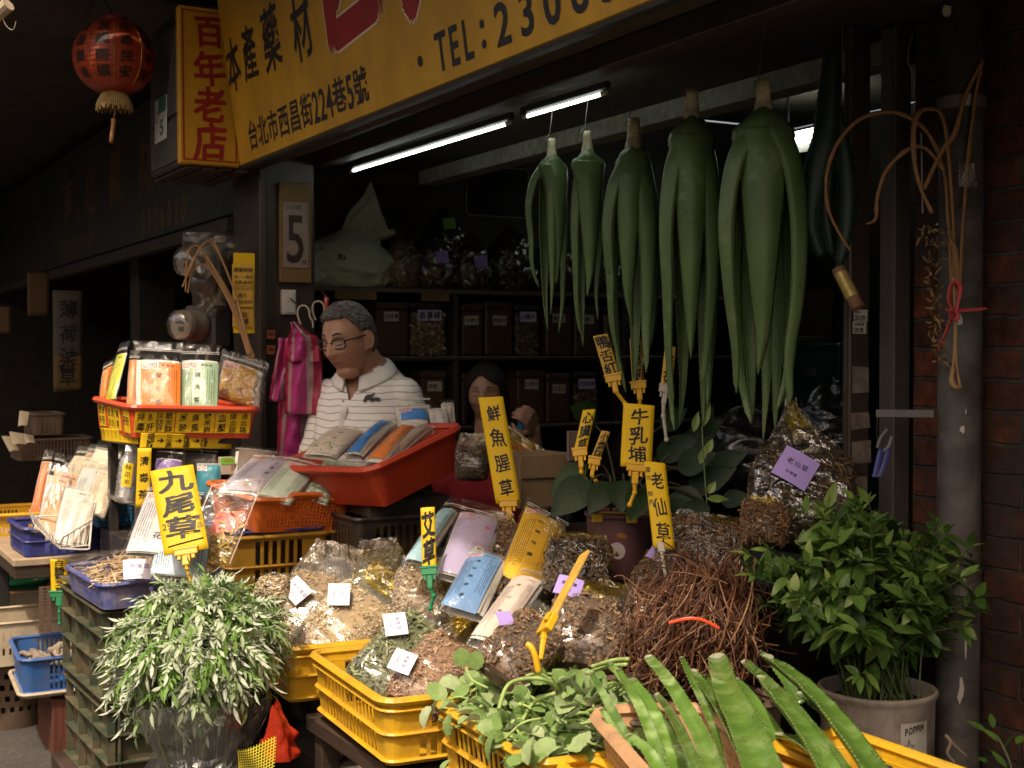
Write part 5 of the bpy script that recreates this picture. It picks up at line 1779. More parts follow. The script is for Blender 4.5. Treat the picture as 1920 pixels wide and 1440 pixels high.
price_card("paper_strip", "long yellow strip with arrows between words under the red basket", Quad((264, 812), (438, 815), (262, 840), 4.40, 4.40, 4.62), "", clip=None, extra=arrows_extra, seed=15, group=None, cat="paper strip")
price_card("paper_strip", "shaded yellow strip of small writing under the red basket's left end", Quad((190, 802), (258, 808), (191, 826), 4.64, 4.64, 4.42), "", clip=None, seed=16, group=None, cat="paper strip",
   extra=lambda b, fn, q, rng: dashes(b, fn, q.w * .05, q.w * .95, -q.h * .1, -q.h * .9, 8, rng, w=0.004))
sp = thing("price_card", "yellow card seen edge on in a clip above the fuzzy green leaves", "price sign", P(1018, 1225, 2.78), "yellow handwritten price cards")
a, c = P(1097, 1037, 2.95), P(1030, 1165, 2.82)
b = MB()
M = frame(c, (a - c), FWD + Z * 0.2)
b.bbox(M, (0.0, -0.018, -0.0035), ((a - c).length, 0.018, 0.0035), 0.001)
b.build("card", M_LBLOLD, sp)
b = MB()
b.bbox(M, (-0.03, -0.022, -0.008), (0.012, 0.022, 0.008), 0.002)
b.bbox(M, (-0.012, -0.018, 0.0085), (0.008, -0.004, 0.016), 0.002)
b.tube([M @ Vector((-0.028, 0, 0)), P(1020, 1195, 2.80), P(1014, 1236, 2.78)], [0.006, 0.007, 0.005], 8)
b.ball(P(1020, 1195, 2.80), 0.0085, n=8, k=6)
b.build("clip", PL_CLIPY, sp)
b = MB()
b.tube(catmull([P(988, 1208, 2.76), P(996, 1214, 2.755), P(1004, 1232, 2.75), P(1010, 1262, 2.75)], 4), [0.007] * 13, 8)
tag(b.build("clip_foot", PL_CLIPY, smooth=True), "short bent yellow plastic clip end poking out of the fuzzy green leaves", "clip")
# ------------------------------------------------------------------ tea packets
M_FILM = film_mat("clear_film", (0.975, 0.965, 0.945), 0.02, 0.42, (0.72, 0.70, 0.66), 0.06, 0.4, 16, 0.12)
M_BAGF = film_mat("bag_film", (0.965, 0.95, 0.91), 0.06, 0.6, (0.74, 0.71, 0.65), 0.15, 0.5, 7, 0.38)
M_FILMY = film_mat("yellowed_film", (0.93, 0.80, 0.34), 0.10, 0.5, (0.62, 0.46, 0.08), 0.16, 0.6, 22, 0.7)
M_SACHET = mat("paper_sachets", (0.66, 0.62, 0.55), 0.7, 0.14, 30, bump=0.4, bscale=40)
M_PINKINK = mat("pink_ink", (0.72, 0.12, 0.12), 0.5, 0.05, 9)
M_WHITEP = mat("white_paper", (0.78, 0.76, 0.73), 0.55, 0.05, 9, spec=0.3)
CARDS = {}
def cardmat(col):
 k = tuple(round(c, 3) for c in col)
 if k not in CARDS:
  CARDS[k] = mat("packet_card", col, 0.4, 0.10, 5, spec=0.35, bump=0.15, bscale=16)
 return CARDS[k]
def pillow(a, b, p=2.6):
 return max(0.0, (1 - abs(2 * a - 1) ** p)) ** 0.6 * max(0.0, (1 - abs(2 * b - 1) ** p)) ** 0.6
def packet(label, q, col, title="", card=(0.08, 0.22, 0.92, 0.97), t=0.03, logo=True, ink=None, fine=True, art=None, grp="clear tea packets", seed=1, film=None, sach=True, tint_low=None, tpos=(0.5, 0.30, 0.95), tsize=0.17, cat="tea packet", side=True):
 th = thing("tea_packet", label, cat, q.at(0.5, 0.5), grp)
 rng = random.Random(seed)
 ca0, cb0, ca1, cb1 = card
 wob = rng.uniform(0, 9)
 def front(a, b, off=0.0):
  aa, bb = (a - ca0) / (ca1 - ca0), (b - cb0) / (cb1 - cb0)
  h = t * (0.25 + 0.75 * pillow(min(1, max(0, a)), min(1, max(0, (b - 0.1) / 0.9))))
  return q.at(a, b, h + off + 0.0025 * noise.noise(Vector((a * 4, b * 4, wob))))
 if sach:
  b = MB()
  n = 14
  def body(u, v):
   a = 2 * math.pi * u
   x = math.copysign(abs(math.cos(a)) ** 0.35, math.cos(a))
   z = math.copysign(abs(math.sin(a)) ** 0.55, math.sin(a))
   aa = 0.5 + x * 0.47
   bb = lerp(cb0 * 0.85, 0.985, v)
   p = front(aa, bb, -0.004)
   back = q.at(aa, bb, -t * 0.4 + 0.004)
   k = 0.5 + 0.5 * z
   rip = 0.004 * math.sin(z * 9 + v * 3)
   return back.lerp(p, k) + q.x * rip * (1 if abs(x) > 0.8 else 0)
  b.grid(body, 36, 10, wrap=True)
  b.build("sachets", M_SACHET, th, smooth=True)
 b = MB()
 b.grid(lambda u, v: front(lerp(ca0, ca1, u), lerp(cb1, cb0, v), 0.0), 10, 12)
 cd = b.build("printed_card", cardmat(col), th, smooth=True, label=None)
 def pf(off):
  return lambda x, y: front(lerp(ca0, ca1, x), lerp(cb0, cb1, -y), off)
 W, H = q.w * (ca1 - ca0), q.h * (cb1 - cb0)
 b = MB()
 ar = W / H
 if title:
  put_col(b, title, pf(0.0008), tpos[0], -tpos[1], -tpos[2], tsize, tsize * ar * 0.95, bold=0.012, hand=0.9, rng=rng, m=0)
 if fine:
  dashes(b, pf(0.0007), 0.06, 0.34, -0.24, -0.96, 6, rng, m=0, w=0.012)
  dashes(b, pf(0.0007), 0.70, 0.94, -0.16, -0.92, 4, rng, m=0, w=0.014)
  put_row(b, "青草店", pf(0.0008), 0.52, -0.08, 0.09 * ar, sx=0.11, hand=0.4, m=0, rng=rng)
 if logo:
  for k, ch in enumerate("四知"):
   put_char(b, ch, pf(0.0006), 0.14 + 0.19 * k, -0.09, 0.24, 0.24 * ar, bold=0.09, m=2)
   put_char(b, ch, pf(0.0010), 0.14 + 0.19 * k, -0.09, 0.20, 0.20 * ar, bold=0.03, m=1)
 if art:
  art(b, pf, rng, ar)
 b.build("lettering", [ink or M_INK, M_PINKINK, M_WHITEP, cardmat((0.12, 0.28, 0.06)), cardmat((0.6, 0.5, 0.45)), cardmat((0.35, 0.12, 0.08))], cd)
 b = MB()
 def skin(s):
  def f(u, v):
   a = lerp(-0.05, 1.05, u)
   bb = lerp(1.04, -0.10, v)
   h = t * (0.25 + 0.75 * pillow(min(1, max(0, a)), min(1, max(0, (bb - 0.1) / 0.9)))) if s > 0 else -t * 0.45
   e = min(1, min(u, 1 - u) / 0.06) * min(1, min(v, 1 - v) / 0.03)
   if bb < 0.08:
    e *= 0.35
   wr = 0.004 * noise.noise(Vector((a * 7, bb * 7, wob + s))) + 0.003 * abs(noise.noise(Vector((a * 13, bb * 5, wob))))
   return q.at(a, bb, (h + 0.0045 * s) * e + wr * (0.6 + 0.4 * s))
  return f
 b.grid(skin(1), 22, 26)
 b.build("film", film or M_FILM, th, smooth=True)
 b = MB()
 for bb in (0.03, 0.055):
  b.tube([q.at(k / 8, bb, 0.004 + 0.003 * noise.noise(Vector((k / 3, wob, 0)))) for k in range(9)], 0.0011, 5)
 b.build("zip_strip", M_SACHET, th)
 return th
def cup_art(b, pf, rng, ar):
 for k in range(14):
  a0, a1 = 2 * math.pi * k / 14, 2 * math.pi * (k + 1) / 14
  for (r0, r1, m) in ((0.0, 0.07, 5), (0.07, 0.13, 2)):
   b.add([pf(0.0009)(0.78 + r * math.cos(a), -0.62 + r * ar * math.sin(a)) for a, r in ((a0, r0), (a1, r0), (a1, r1), (a0, r1))], [(0, 1, 2, 3)], m)
  b.add([pf(0.0007)(0.74 + r * math.cos(a), -0.72 + r * ar * 0.7 * math.sin(a)) for a, r in ((a0, 0), (a1, 0), (a1, .2), (a0, .2))], [(0, 1, 2, 3)], 2)
 for k in range(10):
  a0, a1 = 2 * math.pi * k / 10, 2 * math.pi * (k + 1) / 10
  b.add([pf(0.0011)(0.80 + r * math.cos(a), -0.25 + r * ar * 1.3 * math.sin(a)) for a, r in ((a0, 0), (a1, 0), (a1, .06), (a0, .06))], [(0, 1, 2, 3)], 1)
def leaf_art(b, pf, rng, ar):
 for k in range(70):
  x, y, s = rng.uniform(0.05, 0.95), rng.uniform(-0.97, -0.72), rng.uniform(0.03, 0.06)
  a = rng.uniform(0, 6.3)
  b.add([pf(0.0008 + k * 1e-5)(x + s * math.cos(a + d) * r, y + s * ar * math.sin(a + d) * r) for d, r in ((0, 1), (1.57, .5), (3.14, 1), (4.71, .5))], [(0, 1, 2, 3)], 3 if k % 3 else 2)
ORG, GRNP, YLP, LILP, BLP, SKY_, PALE, TEA_ = (0.75, 0.19, 0.01), (0.30, 0.42, 0.26), (0.72, 0.42, 0.012), (0.46, 0.39, 0.58), (0.13, 0.27, 0.52), (0.38, 0.6, 0.66), (0.74, 0.6, 0.52), (0.03, 0.24, 0.32)
packet("orange tea packet standing at the front of the bright red basket", Quad((256, 652), (342, 656), (252, 772), 4.64, 4.52), ORG, "保千茶", (0.14, 0.25, 0.98, 1.0), 0.02, seed=1, tpos=(0.46, 0.16, 0.98))
packet("grey green tea packet standing in the middle of the bright red basket", Quad((342, 658), (413, 661), (336, 776), 4.66, 4.54), GRNP, "消渴茶", (0.02, 0.20, 0.98, 1.0), 0.02, seed=2, tpos=(0.46, 0.16, 0.9))
packet("yellow tea packet tilted at the right end of the bright red basket", Quad((420, 664), (500, 688), (406, 744), 4.76, 4.70), YLP, "火通", (0.04, 0.18, 0.82, 1.0), 0.025, seed=3, tpos=(0.6, 0.25, 0.85), ink=mat("brown_red_ink", (0.3, 0.05, 0.02), 0.5, 0.1, 9), film=film_mat("shiny_film", (0.95, 0.93, 0.9), 0.06, 0.7, (0.7, 0.68, 0.64), 0.08, 0.9, 30, 1.2))
packet("thin yellow green tea packet leaning at the left end of the bright red basket", Quad((226, 655), (243, 650), (199, 752), 4.72, 4.62, 4.64), (0.62, 0.62, 0.05), "", (0.0, 0.15, 1.0, 1.0), 0.012, logo=False, seed=4)
packet("orange tea packet seen from the side behind the yellow green one", Quad((196, 690), (214, 680), (186, 756), 4.74, 4.68, 4.74), ORG, "", (0.0, 0.1, 1.0, 1.0), 0.012, logo=False, seed=5)
packet("slim orange tea packet squeezed left of the big orange one in the red basket", Quad((244, 668), (262, 668), (238, 762), 4.66, 4.56), (0.72, 0.25, 0.08), "", (0.0, 0.1, 1.0, 1.0), 0.012, logo=False, fine=False, seed=6)
packet("pale lilac tea packet lying in the orange basket", Quad((478, 856), (562, 862), (402, 926), 4.42, 4.17, 4.40), (0.5, 0.48, 0.6), "七葉膽", (0.06, 0.12, 0.96, 0.96), 0.02, seed=7, tpos=(0.75, 0.1, 0.6), tsize=0.12)
packet("pale green tea packet lying over the lilac one in the orange basket", Quad((545, 860), (608, 876), (478, 931), 4.36, 4.15, 4.34), (0.52, 0.62, 0.52), "", (0.05, 0.16, 0.96, 0.98), 0.022, seed=8)
packet("grey packet with green ends lying at the right of the orange basket", Quad((612, 862), (664, 878), (560, 929), 4.42, 4.23, 4.40), (0.36, 0.38, 0.34), "", (0.25, 0.06, 0.8, 0.95), 0.035, logo=False, fine=False, seed=9, film=film_mat("green_edge_film", (0.72, 0.85, 0.68), 0.12, 0.6, (0.36, 0.5, 0.3), 0.1, 0.8, 24, 1.0))
packet("dark crumpled clear packet lying in front of the grey one in the orange basket", Quad((634, 894), (662, 902), (598, 930), 4.34, 4.26, 4.33), (0.25, 0.22, 0.2), "", (0.1, 0.1, 0.9, 0.95), 0.025, logo=False, fine=False, seed=10)
packet("white tea packet with a green leaf picture at the left of the red tub", Quad((628, 806), (690, 812), (566, 856), 4.36, 4.14), (0.66, 0.56, 0.48), "仙草茶", (0.06, 0.08, 0.94, 0.97), 0.03, logo=False, fine=False, art=leaf_art, seed=11, tpos=(0.55, 0.02, 0.7), tsize=0.16)
packet("long blue tea packet lying in the red tub between the white and orange ones", Quad((716, 794), (748, 796), (646, 858), 4.36, 4.10), (0.04, 0.2, 0.58), "", (0.0, 0.05, 0.75, 0.97), 0.035, logo=False, seed=12)
packet("orange tea packet lying on its side in the red tub", Quad((756, 800), (796, 808), (682, 872), 4.28, 4.02), (0.7, 0.2, 0.03), "", (0.0, 0.05, 0.75, 0.95), 0.04, logo=False, seed=13)
packet("clear packet of sachets lying against the right wall of the red tub", Quad((794, 800), (818, 804), (728, 850), 4.30, 4.10), (0.45, 0.34, 0.27), "", (0.1, 0.1, 0.9, 0.95), 0.03, logo=False, fine=False, seed=14)
packet("clear packet with a blue top standing at the back of the red tub", Quad((748, 766), (800, 764), (752, 810), 4.40, 4.34), (0.03, 0.2, 0.6), "", (0.05, 0.15, 0.97, 0.6), 0.015, fine=False, seed=15)
packet("printed white card packet at the back right of the red tub", Quad((804, 770), (836, 766), (812, 815), 4.38, 4.32), (0.55, 0.5, 0.5), "", (0.02, 0.05, 0.97, 0.95), 0.008, logo=False, seed=16)
packet("pale lined paper packet standing furthest right in the red tub", Quad((828, 758), (850, 756), (832, 812), 4.42, 4.36), (0.5, 0.44, 0.36), "", (0.02, 0.05, 0.97, 0.95), 0.006, logo=False, seed=17)
packet("dull empty clear packet behind the blue topped one, against the shirt", Quad((740, 752), (806, 748), (745, 800), 4.46, 4.40), (0.4, 0.34, 0.28), "", (0.1, 0.3, 0.9, 0.95), 0.012, logo=False, fine=False, seed=18)
packet("light blue tea packet behind the green clipped card", Quad((836, 944), (872, 952), (758, 1052), 3.74, 3.45), (0.34, 0.54, 0.6), "", (0.0, 0.2, 0.8, 1.0), 0.03, logo=False, seed=19)
packet("lilac tea packet printed with a teacup in the centre heap", Quad((866, 950), (946, 974), (816, 1080), 3.62, 3.34), LILP, "", (0.03, 0.14, 0.88, 0.98), 0.035, seed=20, art=cup_art, fine=False)
packet("bright yellow tea packet standing in the centre heap", Quad((988, 942), (1066, 982), (934, 1082), 3.60, 3.28), (0.80, 0.47, 0.03), "山楂荷葉", (0.0, 0.10, 0.84, 1.0), 0.04, seed=21, tpos=(0.45, 0.17, 0.8), tsize=0.15)
packet("blue and white tea packet lying in front of the lilac one", Quad((886, 1030), (962, 1052), (824, 1140), 3.38, 3.12), (0.16, 0.30, 0.55), "蒲公英根茶", (0.0, 0.20, 0.80, 1.0), 0.042, seed=22, tpos=(0.42, 0.17, 0.95), tsize=0.14)
packet("pale pinkish tea packet lying lowest in the centre heap", Quad((978, 1066), (1040, 1084), (874, 1205), 3.30, 2.98), PALE, "退火茶", (0.04, 0.24, 0.84, 0.97), 0.042, logo=False, seed=23, fine=True, tpos=(0.42, 0.1, 0.8), tsize=0.15)
packet("orange tea packet standing at the left end beside the wire basket", Quad((82, 856), (100, 856), (58, 960), 5.0, 4.9), (0.72, 0.16, 0.04), "", (0.0, 0.12, 0.9, 1.0), 0.011, logo=False, fine=False, seed=24)
packet("tan tea packet standing second from the left beside the wire basket", Quad((104, 858), (122, 862), (98, 950), 4.98, 4.9), (0.6, 0.42, 0.25), "", (0.0, 0.2, 1.0, 1.0), 0.011, logo=False, fine=False, seed=25)
packet("pale orange clear packet leaning into the wire basket", Quad((124, 866), (172, 884), (62, 992), 4.92, 4.68), (0.6, 0.36, 0.2), "", (0.05, 0.15, 0.95, 1.0), 0.011, seed=26)
packet("white packet with a yellow band leaning behind the plastic bottle", Quad((182, 838), (230, 850), (126, 945), 5.0, 4.75), (0.72, 0.66, 0.5), "", (0.02, 0.05, 0.98, 1.0), 0.011, logo=False, seed=27, art=lambda b, pf, rng, ar: b.add([pf(0.0006)(x, y) for x, y in ((0.0, -0.0), (0.3, -0.0), (0.3, -1), (0, -1))], [(0, 1, 2, 3)], 4))
packet("pale blue packet leaning on the perforated blue basket by the bottle", Quad((214, 850), (240, 866), (168, 952), 4.92, 4.66), (0.5, 0.62, 0.68), "", (0.02, 0.3, 0.98, 1.0), 0.011, logo=False, seed=28, fine=False)
packet("rolled clear packet with blue print lying in the wire basket", Quad((124, 910), (178, 922), (96, 1018), 4.72, 4.55), (0.6, 0.56, 0.52), "", (0.1, 0.05, 0.9, 0.95), 0.011, logo=False, seed=29)
packet("second clear packet with greyish sachets lying at the front of the wire basket", Quad((150, 938), (182, 940), (128, 1024), 4.62, 4.52), (0.52, 0.45, 0.38), "", (0.1, 0.05, 0.9, 0.95), 0.011, logo=False, fine=False, seed=30)
for k, (q, c, lab) in enumerate((
  (Quad((146, 846), (196, 852), (92, 930), 5.04, 4.84), (0.62, 0.55, 0.42), "cream packet at the back of the pale heap at the left end"),
  (Quad((168, 842), (216, 848), (116, 920), 5.08, 4.9), (0.62, 0.44, 0.08), "yellow packet at the back of the pale heap at the left end"),
  (Quad((160, 866), (212, 876), (120, 962), 4.86, 4.66), (0.55, 0.58, 0.58), "bluish white packet in the middle of the pale heap, over the wire basket"),
  (Quad((190, 870), (230, 880), (154, 962), 4.80, 4.64), (0.6, 0.5, 0.36), "buff packet in the pale heap right beside the plastic bottle"),
  (Quad((92, 878), (136, 888), (70, 985), 4.86, 4.72), (0.58, 0.40, 0.30), "pinkish packet low at the left of the pale heap"))):
 packet(lab, q, c, "", (0.05, 0.14, 0.95, 1.0), 0.011, logo=k % 2 == 1, fine=True, seed=50 + k, film=M_BAGF)
packet("teal tea packet standing on the rack behind the largest card", Quad((370, 868), (414, 868), (370, 932), 4.50, 4.48), TEA_, "", (0.0, 0.08, 1.0, 1.0), 0.02, fine=False, seed=31)
packet("white clear packet leaning at the left behind the largest card", Quad((280, 915), (385, 925), (232, 1040), 4.08, 3.86), (0.52, 0.52, 0.54), "白花", (0.03, 0.1, 0.97, 0.98), 0.03, seed=32)
packet("white and pale blue tea packet lying under the largest card's clip", Quad((302, 975), (402, 985), (280, 1082), 3.98, 3.82), (0.42, 0.55, 0.68), "", (0.02, 0.3, 0.98, 0.98), 0.03, logo=False, seed=33)
packet("purple ended packet between the yellow strip and the largest card", Quad((296, 846), (344, 850), (290, 890), 4.5, 4.46), (0.2, 0.12, 0.36), "", (0.0, 0.4, 1.0, 1.0), 0.015, logo=False, fine=False, seed=34)
packet("dim clear packet on the rack beside the small green box", Quad((346, 842), (408, 846), (340, 884), 4.62, 4.6), (0.2, 0.17, 0.15), "", (0.1, 0.2, 0.9, 1.0), 0.02, logo=False, fine=False, seed=35)
packet("dim crumpled clear packet on the rack right of the small green box", Quad((442, 842), (520, 850), (436, 890), 4.62, 4.5), (0.16, 0.12, 0.1), "", (0.1, 0.2, 0.9, 1.0), 0.03, logo=False, fine=False, seed=36)
gb = thing("tea_box", "small green topped paper box on the rack behind the orange basket", "box", P(427, 888, 4.5))
G = frame(P(427, 890, 4.5), V, Z)
b = MB()
b.bbox(G, (-0.024, 0, -0.03), (0.024, 0.058, 0), 0.002, 0)
b.bbox(G, (-0.0235, 0.034, 0.0005), (0.0235, 0.0575, 0.001), 0.0002, 1)
bx = b.build("box_body", [cardmat((0.5, 0.4, 0.3)), cardmat((0.2, 0.5, 0.06))], gb)
b = MB()
put_row(b, "OKO", lambda x, y: G @ Vector((x, y, 0.0013)), -0.012, 0.047, 0.012, bold=0.02)
put_col(b, "健康", lambda x, y: G @ Vector((x, y, 0.0013)), 0.015, 0.034, 0.01, 0.01)
b.build("lettering", M_INKRED, bx)
zb = thing("zip_bag", "large clear zip bag with yellow herb and a red slip, upright beside the orange basket", "bag", P(400, 1060, 3.9))
zq = Quad((398, 912), (494, 900), (330, 1070), 4.06, 3.88, 4.06)
b = MB()
b.grid(lambda u, v: zq.at(u, 1 - v, 0.012 + 0.006 * noise.noise(Vector((u * 3, v * 3, 1)))), 16, 20)
b.grid(lambda u, v: zq.at(u, 1 - v, -0.014 + 0.006 * noise.noise(Vector((u * 3, v * 3, 5)))), 16, 20)
b.build("film", M_FILM, zb, smooth=True)
b = MB()
for e in (((0, 0), (0, 1)), ((1, 0), (1, 1)), ((0, 0), (1, 0))):
 b.tube([zq.at(lerp(e[0][0], e[1][0], k / 10), lerp(e[0][1], e[1][1], k / 10), 0.0) for k in range(11)], 0.0016, 5)
b.build("film_edge", mat("film_edge", (0.7, 0.5, 0.38), 0.4, 0.1, 9), zb)
b = MB()
b.grid(lambda u, v: zq.at(lerp(0.35, 0.9, u), lerp(0.62, 0.38, v), 0.004), 4, 4)
b.build("red_slip", cardmat((0.75, 0.10, 0.06)), zb)
rng = random.Random(41)
b = MB()
pts = [(zq.at(rng.uniform(0.08, 0.92), 1 - abs(rng.gauss(0, 0.26)) - 0.02, rng.uniform(-0.008, 0.008)), zq.n) for k in range(220)]
chips(b, pts, 0.010, rng, long=2.6)
b.build("dried_herb", mat("yellow_herb", None, 0.7, 0.2, 30, rndcols=[(0.25, 0.14, 0.02), (0.5, 0.32, 0.05), (0.62, 0.45, 0.12)]), zb)
# ------------------------------------------------------------------ bags of dried herbs
def hcols(*c):
 return list(c)
HERB = {
 'tan': mat("tan_shavings", None, 0.8, 0.2, 40, rndcols=[(0.16, 0.10, 0.05), (0.42, 0.30, 0.17), (0.62, 0.50, 0.32)]),
 'straw': mat("straw_shavings", None, 0.8, 0.2, 40, rndcols=[(0.26, 0.17, 0.08), (0.56, 0.42, 0.24), (0.72, 0.60, 0.40)]),
 'olive': mat("olive_leaf", None, 0.8, 0.2, 40, rndcols=[(0.10, 0.085, 0.04), (0.26, 0.22, 0.11), (0.42, 0.36, 0.2)]),
 'green': mat("grey_green_leaf", None, 0.8, 0.2, 40, rndcols=[(0.05, 0.06, 0.025), (0.17, 0.19, 0.08), (0.34, 0.35, 0.19)]),
 'rust': mat("rust_shavings", None, 0.8, 0.2, 40, rndcols=[(0.15, 0.07, 0.035), (0.38, 0.22, 0.12), (0.55, 0.37, 0.24)]),
 'brown': mat("brown_chips", None, 0.8, 0.2, 40, rndcols=[(0.05, 0.028, 0.015), (0.17, 0.09, 0.045), (0.32, 0.2, 0.1)]),
 'dark': mat("dark_leaf", None, 0.75, 0.2, 40, rndcols=[(0.02, 0.014, 0.01), (0.075, 0.045, 0.025), (0.17, 0.11, 0.05)]),
 'root': mat("fine_roots", None, 0.75, 0.2, 40, rndcols=[(0.05, 0.025, 0.012), (0.15, 0.08, 0.038), (0.27, 0.16, 0.08)]),
}
M_LILTAG = mat("lilac_white_tag", (0.74, 0.71, 0.80), 0.5, 0.04, 9, spec=0.3)
M_PURTAG = mat("purple_tag", (0.40, 0.29, 0.68), 0.5, 0.04, 9, spec=0.3)
M_FAINT = mat("faint_ink", (0.28, 0.24, 0.36), 0.6, 0.1, 9)
def herb_bag(label, bot, topp, wpx, d0, d1, herb, t=0.09, fill=0.78, tagm=None, tagpos=(0, 0.6), tagpx=45, tagrot=0.5, text="", seed=1, lean=0.55, film=None, nchip=1500, csize=0.0068, clong=2.1, yellow=True, taper=0.75, grp="clear bags of dried herbs", tip=0.0, ink=None):
 rng = random.Random(seed)
 B, T = P(*bot, d0), P(*topp, d1)
 y = (T - B).normalized()
 n = (-FWD + Z * lean)
 n = (n - y * n.dot(y)).normalized()
 x = y.cross(n).normalized()
 if x.x < 0:
  x = -x
 h = (T - B).length
 w = wpx / F * (d0 + d1) / 2
 th = thing("herb_bag", label, "bag", B, grp)
 def surf(a, v, k=1.0, wr=0.0):
  """a: angle around, v: 0 bottom .. 1 top"""
  ca, sa = math.cos(a), math.sin(a)
  e = 0.55
  px = math.copysign(abs(ca) ** e, ca)
  pz = math.copysign(abs(sa) ** 0.8, sa)
  wv = 1 - 0.22 * (1 - min(1, v / 0.15)) ** 2
  wv *= 1 - (1 - taper) * smooth01((v - fill * 0.8) / (1 - fill * 0.8))
  tv = (1 - (1 - min(1, v / 0.25)) ** 2 * 0.6) * (1 - smooth01((v - fill * 0.55) / (1 - fill * 0.55)) * 0.93)
  q = Vector((px * 2.2, v * 4.0, pz * 1.5)) + Vector((seed * 3.1, seed * 1.7, 0))
  rr = 1 + 0.07 * noise.noise(q)
  crease = wr * (abs(noise.noise(q * 2.6)) - 0.25) + wr * 0.6 * (abs(noise.noise(q * 5.3 + Vector((4, 2, 1)))) - 0.25)
  sh = tip * w * smooth01((v - fill) / (1 - fill))
  return B + x * (px * w / 2 * wv * k * rr + sh) + y * (h * (v * (1.0 if k >= 1 else 0.985) + 0.03 * noise.noise(Vector((px * 2, seed, 0))) * v)) + n * ((pz * t / 2 * tv * k + crease * t) * rr)
 b = MB()
 b.grid(lambda u, v: surf(2 * math.pi * u, v * fill, 0.9), 26, 12, r=0.3, wrap=True)
 b.f.append(list(range(26))[::-1])
 b.mi.append(0)
 b.r.append(0.3)
 pts = []
 for k in range(nchip):
  a = rng.uniform(0.0, math.pi) if rng.random() < 0.85 else rng.uniform(0, 6.28)
  v = rng.uniform(0.02, fill) * (1.0 - 0.0)
  p = surf(a, v, 0.91)
  c = B + y * (h * v)
  nn = (p - c).normalized()
  nn = (nn * 0.5 + n * 0.6).normalized()
  pts.append((p + nn * rng.uniform(-0.004, 0.004), nn))
 chips(b, pts, csize, rng, long=clong)
 b.build("dried_herb", HERB[herb], th)
 b = MB()
 nu, nv = 44, 34
 vs = [surf(2 * math.pi * i / nu, j / nv, 1.04, 0.16) for j in range(nv + 1) for i in range(nu)]
 cut = rng.uniform(0, 6)
 for j in range(nv):
  for i in range(nu):
   f = (j * nu + i, j * nu + (i + 1) % nu, (j + 1) * nu + (i + 1) % nu, (j + 1) * nu + i)
   a = 2 * math.pi * (i + .5) / nu
   yl = yellow and (math.cos(a) > 0.86 and j > nv * 0.25 or (j > nv * (0.80 + 0.06 * math.sin(a * 3)) and math.cos(a + cut) > -0.1))
   b.f.append(list(f))
   b.mi.append(1 if yl else 0)
   b.r.append(0.5)
 b.f.append(list(range(nu))[::-1])
 b.mi.append(0)
 b.r.append(0.5)
 b.v = vs
 b.build("plastic_film", [film or M_BAGF, M_FILMY], th, smooth=True)
 if tagm:
  p = surf(math.pi / 2 - tagpos[0], tagpos[1], 1.04) + n * 0.019
  s = tagpx / F * d0 / 2
  tx = x * math.cos(tagrot) + y * math.sin(tagrot)
  ty = -x * math.sin(tagrot) + y * math.cos(tagrot)
  b = MB()
  TF = lambda a, c, o=0.0: p + tx * (a * s * 1.12) + ty * (c * s) + n * (o - 0.004 * (a * a) + 0.002 * c)
  b.grid(lambda u, v: TF(2 * u - 1, 2 * v - 1), 6, 4)
  tg = b.build("paper_tag", tagm, th, solid=0.0008)
  if text:
   b = MB()
   f2 = lambda a, c: TF(a, c, 0.0012)
   put_row(b, text, f2, -0.62, 0.22, 0.40, gap=0.02, hand=0.6, rng=rng)
   put_row(b, "台灣產", f2, -0.42, -0.45, 0.22, gap=0.02, hand=0.5, rng=rng)
   b.build("lettering", ink or M_FAINT, tg)
 return th
herb_bag("bag of tan shavings with white tag, furthest left in the front crates", (556, 1225), (634, 1018), 128, 3.74, 3.95, 'tan', 0.10, 0.68, M_LILTAG, (-0.25, 0.42), 42, -0.55, "黃花蜜菜", 1, tip=0.05)
herb_bag("plump bag of straw coloured shavings with white tag, in front of the tan one", (584, 1250), (738, 1072), 138, 3.60, 3.80, 'straw', 0.10, 0.72, M_LILTAG, (-0.35, 0.52), 42, -0.95, "白芍", 2, csize=0.0065, tip=0.1)
herb_bag("small bag of olive leaves at the back between two crates", (716, 1110), (710, 1010), 92, 3.88, 4.0, 'olive', 0.09, 0.72, seed=3, csize=0.0065)
herb_bag("bag of pale brown chips behind the green clipped card", (782, 1160), (792, 1042), 96, 3.52, 3.68, 'tan', 0.09, 0.72, seed=4)
herb_bag("bag of grey green leaves with lilac tag in the second yellow crate", (678, 1302), (848, 1132), 112, 3.20, 3.42, 'green', 0.10, 0.74, M_LILTAG, (-0.45, 0.48), 44, -0.72, "咸豐草", 5, csize=0.0095, tip=0.1)
herb_bag("bag of rust brown shavings with lilac tag in the second yellow crate", (762, 1330), (898, 1170), 122, 3.06, 3.26, 'rust', 0.11, 0.72, M_LILTAG, (-0.75, 0.2), 44, -1.35, "魚腥草", 6, tip=0.12)
herb_bag("glossy bag of dark leaves right of the bright yellow packet", (1078, 1108), (1092, 1000), 122, 3.18, 3.36, 'dark', 0.10, 0.8, seed=7, csize=0.0115, film=film_mat("glossy_film", (0.9, 0.86, 0.74), 0.04, 0.75, (0.6, 0.55, 0.42), 0.08, 1.0, 34, 1.3))
herb_bag("bag of dark brown leaves with purple tag behind the edgewise card", (1090, 1255), (1116, 1086), 150, 2.98, 3.18, 'brown', 0.12, 0.72, M_PURTAG, (-0.45, 0.72), 46, -0.15, "魚腥草", 8, csize=0.0115, ink=M_INK, tip=0.2)
herb_bag("bag of brown leaves lying behind the fuzzy green leaves", (930, 1268), (1046, 1150), 118, 2.86, 3.08, 'brown', 0.10, 0.8, M_PURTAG, (-1.0, 0.4), 30, -0.7, "", 9, csize=0.0095)
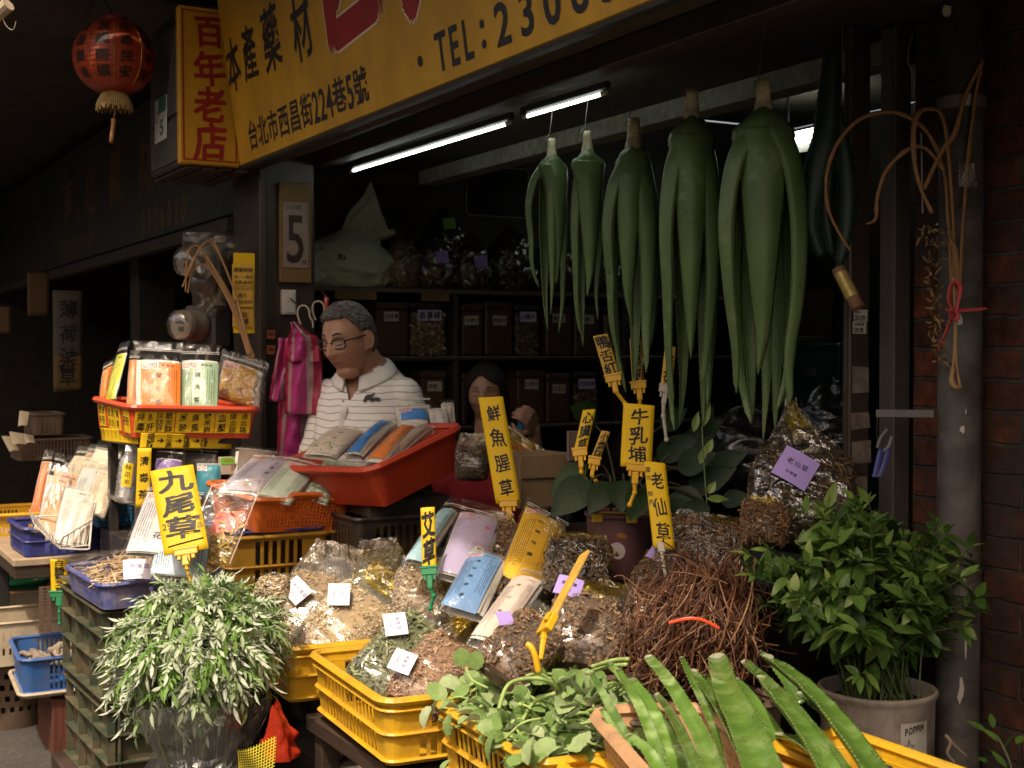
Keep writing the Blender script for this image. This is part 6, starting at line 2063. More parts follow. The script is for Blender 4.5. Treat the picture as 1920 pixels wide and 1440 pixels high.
herb_bag("bag of brown roots with small purple tag beside the long bent card", (1212, 1190), (1246, 1040), 98, 3.02, 3.2, 'root', 0.09, 0.74, M_PURTAG, (-0.1, 0.9), 36, -0.3, "老仙草", 10, csize=0.006, clong=4.5, ink=M_INK)
herb_bag("clear bag of fine dark roots standing above the red root heap", (1306, 1105), (1322, 962), 165, 3.06, 3.22, 'root', 0.13, 0.86, seed=11, csize=0.006, clong=5.0, film=film_mat("glossy_film2", (0.9, 0.87, 0.8), 0.06, 0.7, (0.55, 0.5, 0.44), 0.14, 1.0, 40, 1.3), tip=0.1)
herb_bag("large clear bag of straw like roots with purple tag beside the door post", (1500, 1030), (1512, 750), 190, 3.08, 3.22, 'dark', 0.17, 0.60, M_PURTAG, (-0.1, 0.44), 62, -0.45, "老仙草", 12, csize=0.0055, clong=8.0, nchip=1700, yellow=True, taper=0.10, tip=-0.16, ink=M_INK, film=film_mat("glossy_film3", (0.9, 0.86, 0.78), 0.05, 0.8, (0.6, 0.54, 0.46), 0.10, 0.8, 16, 1.6))
herb_bag("small clear bag of roots at the foot of the large straw bag", (1432, 1020), (1434, 930), 84, 2.98, 3.04, 'root', 0.07, 0.8, seed=13, csize=0.005, clong=5.0)
herb_bag("yellowed empty looking bag behind the tallest card", (930, 885), (985, 820), 120, 4.14, 4.2, 'olive', 0.10, 0.35, seed=14, film=M_FILMY, taper=1.1)
herb_bag("crumpled clear bag left of the tallest card, beside the red tub", (884, 900), (886, 812), 62, 4.12, 4.16, 'dark', 0.09, 0.7, seed=15)
herb_bag("small tan bag glimpsed behind the silvery leafy bunch", (506, 1130), (520, 1075), 60, 3.5, 3.6, 'tan', 0.07, 0.7, seed=16)
herb_bag("dark bag leaning behind the lilac teacup packet", (920, 1060), (928, 960), 90, 3.5, 3.62, 'brown', 0.08, 0.75, seed=17, csize=0.0085)
herb_bag("dark green glossy bag between the blue and pale packets", (950, 1170), (1000, 1080), 110, 3.2, 3.34, 'dark', 0.08, 0.8, seed=18, csize=0.0115)
ds = thing("stick_bag", "open clear bag of pale dried sticks with white tag in the indigo basket", "bag", P(230, 1090, 4.0))
rng = random.Random(44)
b = MB()
for k in range(330):
 u_, v_ = rng.uniform(0.04, 0.78), rng.uniform(0.05, 0.75)
 hgt = 0.055 * (1 - ((u_ - .4) / .45) ** 2) + rng.uniform(-.012, .006)
 p = CI @ Vector((iW * u_, iLn * v_, -0.022 + hgt))
 a = rng.gauss(0.9, 0.6)
 d = (CI.to_3x3() @ Vector((math.cos(a), math.sin(a), rng.uniform(-0.25, 0.35)))).normalized()
 l = rng.uniform(0.018, 0.045)
 b.tube([p - d * l, p + d * l], rng.uniform(0.0016, 0.0032), 5, r=rng.random())
b.build("dried_sticks", mat("pale_sticks", None, 0.75, 0.15, 40, rndcols=[(0.36, 0.22, 0.10), (0.62, 0.44, 0.24), (0.74, 0.6, 0.4)]), ds)
b = MB()
b.grid(lambda u, v: CI @ Vector((iW * (-0.02 + 0.85 * u), iLn * (0.0 + 0.92 * v), 0.01 + 0.05 * math.sin(math.pi * u) * math.sin(math.pi * min(1, v * 1.1)) + 0.03 * v ** 4 + 0.022 * abs(noise.noise(Vector((u * 5, v * 5, 2)))))), 30, 24)
b.build("plastic_film", M_FILM, ds, smooth=True)
b = MB()
sq = Quad((231, 1052), (281, 1051), (232, 1087), 4.0, 3.95)
b.grid(lambda u, v: sq.at(u, 1 - v, 0.002 * math.sin(u * 3)), 4, 3)
tg = b.build("paper_tag", M_LILTAG, ds, solid=0.001)
b = MB()
put_row(b, "狗尾草", sq.fn(0.0035), sq.w * 0.24, -sq.h * 0.36, 0.02, hand=0.6, rng=rng)
put_row(b, "台灣產", sq.fn(0.0035), sq.w * 0.36, -sq.h * 0.82, 0.01, hand=0.4, rng=rng)
b.build("lettering", M_FAINT, tg)
for lab, px, py, d, w, h, t, sd in (("crumpled black plastic bag behind the aloe tips left of the straw bag", 1400, 930, 3.62, 0.30, 0.24, 0.26, 21), ("dark crumpled bag between the straw bag and the door post", 1560, 860, 3.5, 0.2, 0.2, 0.2, 22)):
 o_ = P(px, py, d)
 t_ = thing("plastic_bag", lab, "bag", o_, "black bags on the inner counter")
 b = MB()
 Mq = frame(o_, V * 0.6 - U * 0.4 if False else RGT, Z)
 nn = 60
 def blk(u, v):
  a = 2 * math.pi * u
  r = math.sin(math.pi * min(1, 0.18 + v * 0.82)) ** 0.6
  q = Vector((math.cos(a) * 2, math.sin(a) * 2, v * 7 + sd))
  k = 1 + 0.16 * noise.noise(q * 0.8) + 0.10 * abs(noise.noise(Vector((math.cos(a) * 2.5, v * 14, sd))))
  return Mq @ Vector((w / 2 * r * k * math.cos(a), h * v + 0.02 * noise.noise(q), t / 2 * r * k * math.sin(a)))
 b.grid(blk, nn, 40, wrap=True)
 b.build("bag_film", M_BLKBAG, t_, smooth=True)
# ------------------------------------------------------------------ bottle, wire basket, boxes, small stuff
bo = thing("plastic_bottle", "clear ribbed plastic bottle with white cap and yellow paper label", "bottle", P(236, 945, 4.42))
bb_, bt_ = P(231, 943, 4.44), P(244, 836, 4.50)
ax = (bt_ - bb_).normalized()
L = (bt_ - bb_).length
BM = frame(bb_, RGT, ax)
BM = basis(bb_, ax.cross(FWD).normalized() * 1, ax.cross(ax.cross(FWD)).normalized(), ax)
r = 0.030
prof = [(0.6 * r, 0.0), (0.92 * r, 0.004), (r, 0.012)]
for k in range(10):
 prof += [(r * (0.955 if k % 2 else 1.0), 0.014 + 0.009 * k)]
prof += [(r, L * 0.58), (r * 0.97, L * 0.68), (r * 0.72, L * 0.8), (r * 0.42, L * 0.885), (r * 0.38, L * 0.9)]
b = MB()
b.lathe(prof, 28, M=BM)
b.build("bottle_body", film_mat("bottle_plastic", (0.93, 0.92, 0.9), 0.22, 0.6, (0.7, 0.68, 0.64), 0.06, 0.15, 20, 1.2), bo, smooth=True)
b = MB()
b.lathe([(r * 0.48, L * 0.885), (r * 0.48, L * 0.995), (r * 0.44, L)], 20, M=BM)
b.build("cap", M_WHITEP, bo)
b = MB()
def bot_fn(x, y, off=0.0006):
 a = -math.pi / 2 - 0.35 + x / r
 v = Vector(((r + off) * math.cos(a), (r + off) * math.sin(a), y))
 return BM @ v
sgn_ = 1 if (BM @ Vector((0, -1, 0)) - BM.translation).dot(FWD) < 0 else -1
if sgn_ < 0:
 def bot_fn(x, y, off=0.0006):
  a = math.pi / 2 + 0.35 - x / r
  return BM @ Vector(((r + off) * math.cos(a), (r + off) * math.sin(a), y))
b.grid(lambda u, v: bot_fn((u - .5) * 0.034, lerp(L * 0.25, L * 0.66, v)), 6, 4)
lbw = b.build("paper_label", M_LBL, bo, smooth=True)
b = MB()
put_col(b, "絲瓜水", lambda x, y: bot_fn(x, y, 0.0011), 0.0, L * 0.65, L * 0.27, 0.021, hand=0.8, bold=0.01, rng=random.Random(4))
b.build("lettering", M_INK, lbw)
wb = thing("wire_basket", "white coated wire basket tilted at the left end, full of clear packets", "basket", P(130, 1030, 4.55))
w0, w1, w2, w3 = P(66, 985, 4.62), P(112, 1028, 4.50), P(172, 974, 4.56), P(168, 1022, 4.50)
b = MB()
b.tube([w1 + Z * 0.015, P(120, 1006, 4.48), w2], 0.0045, 8)
b.tube(catmull([w2, w3, P(162, 1030, 4.5), w1], 5), 0.0028, 6)
b.tube([w0, w1], 0.003, 6)
for k in range(6):
 t_ = k / 5
 b.tube(catmull([lerp(P(118, 1008, 4.48), w2, t_), lerp(w1, w3, t_ * 0.95 + 0.03)], 2), 0.002, 6)
for k in range(9):
 t_ = k / 8
 a = lerp(w0, w1, t_)
 b.tube([a, a + Z * 0.05 * (1 - t_ * 0.6) - V * 0.015, a + U * 0.12 + Z * 0.04], 0.002, 6)
for k in range(4):
 o_ = U * 0.14 * k / 3
 b.tube([w1 + o_, w3 + o_], 0.002, 6)
b.tube([w0, w0 + U * 0.1 + Z * 0.02, w2 + U * 0.14, w2], 0.003, 6)
b.build("wire_frame", mat("white_wire", (0.66, 0.6, 0.52), 0.4, 0.1, 12, dirt=0.5, dscale=30), wb)
cbx = thing("cardboard_box", "plain brown cardboard box behind the tallest yellow card", "box", P(1030, 940, 3.85))
CB2 = frame(P(975, 955, 3.75), V, U)
b = MB()
b.bbox(CB2, (0, 0, 0), (0.17, 0.14, 0.15), 0.003)
b.build("box_body", mat("cardboard", (0.26, 0.17, 0.09), 0.75, 0.12, 8, dirt=0.3), cbx)
b = MB()
b.bbox(CB2, (0.002, -0.012, 0.085), (0.165, -0.001, 0.088), 0.001)
b.build("box_flap", mat("cardboard_flap", (0.2, 0.13, 0.07), 0.75, 0.12, 8), cbx)
bk = thing("teal_box", "long flat teal box with pale print on top of the brown cardboard box", "box", P(1040, 855, 3.9))
TQ = frame(P(1004, 868, 3.80), V * 0.97 - U * 0.25, U)
b = MB()
b.bbox(TQ, (0, 0, 0), (0.125, 0.12, 0.022), 0.003)
tb_ = b.build("box_body", mat("teal_card", (0.02, 0.13, 0.12), 0.5, 0.1, 8), bk)
b = MB()
dashes(b, lambda x, y: TQ @ Vector((x, -0.0008, y)), 0.045, 0.115, 0.005, 0.018, 2, random.Random(2), vertical=False)
b.build("lettering", M_CREAM, tb_)
b = MB()
b.bbox(frame(P(1078, 858, 3.8), V, Z), (-0.022, -0.01, -0.01), (0.03, 0.075, 0), 0.006)
tag(b.build("wooden_block", mat("dull_wood", (0.2, 0.14, 0.11), 0.7, 0.2, 9)), "dull rounded wooden board standing behind the leaning yellow card", "board")
mb_ = thing("plastic_bucket", "mauve plastic bucket with a white round sticker holding the broad leaved plant", "bucket", P(1160, 1085, 3.42))
bc = P(1162, 1080, 3.45)
b = MB()
b.lathe([(0.070, 0), (0.074, 0.005), (0.085, 0.150), (0.085, 0.153), (0.090, 0.155), (0.090, 0.164), (0.082, 0.166), (0.080, 0.155), (0.078, 0.12)], 36, M=Matrix.Translation(bc), caps=False)
b.build("bucket_body", PL_MAUVE, mb_, smooth=True)
b = MB()
b.lathe([(0.0, 0.14), (0.079, 0.141)], 24, M=Matrix.Translation(bc), caps=False)
b.build("soil", mat("soil", (0.03, 0.02, 0.013), 0.95, 0.4, 40, bump=0.5), mb_)
to_cam = (-Vector((bc.x, bc.y, 0))).normalized()
a_c = math.atan2(to_cam.y, to_cam.x)
def bk_fn(x, y, off=0.001):
 rr = 0.0745 + (0.085 - 0.0745) * (y / 0.15) + off
 a = a_c + x / rr
 return bc + Vector((rr * math.cos(a), rr * math.sin(a), y))
b = MB()
n = 22
b.add([bk_fn(-0.008 + 0.022 * math.cos(2 * math.pi * k / n) * (0.85 if k == 16 else 1), 0.075 + 0.022 * math.sin(2 * math.pi * k / n) * (0.85 if k == 16 else 1)) for k in range(n)], [tuple(range(n))])
b.build("round_sticker", mat("sticker_white", (0.5, 0.45, 0.42), 0.6, 0.12, 40), mb_)
b = MB()
b.add([bk_fn(x, y) for x, y in ((-0.008, 0.118), (0.004, 0.122), (0.016, 0.116), (0.018, 0.106), (0.004, 0.108), (-0.006, 0.112))], [(0, 1, 2, 3, 4, 5)])
b.build("orange_sticker", mat("sticker_orange", (0.4, 0.16, 0.03), 0.6, 0.12, 30), mb_)
b = MB()
b.tube([bk_fn(-0.055, 0.172, 0.012), bk_fn(0.03, 0.172, 0.012)], 0.0025, 6)
for x_ in (-0.06, 0.03):
 b.bbox(frame(bk_fn(x_, 0.158, 0.008), RGT, Z), (-0.014, -0.012, -0.004), (0.014, 0.008, 0.006), 0.002)
b.build("handle_clip", PL_CLIPY, mb_)
b = MB()
o_ = UV(2.87, 1.87, 0)
ub(b, 2.55, 3.6, 1.64, 2.3, 0.0, bc.z - 0.004)
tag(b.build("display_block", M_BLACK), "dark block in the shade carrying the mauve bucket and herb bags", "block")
b = MB()
basket_mesh(b, frame(P(1090, 1120, 3.25), V, U), 0.22, 0.2, 0.05, rc=0.04, draft=0.3, holes=False, rows=((0.5, 0.9),), rim=0.006)
tag(b.build("plastic_basin", plastic("plastic_bottle_green", (0.012, 0.06, 0.03)), solid=0.003), "dark green basin between the mauve bucket and the glossy bag", "basin")
for k, (pts, lab) in enumerate((((4, 820, 22, 818, 18, 847), "cream paper slip at the far left edge, largest of the row"), ((18, 812, 42, 812, 24, 834), "cream paper slip in the middle of the far left row"), ((44, 816, 62, 816, 48, 832), "small cream paper slip at the right of the far left row"), ((38, 773, 54, 772, 34, 800), "cream paper slip pinned above the far left row"))):
 q = Quad(pts[0:2], pts[2:4], pts[4:6], 5.9 - 0.05 * k, 5.85 - 0.05 * k)
 t_ = thing("paper_slip", lab, "paper slip", q.at(.5, 1), "cream slips at the far left")
 b = MB()
 b.grid(lambda u, v: q.at(u, 1 - v, 0.006 * math.sin(u * 3 + v * 2)), 5, 5)
 b.build("slip", mat("cream_slip", (0.55, 0.45, 0.3), 0.7, 0.1, 9), t_, solid=0.0008)
for k, (px, py, d, w, lab) in enumerate(((60, 778, 6.0, 0.14, "dim slatted crate with greens at the far left, upper"), (34, 826, 5.95, 0.32, "dim slatted crate at the far left, lower and longer"))):
 crate("plastic_crate", lab, "crate", PL_BROWN, frame(P(px, py, d), V, U), w, 0.25, 0.09, "dim crates of the neighbouring stall", rc=0.02, draft=0.05, rows=((0.1, 0.5), (0.55, 0.9)), slat=0.006, hole=0.008, margin=0.02, rim=0.005)
b = MB()
ub(b, 5.75, 6.9, 1.2, 2.0, 0.72, 0.76)
for u_ in (5.8, 6.8):
 for v_ in (1.25, 1.9):
  ub(b, u_, u_ + .05, v_, v_ + .05, 0, 0.719)
tag(b.build("stall_table", M_BLACK), "dark table of the neighbouring stall at the far left", "table")
b = MB()
c_ = P(84, 1090, 4.7)
UM = frame(Vector((c_.x, c_.y, tbN.z - 0.235)), V, Z)
n = 14
H_ = 0.16
for k in range(n):
 y0, y1 = H_ * k / n, H_ * (k + 1) / n
 b.box(UM, (-0.02, y0, 0), (-0.006, y1, 0.003))
 b.box(UM, (0.006, y0, 0), (0.02, y1, 0.003))
 b.box(UM, (-0.006, y0 + (y1 - y0) * 0.5, 0.0), (0.006, y1, 0.003))
tag(b.build("perforated_upright", PL_BROWN), "dark perforated steel upright beside the five character card", "upright")
rbg = thing("red_bag", "crumpled bright red plastic bag in the dark under the front crates", "bag", P(530, 1410, 3.3))
b = MB()
o_ = P(521, 1432, 3.25)
b.grid(lambda u, v: o_ + RGT * (0.036 * math.cos(6.283 * u) * (1.0 - v ** 3 * 0.8) * (1 + 0.7 * noise.noise(Vector((math.cos(6.283 * u) * 2, math.sin(6.283 * u) * 2, v * 5)))) - 0.02 * v) + FWD * (0.04 * math.sin(6.283 * u) + 0.05) + Z * (0.11 * v * (1 + 0.25 * math.sin(u * 9))), 30, 22, wrap=True)
b.build("bag_film", mat("red_bag_film", (0.5, 0.04, 0.015), 0.3, 0.15, 20, bump=0.6, transl=0.3), rbg, smooth=True)
b = MB()
ub(b, 2.95, 3.3, 0.92, 1.04, 0, 0.14)
tag(b.build("foam_block", M_BLACK), "black low block on the ground under the red bag", "block")
plr = thing("pliers", "old pliers with blue handles hanging beside the door post", "pliers", P(1655, 890, 3.0))
b = MB()
b.tube(catmull([P(1663, 805, 3.0), P(1650, 822, 3.0), P(1645, 840, 3.0)], 4), 0.0035, 6)
b.tube(catmull([P(1672, 818, 2.99), P(1665, 838, 2.99), P(1650, 848, 2.99)], 4), 0.0035, 6)
b.build("jaws", M_GREYMETAL, plr)
for dx in (0, 14):
 b = MB()
 b.tube(catmull([P(1652 + dx, 842, 2.99), P(1646 + dx * 0.9, 868, 2.985), P(1640 + dx * 0.6, 895, 2.98)], 4), [0.004] + [0.0065] * 8, 7)
 b.build("handle", PL_NAVY, plr)
b = MB()
b.tube([P(1645, 783, 3.0), P(1644, 815, 3.0), P(1648, 842, 3.0)], 0.0012, 5)
b.build("hanging_wire", M_BLACK, plr)
st = thing("post_stickers", "two small white stickers with black phone numbers on the door post", "sticker", P(1604, 600, 3.06))
for k, (y0, s1, s2) in enumerate(((0.0405, "裝修", "2302-2959"), (0.012, "水電修繕", "2339-2910"))):
 b = MB()
 q0 = (-0.024 + 0.003 * (1 - k), y0 + 0.457)
 b.add([post_fn(q0[0] + x, q0[1] + y, 0.0016) for x, y in ((0, 0), (0.042, 0), (0.042, 0.0275), (0, 0.0275))], [(0, 1, 2, 3)])
 s_ = b.build("sticker", M_WHITEPL, st)
 b = MB()
 pfn = lambda x, y: post_fn(q0[0] + x, q0[1] + y, 0.0022)
 put_row(b, s1, pfn, 0.002, 0.0215, 0.008, bold=0.02)
 x_ = 0.002
 put_row(b, s2, pfn, 0.0015, 0.0085, 0.0155, sx=0.0062, bold=0.04)
 b.build("lettering", M_INK, s_)
tu = thing("cardboard_tube", "old cardboard tube with a gilt paper band tied to the door post", "tube", P(1594, 560, 3.04))
b = MB()
b.tube([P(1571, 503, 3.06), P(1609, 578, 3.03)], 0.0145, 14, caps=False)
b.build("tube_body", mat("old_tube", (0.2, 0.11, 0.06), 0.65, 0.25, 14), tu, smooth=True, solid=0.002)
b = MB()
a, c = P(1571, 503, 3.06), P(1609, 578, 3.03)
b.tube([lerp(a, c, 0.12), lerp(a, c, 0.72)], 0.0158, 14, caps=False)
b.build("paper_band", mat("gilt_paper", (0.42, 0.31, 0.1), 0.4, 0.3, 30, metal=0.3), tu, smooth=True)
# ------------------------------------------------------------------ leaves
def leaf(mb, base, d, nrm, L, W, droop=0.3, fold=0.25, n=5, r=0.5, m=0, shape='ovate', cup=0.0, twist=0.0, serr=0.0):
 """one blade: strip of quads with a mid rib fold; d direction, nrm upper face"""
 d = d.normalized()
 s = d.cross(nrm)
 if s.length < 1e-5:
  s = d.cross(Vector((0.3, 0.5, 0.8)))
 s.normalize()
 nn = s.cross(d).normalized()
 vs, fs = [], []
 p = Vector(base)
 step = L / n
 for i in range(n + 1):
  t = i / n
  if shape == 'ovate':
   w = W / 2 * (math.sin(math.pi * min(1, t ** 0.75)) ** 0.9 if 0 < t < 1 else 0.02)
  elif shape == 'lance':
   w = W / 2 * (math.sin(math.pi * t ** 0.8) ** 1.1 if 0 < t < 1 else 0.03)
  elif shape == 'round':
   w = W / 2 * (max(0.0, 1 - abs(2 * t - 0.95) ** 2.4) ** 0.6 if 0 < t < 1 else 0.05)
  else:
   w = W / 2 * (1 - t ** 2.2) * (0.35 + 0.65 * min(1, t / 0.25))
  if serr and 0 < i < n:
   w *= 1 + serr * (1 if i % 2 else -1)
  f = fold + cup * math.sin(math.pi * t)
  ss = s * math.cos(twist * t) + nn * math.sin(twist * t)
  n2 = nn * math.cos(twist * t) - s * math.sin(twist * t)
  vs += [p - ss * w + n2 * w * f, p, p + ss * w + n2 * w * f]
  a = droop / n
  d2 = d * math.cos(a) - nn * math.sin(a)
  nn = nn * math.cos(a) + d * math.sin(a)
  d = d2
  p = p + d * step
 for i in range(n):
  k = i * 3
  fs += [(k, k + 1, k + 4, k + 3), (k + 1, k + 2, k + 5, k + 4)]
 mb.add(vs, fs, m, r)
def leafmat(name, cols, rough=0.5, transl=0.25, spec=0.4, bump=0.25, back=None, bscale=60, var=0.15):
 m, nt, out = nmat(name)
 at = N(nt, "ShaderNodeAttribute", attribute_name="rnd")
 k = len(cols)
 c = ramp(nt, at.outputs["Fac"], [(i / (k - 1), q) for i, q in enumerate(cols)])
 f = ramp(nt, noise_tex(nt, bscale, 4), [(0.3, 1 - var), (0.7, 1 + var)])
 c = mixc(nt, 1.0, c, f, 'MULTIPLY')
 if back:
  g = N(nt, "ShaderNodeNewGeometry")
  c = mixc(nt, g.outputs["Backfacing"], c, back)
 b = N(nt, "ShaderNodeBsdfPrincipled")
 nt.links.new(c, b.inputs["Base Color"])
 b.inputs["Roughness"].default_value = rough
 b.inputs["Specular IOR Level"].default_value = spec
 bn = N(nt, "ShaderNodeBump")
 bn.inputs["Strength"].default_value = bump
 bn.inputs["Distance"].default_value = 0.004
 nt.links.new(noise_tex(nt, bscale * 2.2, 3), bn.inputs["Height"])
 nt.links.new(bn.outputs[0], b.inputs["Normal"])
 tr = N(nt, "ShaderNodeBsdfTranslucent")
 nt.links.new(c, tr.inputs[0])
 mx = N(nt, "ShaderNodeMixShader")
 mx.inputs[0].default_value = transl
 nt.links.new(b.outputs[0], mx.inputs[1])
 nt.links.new(tr.outputs[0], mx.inputs[2])
 nt.links.new(mx.outputs[0], out.inputs[0])
 return m
def rnd_dir(rng, up=0.3, spread=1.0):
 while True:
  v = Vector((rng.uniform(-1, 1), rng.uniform(-1, 1), rng.uniform(-1, 1)))
  if 0.05 < v.length < 1:
   v.normalize()
   return (v * spread + Z * up).normalized()
# ------------------------------------------------------------------ silvery mugwort bunch, lower left
mg = thing("mugwort_bunch", "big drooping bunch of silvery green feathery leaves in a plastic wrap, lower left", "herb bunch", P(370, 1440, 3.3))
M_MUG = leafmat("mugwort_leaf", [(0.11, 0.22, 0.035), (0.17, 0.30, 0.06), (0.34, 0.42, 0.22), (0.52, 0.57, 0.42)], 0.6, 0.2, 0.25, 0.2, back=(0.52, 0.56, 0.43))
rng = random.Random(77)
mc_ = P(368, 1215, 3.42)
b = MB()
stems = MB()
RX, RY, RZ = 0.205, 0.17, 0.155
for k in range(1050):
 v = rnd_dir(rng, 0.25)
 v = Vector((v.x, v.y, v.z))
 if v.y > 0.55 and rng.random() < 0.75:
  continue
 rr = rng.uniform(0.72, 1.0)
 base = mc_ + Vector((v.x * RX * rr, v.y * RY * rr, v.z * RZ * rr * (1.0 if v.z > 0 else 1.15)))
 base.z += 0.03 * (base.x - mc_.x) / RX
 out = Vector((v.x, v.y * 0.9, v.z * 0.35 + 0.12)).normalized()
 d = (out + Z * rng.uniform(-0.35, 0.35) + rnd_dir(rng, 0) * 0.35).normalized()
 nrm = (Z + out * 0.4 + rnd_dir(rng, 0) * 0.5).normalized()
 Ls = rng.uniform(0.038, 0.072)
 droop = rng.uniform(1.0, 2.4)
 sil = rng.random()
 p = base.copy()
 dd = d.copy()
 side = dd.cross(nrm).normalized()
 nn = side.cross(dd).normalized()
 nseg = 4
 flip = rng.random() < 0.42
 for i in range(nseg):
  a = droop / nseg * 0.7
  dd, nn = (dd * math.cos(a) - nn * math.sin(a)), (nn * math.cos(a) + dd * math.sin(a))
  q = p + dd * Ls / nseg
  lw = 0.0022
  b.add([p - side * lw, p + side * lw, q + side * lw, q - side * lw], [(0, 1, 2, 3)], 0, sil * 0.6)
  for sg in (-1, 1):
   ld = (dd * 0.75 + side * sg * rng.uniform(0.45, 0.8) - Z * 0.15).normalized()
   L_ = rng.uniform(0.020, 0.038) * (1.0 - 0.12 * i)
   leaf(b, p + dd * Ls / nseg * 0.3, ld, nn * (-1 if flip else 1), L_, L_ * rng.uniform(0.26, 0.40), rng.uniform(0.2, 1.2), 0.2, 3, min(1, max(0, sil + rng.uniform(-.2, .2))), 0, 'lance')
  p = q
 leaf(b, p, dd, nn * (-1 if flip else 1), rng.uniform(0.03, 0.05), 0.011, 0.5, 0.2, 3, sil, 0, 'lance')
 if k % 6 == 0:
  stems.tube(catmull([mc_ + Vector((rng.uniform(-.05, .05), rng.uniform(-.04, .04), -0.22)), lerp(mc_, base, 0.55) - Z * 0.02, base], 4), 0.0022, 5)
b.build("leaves", M_MUG, mg)
stems.build("stems", mat("mugwort_stem", (0.2, 0.24, 0.09), 0.6, 0.2, 20), mg)
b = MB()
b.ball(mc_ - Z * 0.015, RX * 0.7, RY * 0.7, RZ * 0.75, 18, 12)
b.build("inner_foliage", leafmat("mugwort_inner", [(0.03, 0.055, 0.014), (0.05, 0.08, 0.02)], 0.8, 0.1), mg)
b = MB()
wc = P(378, 1440, 3.40)
def wrap(u, v):
 a = 2 * math.pi * u
 k = 1 + 0.16 * noise.noise(Vector((math.cos(a) * 1.7, math.sin(a) * 1.7, v * 2.5))) + 0.06 * noise.noise(Vector((math.cos(a) * 4, math.sin(a) * 4, v * 7)))
 rx = 0.158 * (1 - 0.22 * math.exp(-((v - 0.62) / 0.14) ** 2)) * k
 return Vector((wc.x, wc.y, 0)) + Vector((rx * math.cos(a), rx * 0.8 * math.sin(a), lerp(0.2, 0.565, v) + 0.01 * math.sin(a * 3)))
b.grid(wrap, 60, 34, wrap=True)
b.build("plastic_wrap", film_mat("bunch_film", (0.88, 0.88, 0.86), 0.07, 0.75, (0.5, 0.5, 0.48), 0.10, 0.8, 14, 1.2), mg, smooth=True)
b = MB()
rng = random.Random(6)
for k in range(90):
 a = rng.uniform(0, 6.283)
 r_ = 0.11 * math.sqrt(rng.random())
 p = Vector((wc.x + r_ * math.cos(a), wc.y + r_ * 0.8 * math.sin(a), rng.uniform(0.18, 0.28)))
 b.tube(catmull([p, p + Z * 0.15 + Vector((rng.uniform(-.02, .02), rng.uniform(-.02, .02), 0)), p + Z * 0.32 + Vector((rng.uniform(-.04, .04), rng.uniform(-.03, .03), 0))], 3), 0.0028, 5, r=rng.random())
b.build("wrapped_stems", mat("dark_stems", None, 0.7, 0.2, 20, rndcols=[(0.03, 0.035, 0.016), (0.09, 0.09, 0.035)]), mg)
b = MB()
b.lathe([(0.10, 0.0), (0.125, 0.02), (0.14, 0.22), (0.146, 0.225), (0.146, 0.235), (0.13, 0.235)], 30, M=Matrix.Translation((wc.x, wc.y, 0)), caps=False)
b.build("tub", PL_BLACK, mg)
b = MB()
o_ = P(480, 1446, 3.2)
b.grid(lambda u, v: o_ + RGT * ((u - .5) * 0.09) + Z * ((v - .5) * 0.1 + 0.03 * u) + FWD * (0.02 * math.sin(u * 5 + v * 3)), 45, 45, keep=lambda u, v: (int(u * 45) % 3 == 0) or (int(v * 45) % 3 == 0))
tag(b.build("yellow_net", mat("net_yellow", (0.6, 0.5, 0.04), 0.5, 0.1, 9)), "scrap of yellow netting beside the wrapped leafy bunch at the bottom", "net")
# ------------------------------------------------------------------ soft fuzzy leaves in the third yellow crate
M_FUZZ = leafmat("fuzzy_leaf", [(0.14, 0.24, 0.055), (0.22, 0.33, 0.10), (0.34, 0.43, 0.2), (0.44, 0.5, 0.3)], 0.75, 0.2, 0.2, 0.5, back=(0.42, 0.48, 0.30), bscale=70)
fz = thing("fuzzy_herb_heap", "heap of soft fuzzy pale green leaves with thick stems overflowing the third yellow crate", "herb heap", C3 @ Vector((0.18, 0.25, -0.1)))
rng = random.Random(91)
b = MB()
stems = MB()
c3L_ = (c3L - c3N).length
for k in range(560):
 u_, v_ = rng.uniform(-0.02, 1.02), rng.uniform(-0.02, 1.05)
 e = max(abs(u_ - .5), abs(v_ - .5)) * 2
 hgt = 0.12 * max(0.0, 1 - ((u_ - .55) / .62) ** 2) * max(0.0, 1 - ((v_ - .52) / .66) ** 2)
 lay = rng.random()
 base = C3 @ Vector((0.36 * u_, c3L_ * v_, hgt * (0.45 + 0.55 * lay) - 0.035 + (0.03 if e > 0.95 else 0)))
 o = Vector((u_ - .5, v_ - .5, 0))
 o = C3.to_3x3() @ o
 d = (o * 1.3 + rnd_dir(rng, 0.2) * 0.8).normalized()
 nrm = (Z * 1.0 + rnd_dir(rng, 0) * 0.75 - FWD * 0.25).normalized()
 L_ = rng.uniform(0.027, 0.056)
 leaf(b, base, d, nrm, L_, L_ * rng.uniform(0.68, 0.9), rng.uniform(-0.2, 1.3), rng.uniform(0.0, 0.3), 9, rng.random() * 0.55 + 0.45 * lay * rng.random(), 0, 'round', cup=rng.choice((-0.35, -0.2, 0.2, 0.4)), twist=rng.uniform(-.5, .5), serr=0.05)
 if k % 4 == 0:
  e2 = base - d * rng.uniform(0.05, 0.1) - Z * rng.uniform(0.0, 0.03)
  stems.tube(catmull([e2, (e2 + base) / 2 + Z * 0.012, base], 4), rng.uniform(0.0022, 0.0042), 6)
